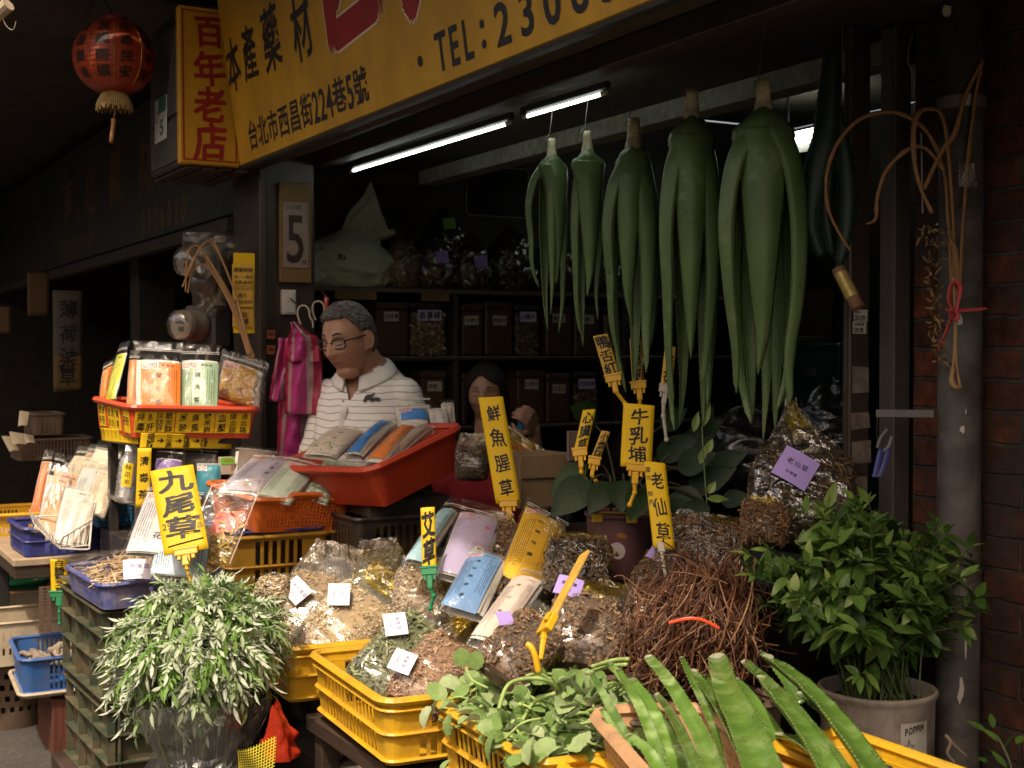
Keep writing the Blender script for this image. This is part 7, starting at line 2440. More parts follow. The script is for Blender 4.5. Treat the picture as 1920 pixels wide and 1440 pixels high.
for px, py, d_, L_, dz in ((808, 1338, 2.88, .05, -0.8), (845, 1352, 2.84, .045, -0.8), (1040, 1400, 2.55, .06, -0.5), (1000, 1395, 2.5, .055, -0.6), (1080, 1395, 2.62, .06, -0.5), (925, 1392, 2.62, .06, -0.6), (845, 1438, 2.72, .035, -0.2)):
 leaf(b, P(px, py - 14, d_), (Z * dz - V * 0.5 + rnd_dir(rng, 0) * 0.3).normalized(), (-V + Z * 0.4 + rnd_dir(rng, 0) * .3), L_, L_ * 0.7, 0.4, 0.15, 9, rng.random(), 0, 'round', cup=0.2, serr=0.05)
for px, py in ((868, 1232), (885, 1236)):
 q = P(px, py + 18, 2.86)
 leaf(b, q, (Z + RGT * (px - 872) / 30).normalized(), -FWD, 0.04, 0.036, 0.2, 0.1, 9, 0.3, 0, 'round', serr=0.05)
stems.tube(catmull([P(915, 1290, 2.82), P(885, 1275, 2.84), P(874, 1252, 2.86)], 4), 0.003, 6)
for pts in (((935, 1330), (955, 1282), (1010, 1272), (1045, 1290)), ((980, 1350), (1000, 1318), (1040, 1300)), ((1110, 1250), (1150, 1238), (1178, 1236)), ((1100, 1262), (1140, 1250), (1175, 1246)), ((975, 1320), (985, 1345), (975, 1375))):
 stems.tube(catmull([P(x, y, 2.70 + 0.05 * (i % 2)) for i, (x, y) in enumerate(pts)], 5), 0.0042, 7)
b.build("leaves", M_FUZZ, fz, smooth=True)
stems.build("stems", mat("fuzzy_stem", (0.30, 0.40, 0.12), 0.6, 0.15, 30), fz, smooth=True)
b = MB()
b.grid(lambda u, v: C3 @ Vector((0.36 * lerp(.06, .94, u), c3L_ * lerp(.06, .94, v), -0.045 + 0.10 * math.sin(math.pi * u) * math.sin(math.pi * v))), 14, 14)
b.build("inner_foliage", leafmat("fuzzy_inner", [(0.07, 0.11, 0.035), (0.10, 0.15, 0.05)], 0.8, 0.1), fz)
# ------------------------------------------------------------------ red root heap
rt = thing("root_heap", "tangled heap of thin reddish brown roots behind the cut aloe leaves", "roots", P(1290, 1290, 2.9))
M_ROOT = mat("red_roots", None, 0.6, 0.25, 60, rndcols=[(0.035, 0.013, 0.007), (0.10, 0.037, 0.017), (0.18, 0.072, 0.033), (0.36, 0.2, 0.1)], bump=0.2)
rng = random.Random(55)
b = MB()
rc_ = P(1300, 1195, 2.92)
for k in range(400):
 v = rnd_dir(rng, 0.1)
 if v.y > 0.5:
  v.y = -v.y
 rr = rng.uniform(0.55, 1.0)
 p0 = rc_ + Vector((v.x * (0.14 + 0.05 * noise.noise(v * 2)) * rr, v.y * 0.12 * rr, v.z * (0.14 + 0.06 * noise.noise(v * 2.5 + Vector((3, 0, 0)))) * rr))
 tang = v.cross(Vector((rng.uniform(-.3, .3), -1.0, rng.uniform(-.3, .3)))).normalized()
 tang = (tang * rng.choice((-1, 1)) + rnd_dir(rng, 0.35) * 0.6 + Z * 0.5).normalized()
 l = rng.uniform(0.05, 0.27)
 pts = [p0 - tang * l / 2 - v * 0.03]
 for j in range(1, 5):
  pts.append(p0 + tang * l * (j / 4 - .5) + v * 0.02 * math.sin(j * 0.9) + rnd_dir(rng, 0) * 0.015)
 rad = rng.uniform(0.0009, 0.0024)
 b.tube(catmull(pts, 2), [rad * (1 - 0.5 * i / 8) for i in range(9)], 5, r=rng.random() ** 1.3)
for k in range(330):      # strands draping down from the top of the heap
 a = P(1335 + rng.gauss(0, 42), 1075 + rng.gauss(0, 18), 2.95 + rng.uniform(-.05, .05))
 e = P(rng.uniform(1160, 1430), rng.uniform(1200, 1315), 2.82 + rng.uniform(-.04, .08))
 m1 = lerp(a, e, 0.4) - FWD * rng.uniform(0.03, 0.11) + rnd_dir(rng, 0.2) * 0.03
 m2 = lerp(a, e, 0.75) - FWD * rng.uniform(0.02, 0.08) + rnd_dir(rng, 0) * 0.03
 q1, q2 = rng.choice(((0, 1), (0, .7), (.3, 1), (.2, .8)))
 path = catmull([a, m1, m2, e], 4)
 path = path[int(q1 * 10):int(q2 * 13)]
 rad = rng.uniform(0.0009, 0.0022)
 b.tube(path, [rad * (1 - 0.4 * i / len(path)) for i in range(len(path))], 5, r=rng.random() ** 1.2)
for k in range(26):   # pale cut ends poking out
 v = rnd_dir(rng, -0.2)
 v.y = -abs(v.y)
 p = rc_ + Vector((v.x * 0.15, v.y * 0.12, v.z * 0.12))
 b.tube([p, p + (v + rnd_dir(rng, 0) * .6) * rng.uniform(0.02, 0.045)], 0.0016, 5, r=0.97)
b.build("roots", M_ROOT, rt)
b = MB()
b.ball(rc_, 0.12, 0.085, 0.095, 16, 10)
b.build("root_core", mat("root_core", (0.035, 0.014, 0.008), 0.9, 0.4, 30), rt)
b = MB()
b.tube(catmull([P(1254, 1168, 2.735), P(1290, 1160, 2.725), P(1318, 1163, 2.725), P(1348, 1178, 2.735)], 5), 0.0034, 6, flat=0.4)
b.build("red_tie", mat("red_tie", (0.75, 0.09, 0.03), 0.4, 0.1, 9), rt)
b = MB()
basket_mesh(b, frame(P(1330, 1325, 2.72) - V * 0.2 - U * 0.05, V, U), 0.36, 0.34, 0.12, rc=0.03, draft=0.1, rows=((0.1, 0.5), (0.55, 0.9)), slat=0.007, hole=0.012, rim=0.006)
tag(b.build("plastic_crate", PL_BROWN, solid=0.003), "dull brown crate under the red root heap", "crate")
b = MB()
ub(b, 1.7, 2.62, 1.58, 2.05, 0.0, 0.52)
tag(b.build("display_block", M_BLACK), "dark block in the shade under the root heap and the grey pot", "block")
# ------------------------------------------------------------------ aloe
def aloe_mat(name, c1, c2, c3, rough=0.35, spec=0.5):
 m, nt, out = nmat(name)
 b = N(nt, "ShaderNodeBsdfPrincipled")
 n1 = noise_tex(nt, 9, 5, 0.6, stretch=(1, 1, 0.35))
 c = ramp(nt, n1, [(0.3, c1), (0.52, c2), (0.75, c3)])
 n2 = noise_tex(nt, 55, 3, 0.6)
 c = mixc(nt, ramp(nt, n2, [(0.66, 0.0), (0.74, 0.75)]), c, (0.045, 0.04, 0.015))
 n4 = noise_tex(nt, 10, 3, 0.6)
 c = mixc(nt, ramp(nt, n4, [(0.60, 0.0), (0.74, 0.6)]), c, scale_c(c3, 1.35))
 at = N(nt, "ShaderNodeAttribute", attribute_name="rnd")
 f = ramp(nt, at.outputs["Fac"], [(0.0, 0.62), (1.0, 1.3)])
 c = mixc(nt, 1.0, c, f, 'MULTIPLY')
 nt.links.new(c, b.inputs["Base Color"])
 b.inputs["Roughness"].default_value = rough
 b.inputs["Specular IOR Level"].default_value = spec
 b.inputs["Subsurface Weight"].default_value = 0.08
 b.inputs["Subsurface Radius"].default_value = (0.01, 0.02, 0.005)
 bn = N(nt, "ShaderNodeBump")
 bn.inputs["Strength"].default_value = 0.15
 bn.inputs["Distance"].default_value = 0.006
 nt.links.new(noise_tex(nt, 14, 5, stretch=(4, 4, 0.6)), bn.inputs["Height"])
 nt.links.new(bn.outputs[0], b.inputs["Normal"])
 nt.links.new(b.outputs[0], out.inputs[0])
 return m
M_ALOE = aloe_mat("aloe_skin", (0.078, 0.128, 0.045), (0.12, 0.185, 0.068), (0.19, 0.25, 0.12), 0.42, 0.4)
M_ALOEF = aloe_mat("aloe_bright", (0.045, 0.105, 0.014), (0.095, 0.175, 0.028), (0.27, 0.36, 0.15), 0.2, 0.7)  # third tone raised: pale leaf stripes that double as painted sun highlights
M_TOOTH = mat("aloe_tooth", (0.36, 0.38, 0.16), 0.5, 0.1, 9)
M_ALOECUT = mat("aloe_cut", (0.52, 0.52, 0.34), 0.5, 0.3, 30, dirt=0.6, dcol=(0.12, 0.06, 0.02), dscale=20)
def aloe_leaf(mb, path, side, up, w0, t0, teeth=True, taper=1.0, m=0, mt=1, r=0.5, wfun=None, tp=0.012, hollow=0.25, th_=0.003):
 """path: points base to tip; side: width direction; up: hollow (upper) side"""
 pts = catmull(path, 6)
 n = len(pts)
 cs = 12
 vs, fs = [], []
 sd = Vector(side).normalized()
 edges = ([], [])
 for i, p in enumerate(pts):
  t = i / (n - 1)
  tg = (pts[min(i + 1, n - 1)] - pts[max(i - 1, 0)]).normalized()
  s = (sd - tg * sd.dot(tg)).normalized()
  sd = s
  nn = s.cross(tg).normalized()
  if nn.dot(up) < 0 and i == 0:
   pass
  wf = wfun(t) if wfun else max(0.0, (1 - t ** 1.7)) ** 0.85
  w = max(w0 / 2 * wf, 0.0012)
  th = max(t0 * ((0.3 + 0.7 * wf) if wf <= 1.2 else wf), 0.0015) * (1 if t < 0.97 else 0.5)
  for k in range(cs):
   a = 2 * math.pi * k / cs
   x = math.cos(a)
   y = math.sin(a)
   if y >= 0:
    yy = th * (hollow * (-1) * (1 - x * x) * 0.6 + 0.10 * y)    # hollow face
   else:
    yy = -th * (1 - x * x) ** 0.7 * 0.95
   vs.append(p + s * (x * w) + nn * (yy + th * 0.25 * x * x))
  edges[0].append(p + s * w + nn * th * 0.25)
  edges[1].append(p - s * w + nn * th * 0.25)
 for i in range(n - 1):
  for k in range(cs):
   fs.append((i * cs + k, i * cs + (k + 1) % cs, (i + 1) * cs + (k + 1) % cs, (i + 1) * cs + k))
 fs.append(tuple(range(cs))[::-1])
 fs.append(tuple((n - 1) * cs + k for k in range(cs)))
 mb.add(vs, fs, m, r)
 if teeth:
  for e, sg in ((edges[0], 1), (edges[1], -1)):
   acc = 0.0
   for i in range(1, n - 1):
    seg = (e[i] - e[i - 1])
    L = seg.length
    q = tp - acc
    while q < L:
     c = e[i - 1] + seg * (q / L)
     tg = seg.normalized()
     o = (c - pts[i]).normalized()
     h = th_
     mb.add([c - tg * 0.0028, c + tg * 0.0022, c + o * h + tg * 0.0018, c + o.cross(tg) * 0.0015], [(0, 1, 2), (1, 3, 2), (3, 0, 2)], mt, 0.5)
     q += tp
    acc = (acc + L) % tp
PH = "whole aloe plants hung along the beam"
def hanging_aloe(label, top, d, neck, length, leaves, seed, cut='white'):
 """top: photo point of the stump; leaves: (direction angle in the picture, spread, length factor, width, forward)"""
 T = P(*top, d)
 t = thing("hanging_aloe", label, "aloe plant", T - Z * length, PH)
 rng = random.Random(seed)
 K = d / F
 b = MB()
 nk = neck * K
 sl = nk * 3.9
 b.lathe([(nk * 0.86, 0), (nk * 0.9, -sl * 0.25), (nk * 1.0, -sl * 0.5), (nk * 0.94, -sl * 0.55), (nk * 1.1, -sl * 0.8), (nk * 1.3, -sl * 1.1), (nk * 1.5, -sl * 1.5), (nk * 1.3, -sl * 2.0)][::-1], 18, M=Matrix.Translation(T), wob=0.12)
 b.build("stump", mat("aloe_stump", (0.66, 0.60, 0.40), 0.6, 0.3, 18, bump=0.3, dirt=0.7, dcol=(0.07, 0.045, 0.03), dscale=16, stretch=(1, 1, 3)), t, smooth=True)
 crown = T - Z * sl * 1.3
 for i, (ax, fy, lf, wf, bulge) in enumerate(leaves):
  L = length * lf
  sx, sy = ax * K, fy * K
  sdv = RGT * sx - FWD * sy
  hv = sdv.normalized() if sdv.length > 1e-6 else -FWD
  path = [crown + hv * nk * 0.55 + Z * sl * 0.15,
    crown + hv * nk * 0.9 + sdv * 0.12 - Z * L * 0.015,
    crown + sdv * 0.40 * bulge - Z * L * 0.065,
    crown + sdv * 0.80 * bulge - Z * L * 0.18,
    crown + sdv * 1.02 * bulge - Z * L * 0.38,
    crown + sdv * 1.0 - Z * L * 0.62,
    crown + sdv * rng.uniform(0.75, 0.95) - Z * L * 0.84,
    crown + sdv * rng.uniform(0.5, 0.9) + RGT * rng.uniform(-.01, .01) - Z * L]
  b = MB()
  side = Z.cross(hv)
  aloe_leaf(b, path, side, -hv, wf * K, wf * K * 0.30, r=rng.uniform(0.25, 0.8), wfun=lambda q: lerp(0.30, 1.0, smooth01(q / 0.30)) * (1 if q < 0.30 else max(0.0, 1 - ((q - 0.30) / 0.70)) ** 0.9), tp=0.016, hollow=0.8, th_=0.0022)
  b.build("leaf", [M_ALOE, M_TOOTH], t, smooth=True)
 b = MB()
 hk = T - Z * sl * 0.45 - RGT * nk
 b.tube(catmull([hk + RGT * nk * 1.9, hk + Z * 0.012, hk - RGT * 0.006 + Z * 0.02, hk + Z * 0.034 + RGT * 0.006], 5), 0.0015, 6)
 b.tube([hk + Z * 0.03 + RGT * 0.005, Vector((hk.x + 0.02, hk.y, 2.186))], 0.0011, 5)
 b.build("hook_wire", M_GREYMETAL, t)
 return t
hanging_aloe("largest hanging aloe plant with very broad leaves, fifth along the beam", (1432, 150), 3.10, 14, 0.70,
    [(-20, -50, 1.0, 84, 1.0), (40, -44, 1.02, 80, 1.0), (-46, -24, 1.0, 84, 1.0), (58, -20, 0.96, 92, 1.0), (-64, 12, 0.90, 78, 1.08), (56, 18, 0.94, 104, 1.0), (-8, 36, 0.84, 118, 1.0), (12, -20, 1.06, 60, 1.0)], 1)
hanging_aloe("hanging aloe plant with purple stump and long narrow leaves, fourth along the beam", (1298, 168), 3.34, 13, 0.74,
    [(-12, -42, 1.0, 66, 1.0), (30, -34, 1.0, 66, 1.0), (-42, -14, 1.02, 62, 1.0), (42, -14, 0.94, 70, 1.0), (-46, 16, 0.92, 66, 1.06), (34, 20, 0.86, 78, 1.0), (-6, 34, 0.78, 90, 1.0)], 2)
hanging_aloe("hanging aloe plant with a clean white neck, third along the beam", (1189, 222), 3.58, 13, 0.63,
    [(6, -34, 1.0, 56, 1.0), (38, -10, 0.90, 54, 1.0), (-34, -14, 1.0, 52, 1.0), (-44, 12, 0.84, 56, 1.10), (24, 26, 0.92, 72, 1.0), (-14, 32, 0.72, 70, 1.0)], 3)
hanging_aloe("slim hanging aloe plant second along the beam, its stump dark", (1102, 246), 3.78, 9, 0.53,
    [(-12, -22, 1.0, 42, 1.0), (22, -10, 0.86, 40, 1.0), (-22, 8, 0.94, 42, 1.05), (4, 24, 0.74, 66, 1.0)], 4)
hanging_aloe("smallest hanging aloe plant, first along the beam near the dark panel", (1035, 260), 3.95, 8, 0.50,
    [(-14, -18, 0.98, 40, 1.0), (22, -12, 1.0, 38, 1.0), (-38, 8, 0.74, 38, 1.10), (10, 22, 0.72, 62, 1.0), (0, 30, 0.90, 30, 1.0)], 5)
t = thing("hanging_aloe", "dark bluish aloe hung upside up against the door post, last along the beam", "aloe plant", P(1552, 500, 3.05), PH)
rng = random.Random(66)
for i, (pts, w) in enumerate((([(1562, 98), (1556, 180), (1548, 260), (1530, 340), (1520, 420), (1540, 480)], 50), ([(1566, 200), (1580, 270), (1590, 360), (1585, 440), (1572, 500)], 36), ([(1548, 230), (1528, 290), (1512, 370), (1520, 450)], 30), ([(1575, 230), (1555, 320), (1545, 400), (1562, 480)], 34))):
 b = MB()
 aloe_leaf(b, [P(x, y, 3.12 + 0.02 * i) for x, y in pts], RGT, -FWD, w * 3.1 / F, 0.02, r=0.2, wfun=lambda q: 0.35 + 0.65 * math.sin(math.pi * min(1, 0.12 + q * 0.9)) ** 0.8)
 b.build("leaf", [aloe_mat("aloe_bluish%d" % i, (0.02, 0.042, 0.032), (0.03, 0.06, 0.045), (0.045, 0.075, 0.06), 0.45, 0.4) if i == 0 else bpy.data.materials["aloe_bluish0"], M_TOOTH], t, smooth=True)
b = MB()
b.tube([P(1578, 180, 3.08), P(1579, 100, 3.1), Vector((P(1580, 60, 3.1).x, P(1580, 60, 3.1).y, 2.186))], 0.0012, 5)
b.build("hook_wire", M_GREYMETAL, t)
CUT = "cut aloe leaves in the front baskets"
cuts = [  # photo points tip/cut end (upper) to lower end, widths px, depth top, depth bottom, tone (leaves in shadow painted darker)
 ([(1216, 1232), (1262, 1300), (1318, 1400), (1345, 1470)], 40, 2.72, 2.34, 0.9, "bright glossy cut aloe leaf with a light stripe, left of the broad one"),
 ([(1345, 1232), (1362, 1300), (1400, 1380), (1440, 1470)], 74, 2.70, 2.30, 0.6, "broadest cut aloe leaf with a dented shiny middle"),
 ([(1440, 1232), (1500, 1285), (1570, 1360), (1645, 1450)], 58, 2.68, 2.32, 0.35, "long dark green cut aloe leaf lying furthest right in front of the pot"),
 ([(1430, 1272), (1470, 1330), (1520, 1395), (1570, 1470)], 58, 2.60, 2.28, 0.5, "greyish green cut aloe leaf between the broad one and the longest right one"),
 ([(1462, 1378), (1500, 1400), (1540, 1430), (1580, 1480)], 50, 2.40, 2.22, 0.7, "short pale cut aloe leaf in the bottom front, right of the broad one"),
 ([(1160, 1256), (1186, 1310), (1215, 1370), (1250, 1460)], 26, 2.66, 2.36, 0.7, "narrow spotted cut aloe leaf, second from the left"),
 ([(1110, 1262), (1136, 1320), (1164, 1375), (1200, 1440)], 24, 2.62, 2.38, 0.45, "narrow dark edged cut aloe leaf furthest left in the peach basket"),
 ([(1186, 1276), (1220, 1340), (1255, 1405), (1290, 1480)], 44, 2.62, 2.32, 0.95, "yellowish green cut aloe leaf with a brown knot, third from the left"),
 ([(1232, 1302), (1258, 1350), (1285, 1400), (1320, 1480)], 26, 2.58, 2.34, 0.3, "slim shaded cut aloe leaf under the bright striped one"),
 ([(1278, 1234), (1300, 1290), (1328, 1345), (1370, 1440)], 22, 2.76, 2.44, 0.3, "slim dark cut aloe leaf left of the broadest one"),
 ([(1320, 1266), (1340, 1310), (1362, 1360), (1392, 1430)], 24, 2.80, 2.5, 0.2, "dark spotted cut aloe leaf half under the broadest one"),
 ([(1380, 1274), (1410, 1320), (1446, 1375), (1480, 1430)], 38, 2.70, 2.40, 0.85, "yellow green toothed cut aloe leaf behind the broadest one"),
 ([(1425, 1222), (1448, 1250), (1470, 1280), (1500, 1320)], 22, 2.82, 2.66, 0.4, "short cut aloe leaf end poking up behind the long right one"),
 ([(1180, 1380), (1215, 1420), (1240, 1460), (1270, 1500)], 36, 2.40, 2.26, 0.9, "shiny lime cut aloe leaf in the bottom corner of the peach basket"),
 ([(1128, 1330), (1160, 1390), (1190, 1430), (1215, 1480)], 20, 2.50, 2.34, 0.8, "thin lime cut aloe leaf just inside the peach basket's rim"),
 ([(1300, 1258), (1345, 1330), (1385, 1400), (1425, 1475)], 40, 2.74, 2.36, 0.55, "slim bright cut aloe leaf just left of the broadest one"),
 ([(1396, 1240), (1450, 1300), (1520, 1378), (1600, 1470)], 34, 2.76, 2.36, 0.25, "dark narrow cut aloe leaf between the two long right ones"),
 ([(1144, 1246), (1200, 1320), (1245, 1385), (1295, 1470)], 30, 2.74, 2.36, 0.75, "lime cut aloe leaf lying third in the left fan"),
 ([(1500, 1300), (1545, 1345), (1600, 1400), (1660, 1465)], 34, 2.62, 2.34, 0.2, "shaded cut aloe leaf under the longest right one"),
 ([(1270, 1400), (1300, 1430), (1330, 1470), (1350, 1500)], 34, 2.36, 2.24, 0.15, "dark cut aloe leaf at the bottom under the bright striped one"),
]
for i, (pts, w, da, db, br, lab) in enumerate(cuts):
 n = len(pts)
 path = [P(x, y, lerp(da, db, k / (n - 1))) + Z * (0.012 * math.sin(math.pi * k / (n - 1))) for k, (x, y) in enumerate(pts)]
 if pts[-1][0] > 1300 and pts[-1][1] > 1440:
  db = min(db, 0.645 * F / (pts[-1][1] - 665))
 path = [P(x, y, lerp(da, db, k / (n - 1))) + Z * (0.012 * math.sin(math.pi * k / (n - 1))) for k, (x, y) in enumerate(pts)]
 t = thing("aloe_leaf", lab, "aloe leaf", path[-1], CUT)
 rng = random.Random(i * 7 + 1)
 b = MB()
 K = (da + db) / 2 / F
 ax = (path[-1] - path[0]).normalized()
 up = (-FWD * 0.6 + Z * 0.8)
 sd = ax.cross(up).normalized()
 sd = (sd + up * rng.uniform(-0.45, 0.35)).normalized()
 aloe_leaf(b, path, sd, up, w / F, w / F * 0.42, r=br, wfun=lambda q: (0.44 + 0.60 * q) * lerp(da, db, q), tp=0.014, hollow=0.45, mt=1, th_=0.0026)
 for p in range(len(b.v)):
  b.v[p] += up * 0.004 * noise.noise(b.v[p] * 22 + Vector((i, 0, 0)))
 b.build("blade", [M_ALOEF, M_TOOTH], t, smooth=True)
 b = MB()
 c_ = path[0] - ax * 0.001
 M = frame(c_, sd, -ax.cross(sd))
 b.lathe([(1, 0), (1, 0.001)], 14, M=frame(c_, sd, (up - ax * up.dot(ax))) @ Matrix.Diagonal((w / F * da * 0.215, w / F * da * 0.10, 1, 1)))
 b.build("cut_end", M_ALOECUT, t)
rng = random.Random(202)
for i in range(13):
 x0 = rng.uniform(1165, 1470)
 x1 = x0 + rng.uniform(80, 190)
 y0 = rng.uniform(1290, 1345)
 da, db = rng.uniform(2.62, 2.74), 2.40
 path = [P(lerp(x0, x1, q), lerp(y0, 1490, q), lerp(da, db, q)) - Z * 0.03 for q in (0, .35, .7, 1)]
 t = thing("aloe_leaf", "shaded cut aloe leaf buried under the others in the front baskets", "aloe leaf", path[-1], CUT)
 b = MB()
 ax = (path[-1] - path[0]).normalized()
 sd = (ax.cross(-FWD * 0.6 + Z * 0.8) + Z * rng.uniform(-.5, .5)).normalized()
 w = rng.uniform(24, 40)
 aloe_leaf(b, path, sd, -FWD * .6 + Z * .8, w / F, w / F * 0.42, r=rng.uniform(0, 0.5), wfun=lambda q: (0.44 + 0.60 * q) * lerp(da, db, q), tp=0.014, hollow=0.45, th_=0.0026)  # low tone range paints the buried leaves as shaded
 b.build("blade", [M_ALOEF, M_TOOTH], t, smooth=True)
# ------------------------------------------------------------------ leafy shrub in the grey pot
gp = thing("potted_shrub", "bushy green leafy plant in a big grey metal pot at the right", "potted plant", P(1648, 1440, 2.8))
pcn = P(1645, 1290, 2.87)
pc0 = Vector((pcn.x, pcn.y, 0))
pt = pcn.z
b = MB()
b.lathe([(0.110, pt - 0.24), (0.116, pt - 0.235), (0.118, pt - 0.02), (0.121, pt - 0.012), (0.124, pt - 0.005), (0.124, pt + 0.002), (0.119, pt + 0.004), (0.114, pt - 0.003), (0.112, pt - 0.04)], 44, M=Matrix.Translation(pc0), caps=False)
b.build("pot", mat("pot_grey", (0.31, 0.265, 0.225), 0.5, 0.5, 9, bump=0.2, spec=0.45, dirt=0.9, dcol=(0.10, 0.065, 0.042), dscale=11, stretch=(1, 1, 0.45)), gp, smooth=True)
b = MB()
b.lathe([(0.0, pt - 0.028), (0.113, pt - 0.03)], 30, M=Matrix.Translation(pc0), caps=False)
b.build("soil", mat("pot_soil", (0.03, 0.02, 0.013), 0.95, 0.4, 40, bump=0.5), gp)
ac = math.atan2(-pc0.y, -pc0.x)
def pot_fn(x, y, off=0.001):
 a = ac + x / 0.118
 return pc0 + Vector(((0.1172 + off) * math.cos(a), (0.1172 + off) * math.sin(a), pt + y))
b = MB()
b.grid(lambda u, v: pot_fn(lerp(0.048, 0.116, u), lerp(-0.20, -0.045, v)), 8, 4)
stk = b.build("sticker", mat("pot_sticker", (0.5, 0.48, 0.42), 0.6, 0.12, 14, dirt=0.5), gp)
b = MB()
x_ = 0.062
rng = random.Random(3)
put_row(b, "POPPIN", lambda x, y: pot_fn(x, y + 0.18 * (x - .06), 0.0018), 0.056, -0.062, 0.020, sx=0.0125, bold=0.03, hand=0.6, rng=rng)
pts = []
for k in range(11):
 a = math.pi / 2 + 2 * math.pi * k / 10
 r_ = 0.014 if k % 2 == 0 else 0.0055
 pts.append(pot_fn(0.066 + r_ * math.cos(a), -0.095 + r_ * 1.15 * math.sin(a), 0.0018))
b.tube(pts, 0.0006, 4)
b.build("lettering", M_INK, stk)
M_SHRUB = leafmat("shrub_leaf", [(0.035, 0.085, 0.014), (0.07, 0.15, 0.025), (0.13, 0.24, 0.045), (0.25, 0.34, 0.08)], 0.38, 0.25, 0.45, 0.45, bscale=45)
rng = random.Random(123)
b = MB()
stems = MB()
top = pc0 + Z * (pt - 0.02)
cen = P(1608, 1105, 2.85)
for k in range(112):
 v = rnd_dir(rng, 0.18)
 rr = rng.uniform(0.55, 1.0)
 tip = cen + Vector((v.x * 0.262 * rr, v.y * 0.19 * rr, v.z * 0.205 * rr))
 if tip.z < pt - 0.0:
  tip.z = pt + rng.uniform(0.0, 0.06)
 base = top + Vector((rng.uniform(-.07, .07), rng.uniform(-.06, .06), 0))
 mid = lerp(base, tip, 0.5) + Z * 0.05 + Vector((0, 0, 0))
 path = catmull([base, mid, tip], 7)
 stems.tube(path, [0.0026 * (1 - 0.6 * i / (len(path) - 1)) for i in range(len(path))], 5)
 for i in range(5, len(path)):
  if rng.random() < 0.72:
   for sg in ((-1, 1) if rng.random() < 0.7 else (1,)):
    tg = (path[i] - path[i - 1]).normalized()
    sd = tg.cross(rnd_dir(rng, 0.6)).normalized() * sg
    d = (sd * 0.9 + tg * 0.4 + Z * rng.uniform(-0.35, 0.3)).normalized()
    L_ = rng.uniform(0.032, 0.075) * (0.7 + 0.3 * rng.random())
    leaf(b, path[i], d, (Z + rnd_dir(rng, 0) * 0.55 - FWD * 0.35).normalized(), L_, L_ * rng.uniform(0.36, 0.5), rng.uniform(0.1, 0.8), rng.uniform(0.12, 0.3), 6, rng.random() * (0.4 + 0.6 * i / len(path)), 0, 'ovate', twist=rng.uniform(-.3, .3))
 for j in range(3):
  d = ((path[-1] - path[-2]).normalized() + rnd_dir(rng, 0.2) * 0.8).normalized()
  L_ = rng.uniform(0.025, 0.05)
  leaf(b, path[-1], d, (Z + rnd_dir(rng, 0) * 0.5).normalized(), L_, L_ * 0.38, 0.3, 0.25, 6, rng.uniform(0.4, 1.0), 0, 'ovate')
b.build("foliage", M_SHRUB, gp, smooth=True)
stems.build("stems", mat("shrub_stem", (0.06, 0.09, 0.025), 0.6, 0.2, 20), gp)
sw_ = thing("small_plant", "few dim lance shaped leaves of a small plant at the bottom right by the bricks", "plant", P(1890, 1440, 2.45))
b = MB()
rng = random.Random(9)
for pts in (((1850, 1372), (1815, 1350)), ((1862, 1365), (1858, 1338)), ((1900, 1380), (1880, 1400)), ((1905, 1395), (1918, 1378)), ((1850, 1430), (1835, 1418)), ((1888, 1440), (1862, 1408)), ((1880, 1395), (1845, 1365))):
 a, c = P(*pts[0], 2.5), P(*pts[1], 2.52)
 leaf(b, a, c - a, Z - FWD * 0.6, (c - a).length * 1.15, 0.014, 0.2, 0.2, 6, rng.random() * 0.5, 0, 'lance')
b.build("leaves", M_SHRUB, sw_)
b = MB()
b.tube(catmull([P(1905, 1470, 2.46), P(1890, 1420, 2.48), P(1870, 1380, 2.5)], 4), 0.002, 5)
b.build("stem", bpy.data.materials["shrub_stem"], sw_)
b = MB()
b.tube(catmull([P(1772, 1378, 2.75), P(1782, 1392, 2.74), P(1776, 1412, 2.74), P(1790, 1430, 2.73)], 5), 0.004, 6, flat=0.4)
b.tube(catmull([P(1776, 1380, 2.75), P(1792, 1400, 2.74), P(1812, 1418, 2.74)], 5), 0.003, 6, flat=0.4)
tag(b.build("cloth_strip", mat("pale_rag", (0.22, 0.17, 0.12), 0.8, 0.2, 20)), "pale dry strip tied round the foot of the drainpipe", "strip")
# ------------------------------------------------------------------ broad leaved plant in the mauve bucket
M_BROAD = leafmat("broad_leaf", [(0.012, 0.028, 0.009), (0.02, 0.042, 0.013), (0.032, 0.062, 0.019)], 0.45, 0.2, 0.25, 0.35, bscale=30)
bp_ = thing("broad_leaved_plant", "dark plant with broad drooping veined leaves in the mauve bucket", "plant", bc + Z * 0.14)
b = MB()
stems = MB()
rng = random.Random(19)
fixed = [((1108, 900), (1040, 955), 3.36, 34), ((1145, 905), (1108, 952), 3.34, 26), ((1170, 900), (1165, 952), 3.32, 28), ((1205, 915), (1185, 968), 3.3, 26), ((1100, 870), (1036, 915), 3.42, 22), ((1118, 800), (1082, 762), 3.5, 34), ((1270, 880), (1330, 850), 3.45, 26), ((1255, 930), (1320, 950), 3.38, 30), ((1230, 860), (1300, 820), 3.5, 24),
   ((1240, 800), (1280, 770), 3.55, 22), ((1300, 880), (1345, 900), 3.5, 26), ((1320, 820), (1330, 770), 3.5, 14), ((1290, 920), (1370, 880), 3.46, 26), ((1215, 840), (1180, 800), 3.6, 24), ((1330, 880), (1390, 850), 3.5, 22), ((1275, 850), (1345, 790), 3.56, 24), ((1310, 935), (1300, 985), 3.34, 26), ((1352, 940), (1400, 930), 3.4, 18)]
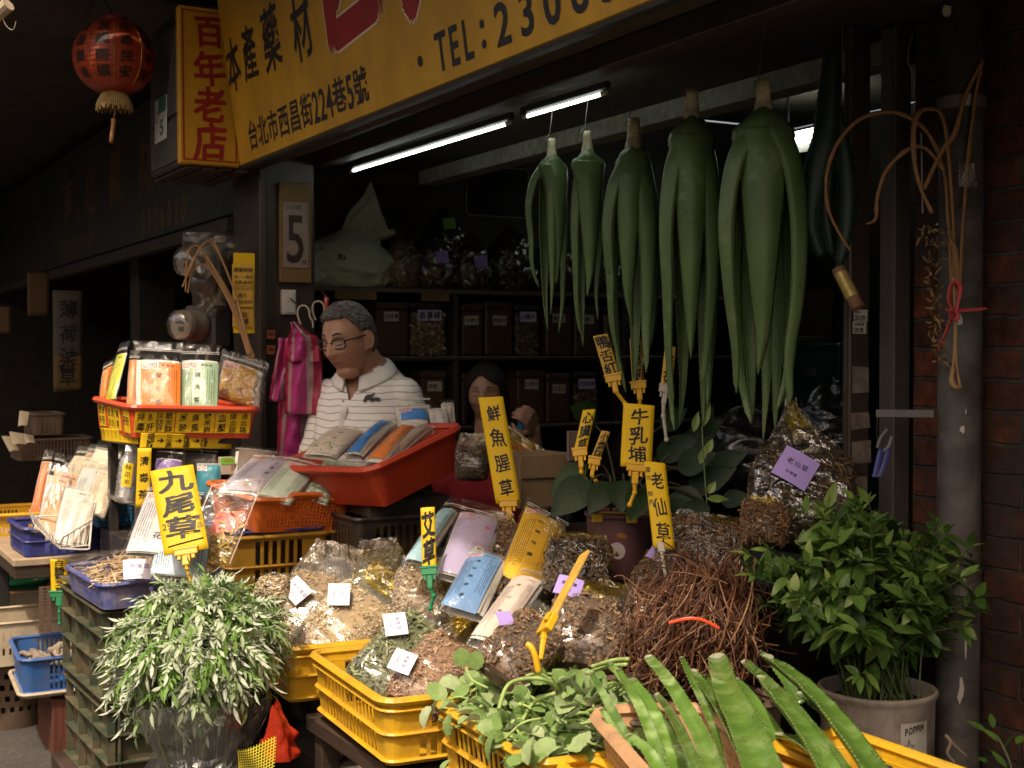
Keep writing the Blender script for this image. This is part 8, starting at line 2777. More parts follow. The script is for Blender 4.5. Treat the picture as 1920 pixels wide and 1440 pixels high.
for (bx_, tx_, d_, w) in fixed:
 a, c = P(*bx_, d_), P(*tx_, d_ - 0.05)
 L_ = (c - a).length * 1.1
 leaf(b, a, (c - a), (Z * 0.5 - FWD + rnd_dir(rng, 0) * 0.25).normalized(), L_, w * d_ / F * 2.0, rng.uniform(0.2, 0.6), 0.18, 9, rng.random(), 0, 'ovate', cup=0.05)
 root = bc + Vector((rng.uniform(-.03, .03), rng.uniform(-.03, .03), 0.14))
 stems.tube(catmull([root, lerp(root, a, 0.6) + Z * 0.05, a], 4), 0.003, 5)
b.build("leaves", M_BROAD, bp_, smooth=True)
stems.build("stems", mat("broad_stem", (0.045, 0.04, 0.02), 0.6, 0.2, 20), bp_)
b = MB()
for (bx_, tx_, d_) in (((1318, 800), (1332, 752), 3.4), ((1325, 850), (1336, 822), 3.35), ((1328, 925), (1342, 902), 3.3), ((1325, 935), (1368, 935), 3.3), ((1300, 810), (1310, 770), 3.42), ((1312, 870), (1322, 835), 3.38)):
 a, c = P(*bx_, d_), P(*tx_, d_)
 leaf(b, a, c - a, (-FWD + Z * .3), (c - a).length, 0.02, 0.2, 0.3, 6, 0.9, 0, 'lance')
b.tube(catmull([P(1330, 990, 3.32), P(1322, 900, 3.36), P(1316, 800, 3.4)], 5), 0.0022, 5, r=0.2)
tag(b.build("green_sprig", M_SHRUB), "thin brighter green sprig rising at the right of the broad leaved plant", "sprig")
# ------------------------------------------------------------------ dried plant hung on the drainpipe with a red ribbon
dr = thing("dried_plant", "dried plant with long tan blades tied with red ribbon to the drainpipe", "dried plant", P(1790, 725, 2.88))
M_DRY = mat("dry_blade", (0.25, 0.125, 0.045), 0.6, 0.3, 26, bump=0.3, stretch=(20, 20, 2), transl=0.0)
b = MB()
def ribbon(pts, w, d0=2.88, d1=None, mb=None, tw=0.6, seed=0):
 d1 = d1 or d0
 n = len(pts)
 path = catmull([P(x, y, lerp(d0, d1, k / (n - 1))) for k, (x, y) in enumerate(pts)], 7)
 m_ = len(path)
 mb.tube(path, [0.68 * w / F * d0 * (0.55 + 0.45 * math.sin(math.pi * min(1, 0.1 + 0.9 * i / m_))) * (1 + 0.55 * noise.noise(Vector((i * 0.3, seed, 0)))) for i in range(m_)], 6, flat=0.25, side=FWD.cross(Z) + FWD * tw * math.sin(seed))
ribbon([(1792, 660), (1790, 540), (1788, 420), (1780, 300), (1768, 220), (1745, 204), (1720, 215), (1712, 270), (1722, 340), (1748, 400)], 8, mb=b, seed=1)
ribbon([(1800, 560), (1806, 430), (1816, 300), (1828, 190), (1843, 112)], 8, mb=b, seed=2)
ribbon([(1733, 355), (1765, 285), (1790, 250), (1810, 180), (1840, 118)], 8, mb=b, seed=3)
ribbon([(1784, 540), (1778, 420), (1770, 320), (1740, 250), (1700, 218), (1660, 210), (1610, 225), (1570, 270), (1550, 330), (1553, 390), (1575, 440), (1595, 470)], 6, 2.88, 3.0, mb=b, seed=4)
ribbon([(1770, 320), (1735, 278), (1700, 282), (1662, 320), (1645, 370), (1642, 410), (1625, 420)], 6, 2.88, 2.98, mb=b, seed=5)
ribbon([(1796, 560), (1792, 480), (1780, 440)], 8, mb=b, seed=6)
b.build("dry_blades", M_DRY, dr, smooth=True)
b = MB()
b.tube(catmull([P(1788, 520, 2.875), P(1791, 600, 2.875), P(1789, 670, 2.875), P(1782, 712, 2.87)], 5), 0.0035, 6)
b.tube(catmull([P(1795, 540, 2.875), P(1792, 620, 2.875), P(1793, 680, 2.875), P(1800, 724, 2.87)], 5), 0.0035, 6)
b.tube(catmull([P(1788, 690, 2.87), P(1784, 712, 2.87), P(1792, 726, 2.868), P(1802, 724, 2.87)], 4), [0.006, .006, .006, .006, .007, .007, .007, .006, .006, .005, .004, .003, .003], 7)
b.build("dry_stem", mat("dry_stem", (0.34, 0.2, 0.09), 0.55, 0.25, 30), dr, smooth=True)
rng = random.Random(14)
b = MB()
for k in range(150):
 y = rng.uniform(420, 690)
 x = 1765 - (1 - abs(y - 500) / 220) * rng.uniform(0, 45) + rng.uniform(-6, 24) * (1 if y < 560 else 0.6)
 p = P(x, y, 2.88 + rng.uniform(-.03, .02))
 leaf(b, p, rnd_dir(rng, -0.5), rnd_dir(rng, 0), rng.uniform(0.012, 0.028), 0.006, rng.uniform(0.5, 2.5), 0.3, 4, rng.random(), 0, 'lance')
b.build("dry_leaves", mat("dry_leaf", None, 0.7, 0.2, 30, rndcols=[(0.06, 0.035, 0.012), (0.17, 0.10, 0.035), (0.28, 0.18, 0.07)]), dr)
b = MB()
ribbon([(1790, 585), (1780, 565), (1784, 535), (1795, 530), (1800, 545), (1792, 585)], 9, 2.86, mb=b, seed=1)
ribbon([(1788, 585), (1775, 620), (1760, 655)], 7, 2.86, mb=b, seed=2)
ribbon([(1772, 580), (1800, 582), (1850, 578)], 7, 2.86, mb=b, seed=3)
ribbon([(1788, 582), (1796, 590), (1790, 600), (1780, 590), (1788, 580)], 7, 2.855, mb=b, seed=4)
b.build("red_ribbon", mat("red_ribbon", (0.42, 0.05, 0.045), 0.5, 0.15, 20), dr, smooth=True)
b = MB()
b.tube(catmull([P(1712, 62, 2.93), P(1702, 110, 2.93), P(1712, 150, 2.93), P(1718, 300, 2.93)], 5), 0.0014, 5)
b.tube([P(1727, 250, 2.92), P(1730, 400, 2.92)], 0.002, 5)
tag(b.build("loose_wire", M_GREYMETAL), "thin loose wire hanging down the bricks behind the dried blades", "wire")
b = MB()
rng = random.Random(3)
b.grid(lambda u, v: P(1797 + 34 * u, 306 + 44 * v, 2.865 - 0.01 * noise.noise(Vector((u * 4, v * 4, 0)))), 12, 14)
tag(b.build("clear_tape", film_mat("tape_film", (0.9, 0.88, 0.84), 0.03, 0.8, (0.5, 0.45, 0.4), 0.12, 1.0, 50, 1.4)), "crinkled patch of clear tape holding the dried blades to the pipe", "tape")
# ------------------------------------------------------------------ red lantern
ln = thing("paper_lantern", "round red paper lantern with black characters and a long tassel, upper left", "lantern", P(213, 270, 4.9))
lc = P(214, 108, 4.9)
LR = 75 / F * 4.9
b = MB()
prof = []
for k in range(61):
 a = math.pi * (0.10 + 0.80 * k / 60) - math.pi / 2
 rr = LR * (math.cos(a) ** 0.9) * (1.0 + 0.012 * math.cos(2 * math.pi * k / 60 * 20))
 prof.append((rr, LR * 0.93 * math.sin(a)))
b.lathe(prof, 48, M=Matrix.Translation(lc), caps=False)
b.build("lantern_body", mat("lantern_paper", (0.34, 0.04, 0.012), 0.45, 0.12, 8, spec=0.5, transl=0.15), ln, smooth=True)
b = MB()
b.lathe([(LR * 0.30, LR * 0.86), (LR * 0.31, LR * 0.88), (LR * 0.31, LR * 1.0), (LR * 0.26, LR * 1.02)], 28, M=Matrix.Translation(lc), caps=False)
b.build("top_ring", mat("lantern_ring", (0.25, 0.03, 0.015), 0.5, 0.1, 9), ln, solid=0.002)
b = MB()
b.lathe([(LR * 0.31, -LR * 0.86), (LR * 0.32, -LR * 0.9), (LR * 0.31, -LR * 0.94)], 28, M=Matrix.Translation(lc), caps=False)
b.build("bottom_ring", mat("lantern_gilt", (0.5, 0.33, 0.06), 0.35, 0.1, 9, metal=0.6), ln, solid=0.002)
b = MB()
for k in range(60):
 a = 2 * math.pi * k / 60
 p = lc + Vector((LR * 0.31 * math.cos(a), LR * 0.31 * math.sin(a), -LR * 0.93))
 b.tube([p, p + Vector((0.1 * LR * math.cos(a), 0.1 * LR * math.sin(a), -LR * 0.2)), p + Vector((0.13 * LR * math.cos(a), 0.13 * LR * math.sin(a), -LR * (0.36 + 0.06 * math.sin(k * 2.3))))], 0.003, 4)
M_FRINGE = mat("fringe", (0.33, 0.22, 0.08), 0.7, 0.2, 30)
b.build("fringe", M_FRINGE, ln)
b = MB()
b.tube([lc - Z * LR * 0.9, P(215, 195, 4.9), P(214, 222, 4.9)], 0.003, 6)
b.ball(P(213, 226, 4.9), 0.010, n=10, k=8)
b.tube(catmull([P(213, 226, 4.9), P(211, 245, 4.9), P(208, 268, 4.9)], 4), [0.008] * 8 + [0.004], 8)
b.build("tassel", mat("tassel_tan", (0.40, 0.2, 0.07), 0.6, 0.2, 30), ln, smooth=True)
b = MB()
b.tube([lc + Z * LR * 1.0, P(196, 0, 4.9), P(196, -60, 4.9)], 0.003, 5)
b.tube(catmull([P(150, 45, 4.85), P(160, 30, 4.85), P(172, 8, 4.85), P(176, -20, 4.85)], 4), 0.003, 5)
b.build("hanging_wire", M_BLACK, ln)
a_l = math.atan2(-lc.y, -lc.x)
def lan_fn(x, y, off=0.0025):
 el = y / LR
 ce = max(0.05, math.cos(el)) ** 0.9
 a = a_l + x / LR
 return lc + Vector(((LR * ce + off) * math.cos(a), (LR * ce + off) * math.sin(a), (LR * 0.93 + off) * math.sin(el)))
b = MB()
rng = random.Random(5)
for s, x_ in (("風調雨順", -0.042), ("國泰民安", 0.045), ("財源廣進", -0.135), ("合家平安", 0.138)):
 put_col(b, s, lan_fn, x_, LR * 0.92, -LR * 0.78, 0.052, 0.048, bold=0.03, hand=0.6, rng=rng)
b.build("lettering", mat("lantern_ink", (0.03, 0.015, 0.01), 0.5, 0.1, 9), ln)
b = MB()
for x_ in (0.0, -0.09, 0.1):
 pts = [lan_fn(x_, lerp(-LR * 0.9, LR * 0.85, k / 24), 0.003) for k in range(25)]
 b.tube(pts, 0.0012, 4)
b.build("gilt_seam", mat("gilt", (0.6, 0.36, 0.04), 0.3, 0.1, 9, metal=0.7), ln)
b = MB()
b.tube([P(-40, 60, 4.3), P(16, 8, 4.25)], [0.02, 0.022], 10)
b.tube(catmull([P(2, 20, 4.26), P(10, 46, 4.26), P(24, 56, 4.26), P(30, 40, 4.26)], 4), 0.0012, 4)
tag(b.build("bamboo_pole", mat("pale_bamboo", (0.4, 0.32, 0.22), 0.6, 0.2, 14)), "pale pole end poking in at the upper left corner", "pole")
# ------------------------------------------------------------------ people
from mathutils.bvhtree import BVHTree
def skin_mat(name, col):
 m, nt, out = nmat(name)
 b = N(nt, "ShaderNodeBsdfPrincipled")
 n1 = noise_tex(nt, 16, 5, 0.6)
 c = ramp(nt, n1, [(0.3, scale_c(col, 0.82)), (0.7, scale_c(col, 1.12))])
 n2 = noise_tex(nt, 60, 4, 0.6)
 c = mixc(nt, ramp(nt, n2, [(0.55, 0.0), (0.8, 0.35)]), c, (col[0] * 0.8, col[1] * 0.6, col[2] * 0.55))
 nt.links.new(c, b.inputs["Base Color"])
 b.inputs["Roughness"].default_value = 0.48
 b.inputs["Specular IOR Level"].default_value = 0.4
 b.inputs["Subsurface Weight"].default_value = 0.15
 b.inputs["Subsurface Radius"].default_value = (0.012, 0.005, 0.003)
 bn = N(nt, "ShaderNodeBump")
 bn.inputs["Strength"].default_value = 0.2
 bn.inputs["Distance"].default_value = 0.002
 nt.links.new(noise_tex(nt, 120, 4), bn.inputs["Height"])
 nt.links.new(bn.outputs[0], b.inputs["Normal"])
 nt.links.new(b.outputs[0], out.inputs[0])
 return m
M_SKIN = skin_mat("skin_tan", (0.40, 0.215, 0.135))
M_SKINW = skin_mat("skin_light", (0.40, 0.22, 0.145))
M_LIP = mat("lips", (0.27, 0.085, 0.065), 0.45, 0.1, 30)
M_HAIRG = mat("hair_grey", (0.075, 0.07, 0.066), 0.5, 0.55, 60, bump=0.8, spec=0.4, stretch=(6, 1, 1))
M_HAIRB = mat("hair_dark", (0.014, 0.009, 0.007), 0.5, 0.4, 60, bump=0.5, spec=0.25, stretch=(6, 6, 1))
def ex(v, s):
 return math.exp(-(v / s) ** 2)
def head_pt(d, male=True):
 x, y, z = d.x * 0.077, d.y * 0.097, d.z * 0.120
 front = smooth01((d.y + 0.1) / 0.6)
 if z < -0.02:
  t = min(1.3, (-0.02 - z) / 0.1)
  x *= 1 - (0.24 if male else 0.30) * t
  y *= (1 - 0.10 * t) if y > 0 else (1 - 0.5 * t)
 if y > 0:
  y *= 0.94
 if z > 0.02 and y < 0:
  y *= 1.04
 ax = abs(x)
 g = max(0.0, min(1.0, (0.034 - z) / 0.056)) if z > -0.022 else ex(z + 0.022, 0.008)
 dy = 0.030 * ex(x, 0.013) * g
 dy += 0.009 * ex(ax - 0.013, 0.007) * ex(z + 0.026, 0.009)
 dy -= 0.011 * ex(ax - 0.031, 0.017) * ex(z - 0.016, 0.013)
 dy += 0.005 * ex(ax - 0.031, 0.012) * ex(z - 0.012, 0.008)
 dy += 0.006 * ex(ax - 0.028, 0.022) * ex(z - 0.037, 0.009)
 dy += 0.007 * ex(ax - 0.042, 0.020) * ex(z + 0.02, 0.022)
 dy += 0.007 * ex(x, 0.022) * ex(z + 0.054, 0.015)
 dy -= 0.005 * ex(x, 0.024) * ex(z + 0.055, 0.0028)
 dy -= 0.009 * ex(ax - 0.034 - 0.25 * (-z - 0.03), 0.005) * ex(z + 0.045, 0.02)
 dy += 0.009 * ex(x, 0.022) * ex(z + 0.097, 0.016)
 dy -= 0.003 * ex(x, 0.03) * ex(z + 0.076, 0.006)
 if male:
  dy -= 0.0035 * ex(ax - 0.028, 0.016) * ex(z + 0.008, 0.004)
  dy -= 0.0018 * ex(x, 0.035) * (ex(z - 0.056, 0.003) + ex(z - 0.067, 0.003))
  dy -= 0.003 * ex(ax - 0.006, 0.004) * ex(z - 0.040, 0.010)
 return Vector((x, y + dy * front, z))
def head_grid(mb, M, male=True, nu=84, nv=64):
 def fn(u, v):
  a = 2 * math.pi * u
  e = math.pi * (v * 0.998 + 0.001) - math.pi / 2
  return M @ head_pt(Vector((math.cos(e) * math.sin(a), math.cos(e) * math.cos(a), math.sin(e))), male)
 mb.grid(fn, nu, nv, wrap=True)
def chain(mb, pts, rad, n=14):
 mb.tube(pts, rad, n)
 for p, r in zip(pts, rad):
  mb.ball(p, r * 0.995, n=12, k=8)
def remeshed(mb, voxel, smooth=4):
 """fuse overlapping pieces into one continuous surface; returns (verts, faces)"""
 me = bpy.data.meshes.new("tmp")
 me.from_pydata([tuple(p) for p in mb.v], [], mb.f)
 ob = bpy.data.objects.new("tmp", me)
 COL.objects.link(ob)
 md = ob.modifiers.new("r", 'REMESH')
 md.mode = 'VOXEL'
 md.voxel_size = voxel
 md.adaptivity = 0
 if smooth:
  ms = ob.modifiers.new("s", 'SMOOTH')
  ms.factor = 0.5
  ms.iterations = smooth
 dg = bpy.context.evaluated_depsgraph_get()
 m2 = bpy.data.meshes.new_from_object(ob.evaluated_get(dg))
 vs = [v.co.copy() for v in m2.vertices]
 fs = [tuple(p.vertices) for p in m2.polygons]
 bpy.data.objects.remove(ob)
 bpy.data.meshes.remove(me)
 bpy.data.meshes.remove(m2)
 return vs, fs
def hand(mb, wrist, d, palm_n, L=0.185, curl=0.6, thumb=1):
 """palm and five separate bent fingers; d: wrist to knuckles, palm_n: out of the back of the hand"""
 d = d.normalized()
 s = d.cross(palm_n).normalized()
 n = s.cross(d).normalized()
 pl = L * 0.48
 k = wrist + d * pl
 for i, o in enumerate((-0.031, -0.011, 0.010, 0.029)):
  mb.tube([wrist + s * o * 0.55, wrist + d * pl * 0.5 + s * o * 0.95, k + s * o], [0.013, 0.0135, 0.0105], 10)
  mb.ball(k + s * o, 0.0105, n=10, k=6)
  fl = L * (0.40, 0.46, 0.43, 0.33)[i]
  p, dd, nn = k + s * o, d.copy(), n.copy()
  pts, rad = [p], [0.0096]
  for j, fr in enumerate((0.45, 0.30, 0.25)):
   a = curl * (0.8, 1.0, 0.8)[j] * (1 + 0.08 * i)
   dd, nn = dd * math.cos(a) - nn * math.sin(a), nn * math.cos(a) + dd * math.sin(a)
   p = p + dd * fl * fr
   pts.append(p)
   rad.append((0.0088, 0.0080, 0.0066)[j])
  mb.tube(pts, rad, 10)
  for q, r_ in zip(pts, rad):
   mb.ball(q, r_, n=8, k=6)
 b0 = wrist + d * pl * 0.3 + s * thumb * 0.026
 t1 = b0 + (d * 0.5 + s * thumb * 0.75 - n * 0.45).normalized() * 0.036
 t2 = t1 + (d * 0.75 + s * thumb * 0.1 - n * 0.65).normalized() * 0.03
 t3 = t2 + (d * 0.7 - s * thumb * 0.35 - n * 0.6).normalized() * 0.024
 chain(mb, [b0, t1, t2, t3], [0.0135, 0.0105, 0.0092, 0.0072], 10)
def torso(mb, c, s, f, rings, k=1.0, add=0.0, n=36):
 def fn(u, v):
  i = min(int(v * (len(rings) - 1)), len(rings) - 2)
  t = v * (len(rings) - 1) - i
  t = t * t * (3 - 2 * t) * 0.5 + t * 0.5
  z, w, d, o = (lerp(rings[i][j], rings[i + 1][j], t) for j in range(4))
  a = 2 * math.pi * u
  ca, sa = math.cos(a), math.sin(a)
  return Vector((c.x, c.y, z)) + s * (math.copysign(abs(ca) ** 0.85, ca) * (w * k + add)) + f * (math.copysign(abs(sa) ** 0.85, sa) * (d * k + add) + o)
 m = 44
 mb.grid(fn, n, m, wrap=True)
 b = len(mb.v)
 mb.f.append([b - n * (m + 1) + i for i in range(n)][::-1])
 mb.f.append([b - n + i for i in range(n)])
 mb.mi += [0, 0]
 mb.r += [0.5, 0.5]
# ---- the man
mC = P(690, 705, 4.64)
ms_, mf_ = Vector((0.906, -0.42, 0)).normalized(), Vector((-0.42, -0.906, 0)).normalized()
hf = Vector((-0.52, -0.82, -0.25)).normalized()
hx = hf.cross(Z).normalized()
hz = hx.cross(hf).normalized()
hz = (hz + hx * 0.06).normalized()
hx = hf.cross(hz).normalized()
mHc = P(652, 640, 4.55)
MH = basis(mHc, hx, hf, hz)
RINGS = [(z + 0.022, a_ * 0.95, c_ * 0.95, d_) for z, a_, c_, d_ in [(0.80, 0.160, 0.115, 0.02), (0.92, 0.17, 0.138, 0.03), (1.03, 0.170, 0.142, 0.03), (1.14, 0.172, 0.132, 0.015), (1.22, 0.172, 0.118, 0.005), (1.275, 0.160, 0.104, -0.002), (1.325, 0.118, 0.084, -0.006), (1.36, 0.082, 0.070, 0.0), (1.395, 0.060, 0.060, 0.012)]]
man = thing("person", "grey haired man in glasses and white striped polo shirt behind the red tub", "person", Vector((mC.x, mC.y, 0)))
b = MB()
head_grid(b, MH)
nk0 = Vector((mC.x, mC.y, 1.35)) + mf_ * 0.0
chain(b, [nk0, nk0 + Z * 0.05 + mf_ * 0.03, MH @ Vector((0, -0.025, -0.045))], [0.066, 0.061, 0.06], 18)
b.ball(MH @ Vector((0, 0.028, -0.098)), 0.042, 0.045, 0.026, 14, 10)      # soft under chin
for sx in (-1, 1):                                                             # ears
 eM = MH @ Matrix.Translation((sx * 0.079, -0.010, -0.002)) @ Matrix.Rotation(sx * 0.45, 4, 'Z') @ Matrix.Rotation(0.15, 4, 'X')
 b.ball((0, 0, 0), 0.009, 0.020, 0.034, 12, 10, M=eM)
 b.tube([eM @ Vector((sx * 0.006, 0.016 * math.sin(a) - 0.002, 0.029 * math.cos(a) + 0.001)) for a in [0.5 - k * 0.45 for k in range(9)]], 0.0042, 8)
 b.ball((0, 0.006, -0.028), 0.006, 0.008, 0.009, 10, 8, M=eM)
torso(b, mC, ms_, mf_, RINGS, 0.94)
shL, shR = Vector((mC.x, mC.y, 1.282)) + ms_ * 0.142, Vector((mC.x, mC.y, 1.277)) - ms_ * 0.142
elL, elR = shL + ms_ * 0.055 - Z * 0.25 + mf_ * 0.02, shR - ms_ * 0.045 - Z * 0.255 + mf_ * 0.04
wrL, wrR = elL + mf_ * 0.20 - ms_ * 0.06 + Z * 0.0, elR + mf_ * 0.2 + ms_ * 0.10 - Z * 0.02
for sh_, el, wr in ((shL, elL, wrL), (shR, elR, wrR)):
 chain(b, [sh_, lerp(sh_, el, 0.5), el, lerp(el, wr, 0.4), wr], [0.052, 0.046, 0.039, 0.038, 0.027])
hand(b, wrL, (mf_ * 0.9 - ms_ * 0.3 - Z * 0.1), Z * 0.8 + ms_ * 0.5, 0.185, 0.6, -1)
hand(b, wrR, (mf_ * 0.9 + ms_ * 0.3 - Z * 0.15), Z * 0.8 - ms_ * 0.5, 0.185, 0.6, 1)
for sx in (-1, 1):
 hp = Vector((mC.x, mC.y, 0.84)) + ms_ * 0.085 * sx
 chain(b, [hp, hp - Z * 0.40 + mf_ * 0.02, hp - Z * 0.76, hp - Z * 0.79 + mf_ * 0.15], [0.085, 0.058, 0.042, 0.034])
vs, fs = remeshed(b, 0.0031, 2)
b = MB()
b.add(vs, fs)
b.build("body", M_SKIN, man, smooth=True)
b = MB()
def man_hair(u, v):
 a = 2 * math.pi * u
 e = math.pi * (0.30 + 0.70 * v) - math.pi / 2
 d = Vector((math.cos(e) * math.sin(a), math.cos(e) * math.cos(a), math.sin(e)))
 p = head_pt(d)
 q = p.normalized()
 k = 0.010 + 0.006 * max(0, d.z) + 0.0045 * noise.noise(Vector((p.x * 160, p.y * 45, p.z * 90))) + 0.002 * math.sin(p.x * 420 + 3 * math.sin(p.y * 60))
 return MH @ (p + q * (k - 0.006 * (1 - hair_m(d))))
def hair_m(d):
 if d.y > 0.5:
  z0 = 0.70
 elif d.y > 0.12:
  z0 = lerp(0.26, 0.70, smooth01((d.y - 0.12) / 0.38))
 else:
  z0 = lerp(-0.46, 0.26, smooth01((d.y + 0.55) / 0.28))
 z0 += 0.05 * noise.noise(Vector((d.x * 6, d.y * 6, 0)))
 return smooth01((d.z - z0) / 0.2)
def hk(u, v):
 a = 2 * math.pi * u
 e = math.pi * (0.30 + 0.70 * v) - math.pi / 2
 return hair_m(Vector((math.cos(e) * math.sin(a), math.cos(e) * math.cos(a), math.sin(e)))) > 0.02
b.grid(man_hair, 120, 60, keep=hk, wrap=True)
b.build("hair", M_HAIRG, man, smooth=True, solid=0.003)
rng = random.Random(4)
b = MB()                                                    # loose short strands catching light
for k in range(1500):
 a, e = rng.uniform(0, 6.283), rng.uniform(-0.2, 1.5)
 d = Vector((math.cos(e) * math.sin(a), math.cos(e) * math.cos(a), math.sin(e)))
 if hair_m(d) < 0.3:
  continue
 p = head_pt(d)
 q = p.normalized()
 t_ = Vector((rng.uniform(-.4, .4) - 0.3, -1 if d.z < 0.6 else rng.uniform(-.6, .9), rng.uniform(-.5, .1)))
 t_ = (t_ - q * t_.dot(q)).normalized()
 c0 = p + q * 0.012
 b.tube([MH @ c0, MH @ (c0 + t_ * 0.012 + q * 0.004), MH @ (c0 + t_ * 0.026 + q * 0.001)], 0.0008, 4)
b.build("hair_strands", mat("hair_silver", (0.2, 0.19, 0.18), 0.45, 0.4, 20), man)
def face_y(x, z, off=0.0):
 """surface point of the face at head coordinates x, z"""
 lo, hi = 0.0, 1.0
 dz_, dx_ = z / 0.120, x / 0.077
 for it in range(6):
  rem = max(0.02, 1 - dz_ * dz_ - dx_ * dx_)
  d = Vector((dx_, math.sqrt(rem), dz_))
  p = head_pt(d.normalized())
  dx_ += (x - p.x) / 0.09
  dz_ += (z - p.z) / 0.13
 return Vector((p.x, p.y + off, p.z))
def fp_(x, z, off=0.0):
 return MH @ face_y(x, z, off)
b = MB()
for sx in (-1, 1):
 b.tube([fp_(sx * (0.014 + 0.006 * k), 0.040 + 0.004 * math.sin(k * 0.6), 0.0015) for k in range(6)], [0.0014, 0.003, 0.0036, 0.0034, 0.0028, 0.0014], 6)
b.build("eyebrows", mat("eyebrow", (0.05, 0.038, 0.032), 0.7, 0.3, 60), man)
b = MB()
for sx in (-1, 1):
 b.tube([fp_(sx * (0.018 + 0.0045 * k), 0.009 - 0.0035 * math.sin(math.pi * k / 6), 0.0012) for k in range(7)], [0.0008, 0.0018, 0.0021, 0.0021, 0.002, 0.0015, 0.0006], 6)
b.build("eyelids", mat("lash_dark", (0.03, 0.017, 0.012), 0.5, 0.2, 30), man)
b = MB()
b.tube([fp_(-0.021 + 0.006 * k, -0.0515 + 0.0015 * math.sin(math.pi * k / 7), -0.001) for k in range(8)], [0.001, 0.0024, 0.003, 0.0028, 0.0028, 0.003, 0.0024, 0.001], 8)
b.tube([fp_(-0.017 + 0.0057 * k, -0.0605, -0.0015) for k in range(7)], [0.001, 0.003, 0.004, 0.0044, 0.004, 0.003, 0.001], 8)
b.build("lips", M_LIP, man, smooth=True)
b = MB()
gy = face_y(0.031, 0.012).y + 0.016
for sx in (-1, 1):
 pts = []
 for k in range(21):
  a = 2 * math.pi * k / 20
  cx, cz = math.copysign(abs(math.cos(a)) ** 0.6, math.cos(a)), math.copysign(abs(math.sin(a)) ** 0.6, math.sin(a))
  pts.append(MH @ Vector((sx * 0.0335 + cx * 0.0235, gy - 0.012 * abs(sx * 0.0335 + cx * 0.0235) / 0.05, 0.010 + cz * 0.0165)))
 b.tube(pts, 0.0026, 8)
 b.tube(catmull([MH @ Vector((sx * 0.057, gy - 0.014, 0.019)), MH @ Vector((sx * 0.072, 0.05, 0.018)), MH @ Vector((sx * 0.080, 0.0, 0.016)), MH @ Vector((sx * 0.079, -0.022, 0.004))], 4), 0.0024, 8, flat=1.5)
b.tube([MH @ Vector((x, gy - 0.001 + 0.003 * math.cos(x * 100), 0.016)) for x in (-0.011, -0.004, 0.004, 0.011)], 0.0018, 8)
gl = b.build("glasses", mat("glasses_black", (0.012, 0.011, 0.011), 0.25, 0.1, 9, spec=0.6), man, smooth=True)
b = MB()
for sx in (-1, 1):
 n = 18
 b.add([MH @ Vector((sx * 0.0335 + 0.0225 * math.copysign(abs(math.cos(a)) ** .6, math.cos(a)), gy - 0.0085, 0.010 + 0.0158 * math.copysign(abs(math.sin(a)) ** .6, math.sin(a)))) for a in [2 * math.pi * k / n for k in range(n)]], [tuple(range(n))])
b.build("lenses", film_mat("lens", (0.97, 0.98, 0.98), 0.0, 0.15, (0.5, 0.5, 0.5), 0.03, 0.0, 5, 0.15), gl)
def shirt_mat():
 m, nt, out = nmat("striped_polo")
 b = N(nt, "ShaderNodeBsdfPrincipled")
 tc = N(nt, "ShaderNodeTexCoord")
 sx = N(nt, "ShaderNodeSeparateXYZ")
 nt.links.new(tc.outputs["Object"], sx.inputs[0])
 n1 = noise_tex(nt, 7, 3)
 ma = N(nt, "ShaderNodeMath", operation='MULTIPLY_ADD')
 nt.links.new(n1, ma.inputs[0])
 ma.inputs[1].default_value = 0.030
 nt.links.new(sx.outputs[2], ma.inputs[2])
 dv = N(nt, "ShaderNodeMath", operation='DIVIDE')
 nt.links.new(ma.outputs[0], dv.inputs[0])
 dv.inputs[1].default_value = 0.0225
 fr = N(nt, "ShaderNodeMath", operation='FRACT')
 nt.links.new(dv.outputs[0], fr.inputs[0])
 f = ramp(nt, fr.outputs[0], [(0.0, 1.0), (0.08, 1.0), (0.12, 0.0), (0.98, 0.0), (1.0, 1.0)])
 n2 = noise_tex(nt, 6, 4)
 w = ramp(nt, n2, [(0.3, (0.72, 0.70, 0.66)), (0.7, (0.81, 0.79, 0.76))])
 c = mixc(nt, f, w, (0.24, 0.22, 0.22))
 nt.links.new(c, b.inputs["Base Color"])
 b.inputs["Roughness"].default_value = 0.85
 b.inputs["Specular IOR Level"].default_value = 0.15
 bn = N(nt, "ShaderNodeBump")
 bn.inputs["Strength"].default_value = 0.35
 bn.inputs["Distance"].default_value = 0.02
 nt.links.new(noise_tex(nt, 9, 3, stretch=(1.6, 1.6, 0.6)), bn.inputs["Height"])
 nt.links.new(bn.outputs[0], b.inputs["Normal"])
 nt.links.new(b.outputs[0], out.inputs[0])
 return m
M_SHIRT = shirt_mat()
M_COLLAR = mat("white_knit", (0.70, 0.68, 0.65), 0.85, 0.06, 20, bump=0.2, bscale=80, spec=0.15)
b = MB()
torso(b, mC, ms_, mf_, RINGS[:-1], 1.0, 0.010)
for sh_, el, sg in ((shL, elL, 1), (shR, elR, -1)):
 e2 = lerp(sh_, el, 0.86) + ms_ * sg * 0.006
 chain(b, [sh_ - ms_ * sg * 0.03, sh_ + ms_ * sg * 0.004, lerp(sh_, e2, 0.5)], [0.060, 0.062, 0.062])
 b.tube([lerp(sh_, e2, 0.4), e2], [0.062, 0.071], 18)
vs, fs = remeshed(b, 0.0065, 5)
for i, p in enumerate(vs):
 o = p - Vector((mC.x, mC.y, p.z))
 q = Vector((o.dot(ms_) * 9 + p.z * 3, o.dot(mf_) * 6, p.z * 5.5))
 vs[i] = p + o.normalized() * (0.010 * noise.noise(q) + 0.004 * noise.noise(q * 2.7))
keep = []
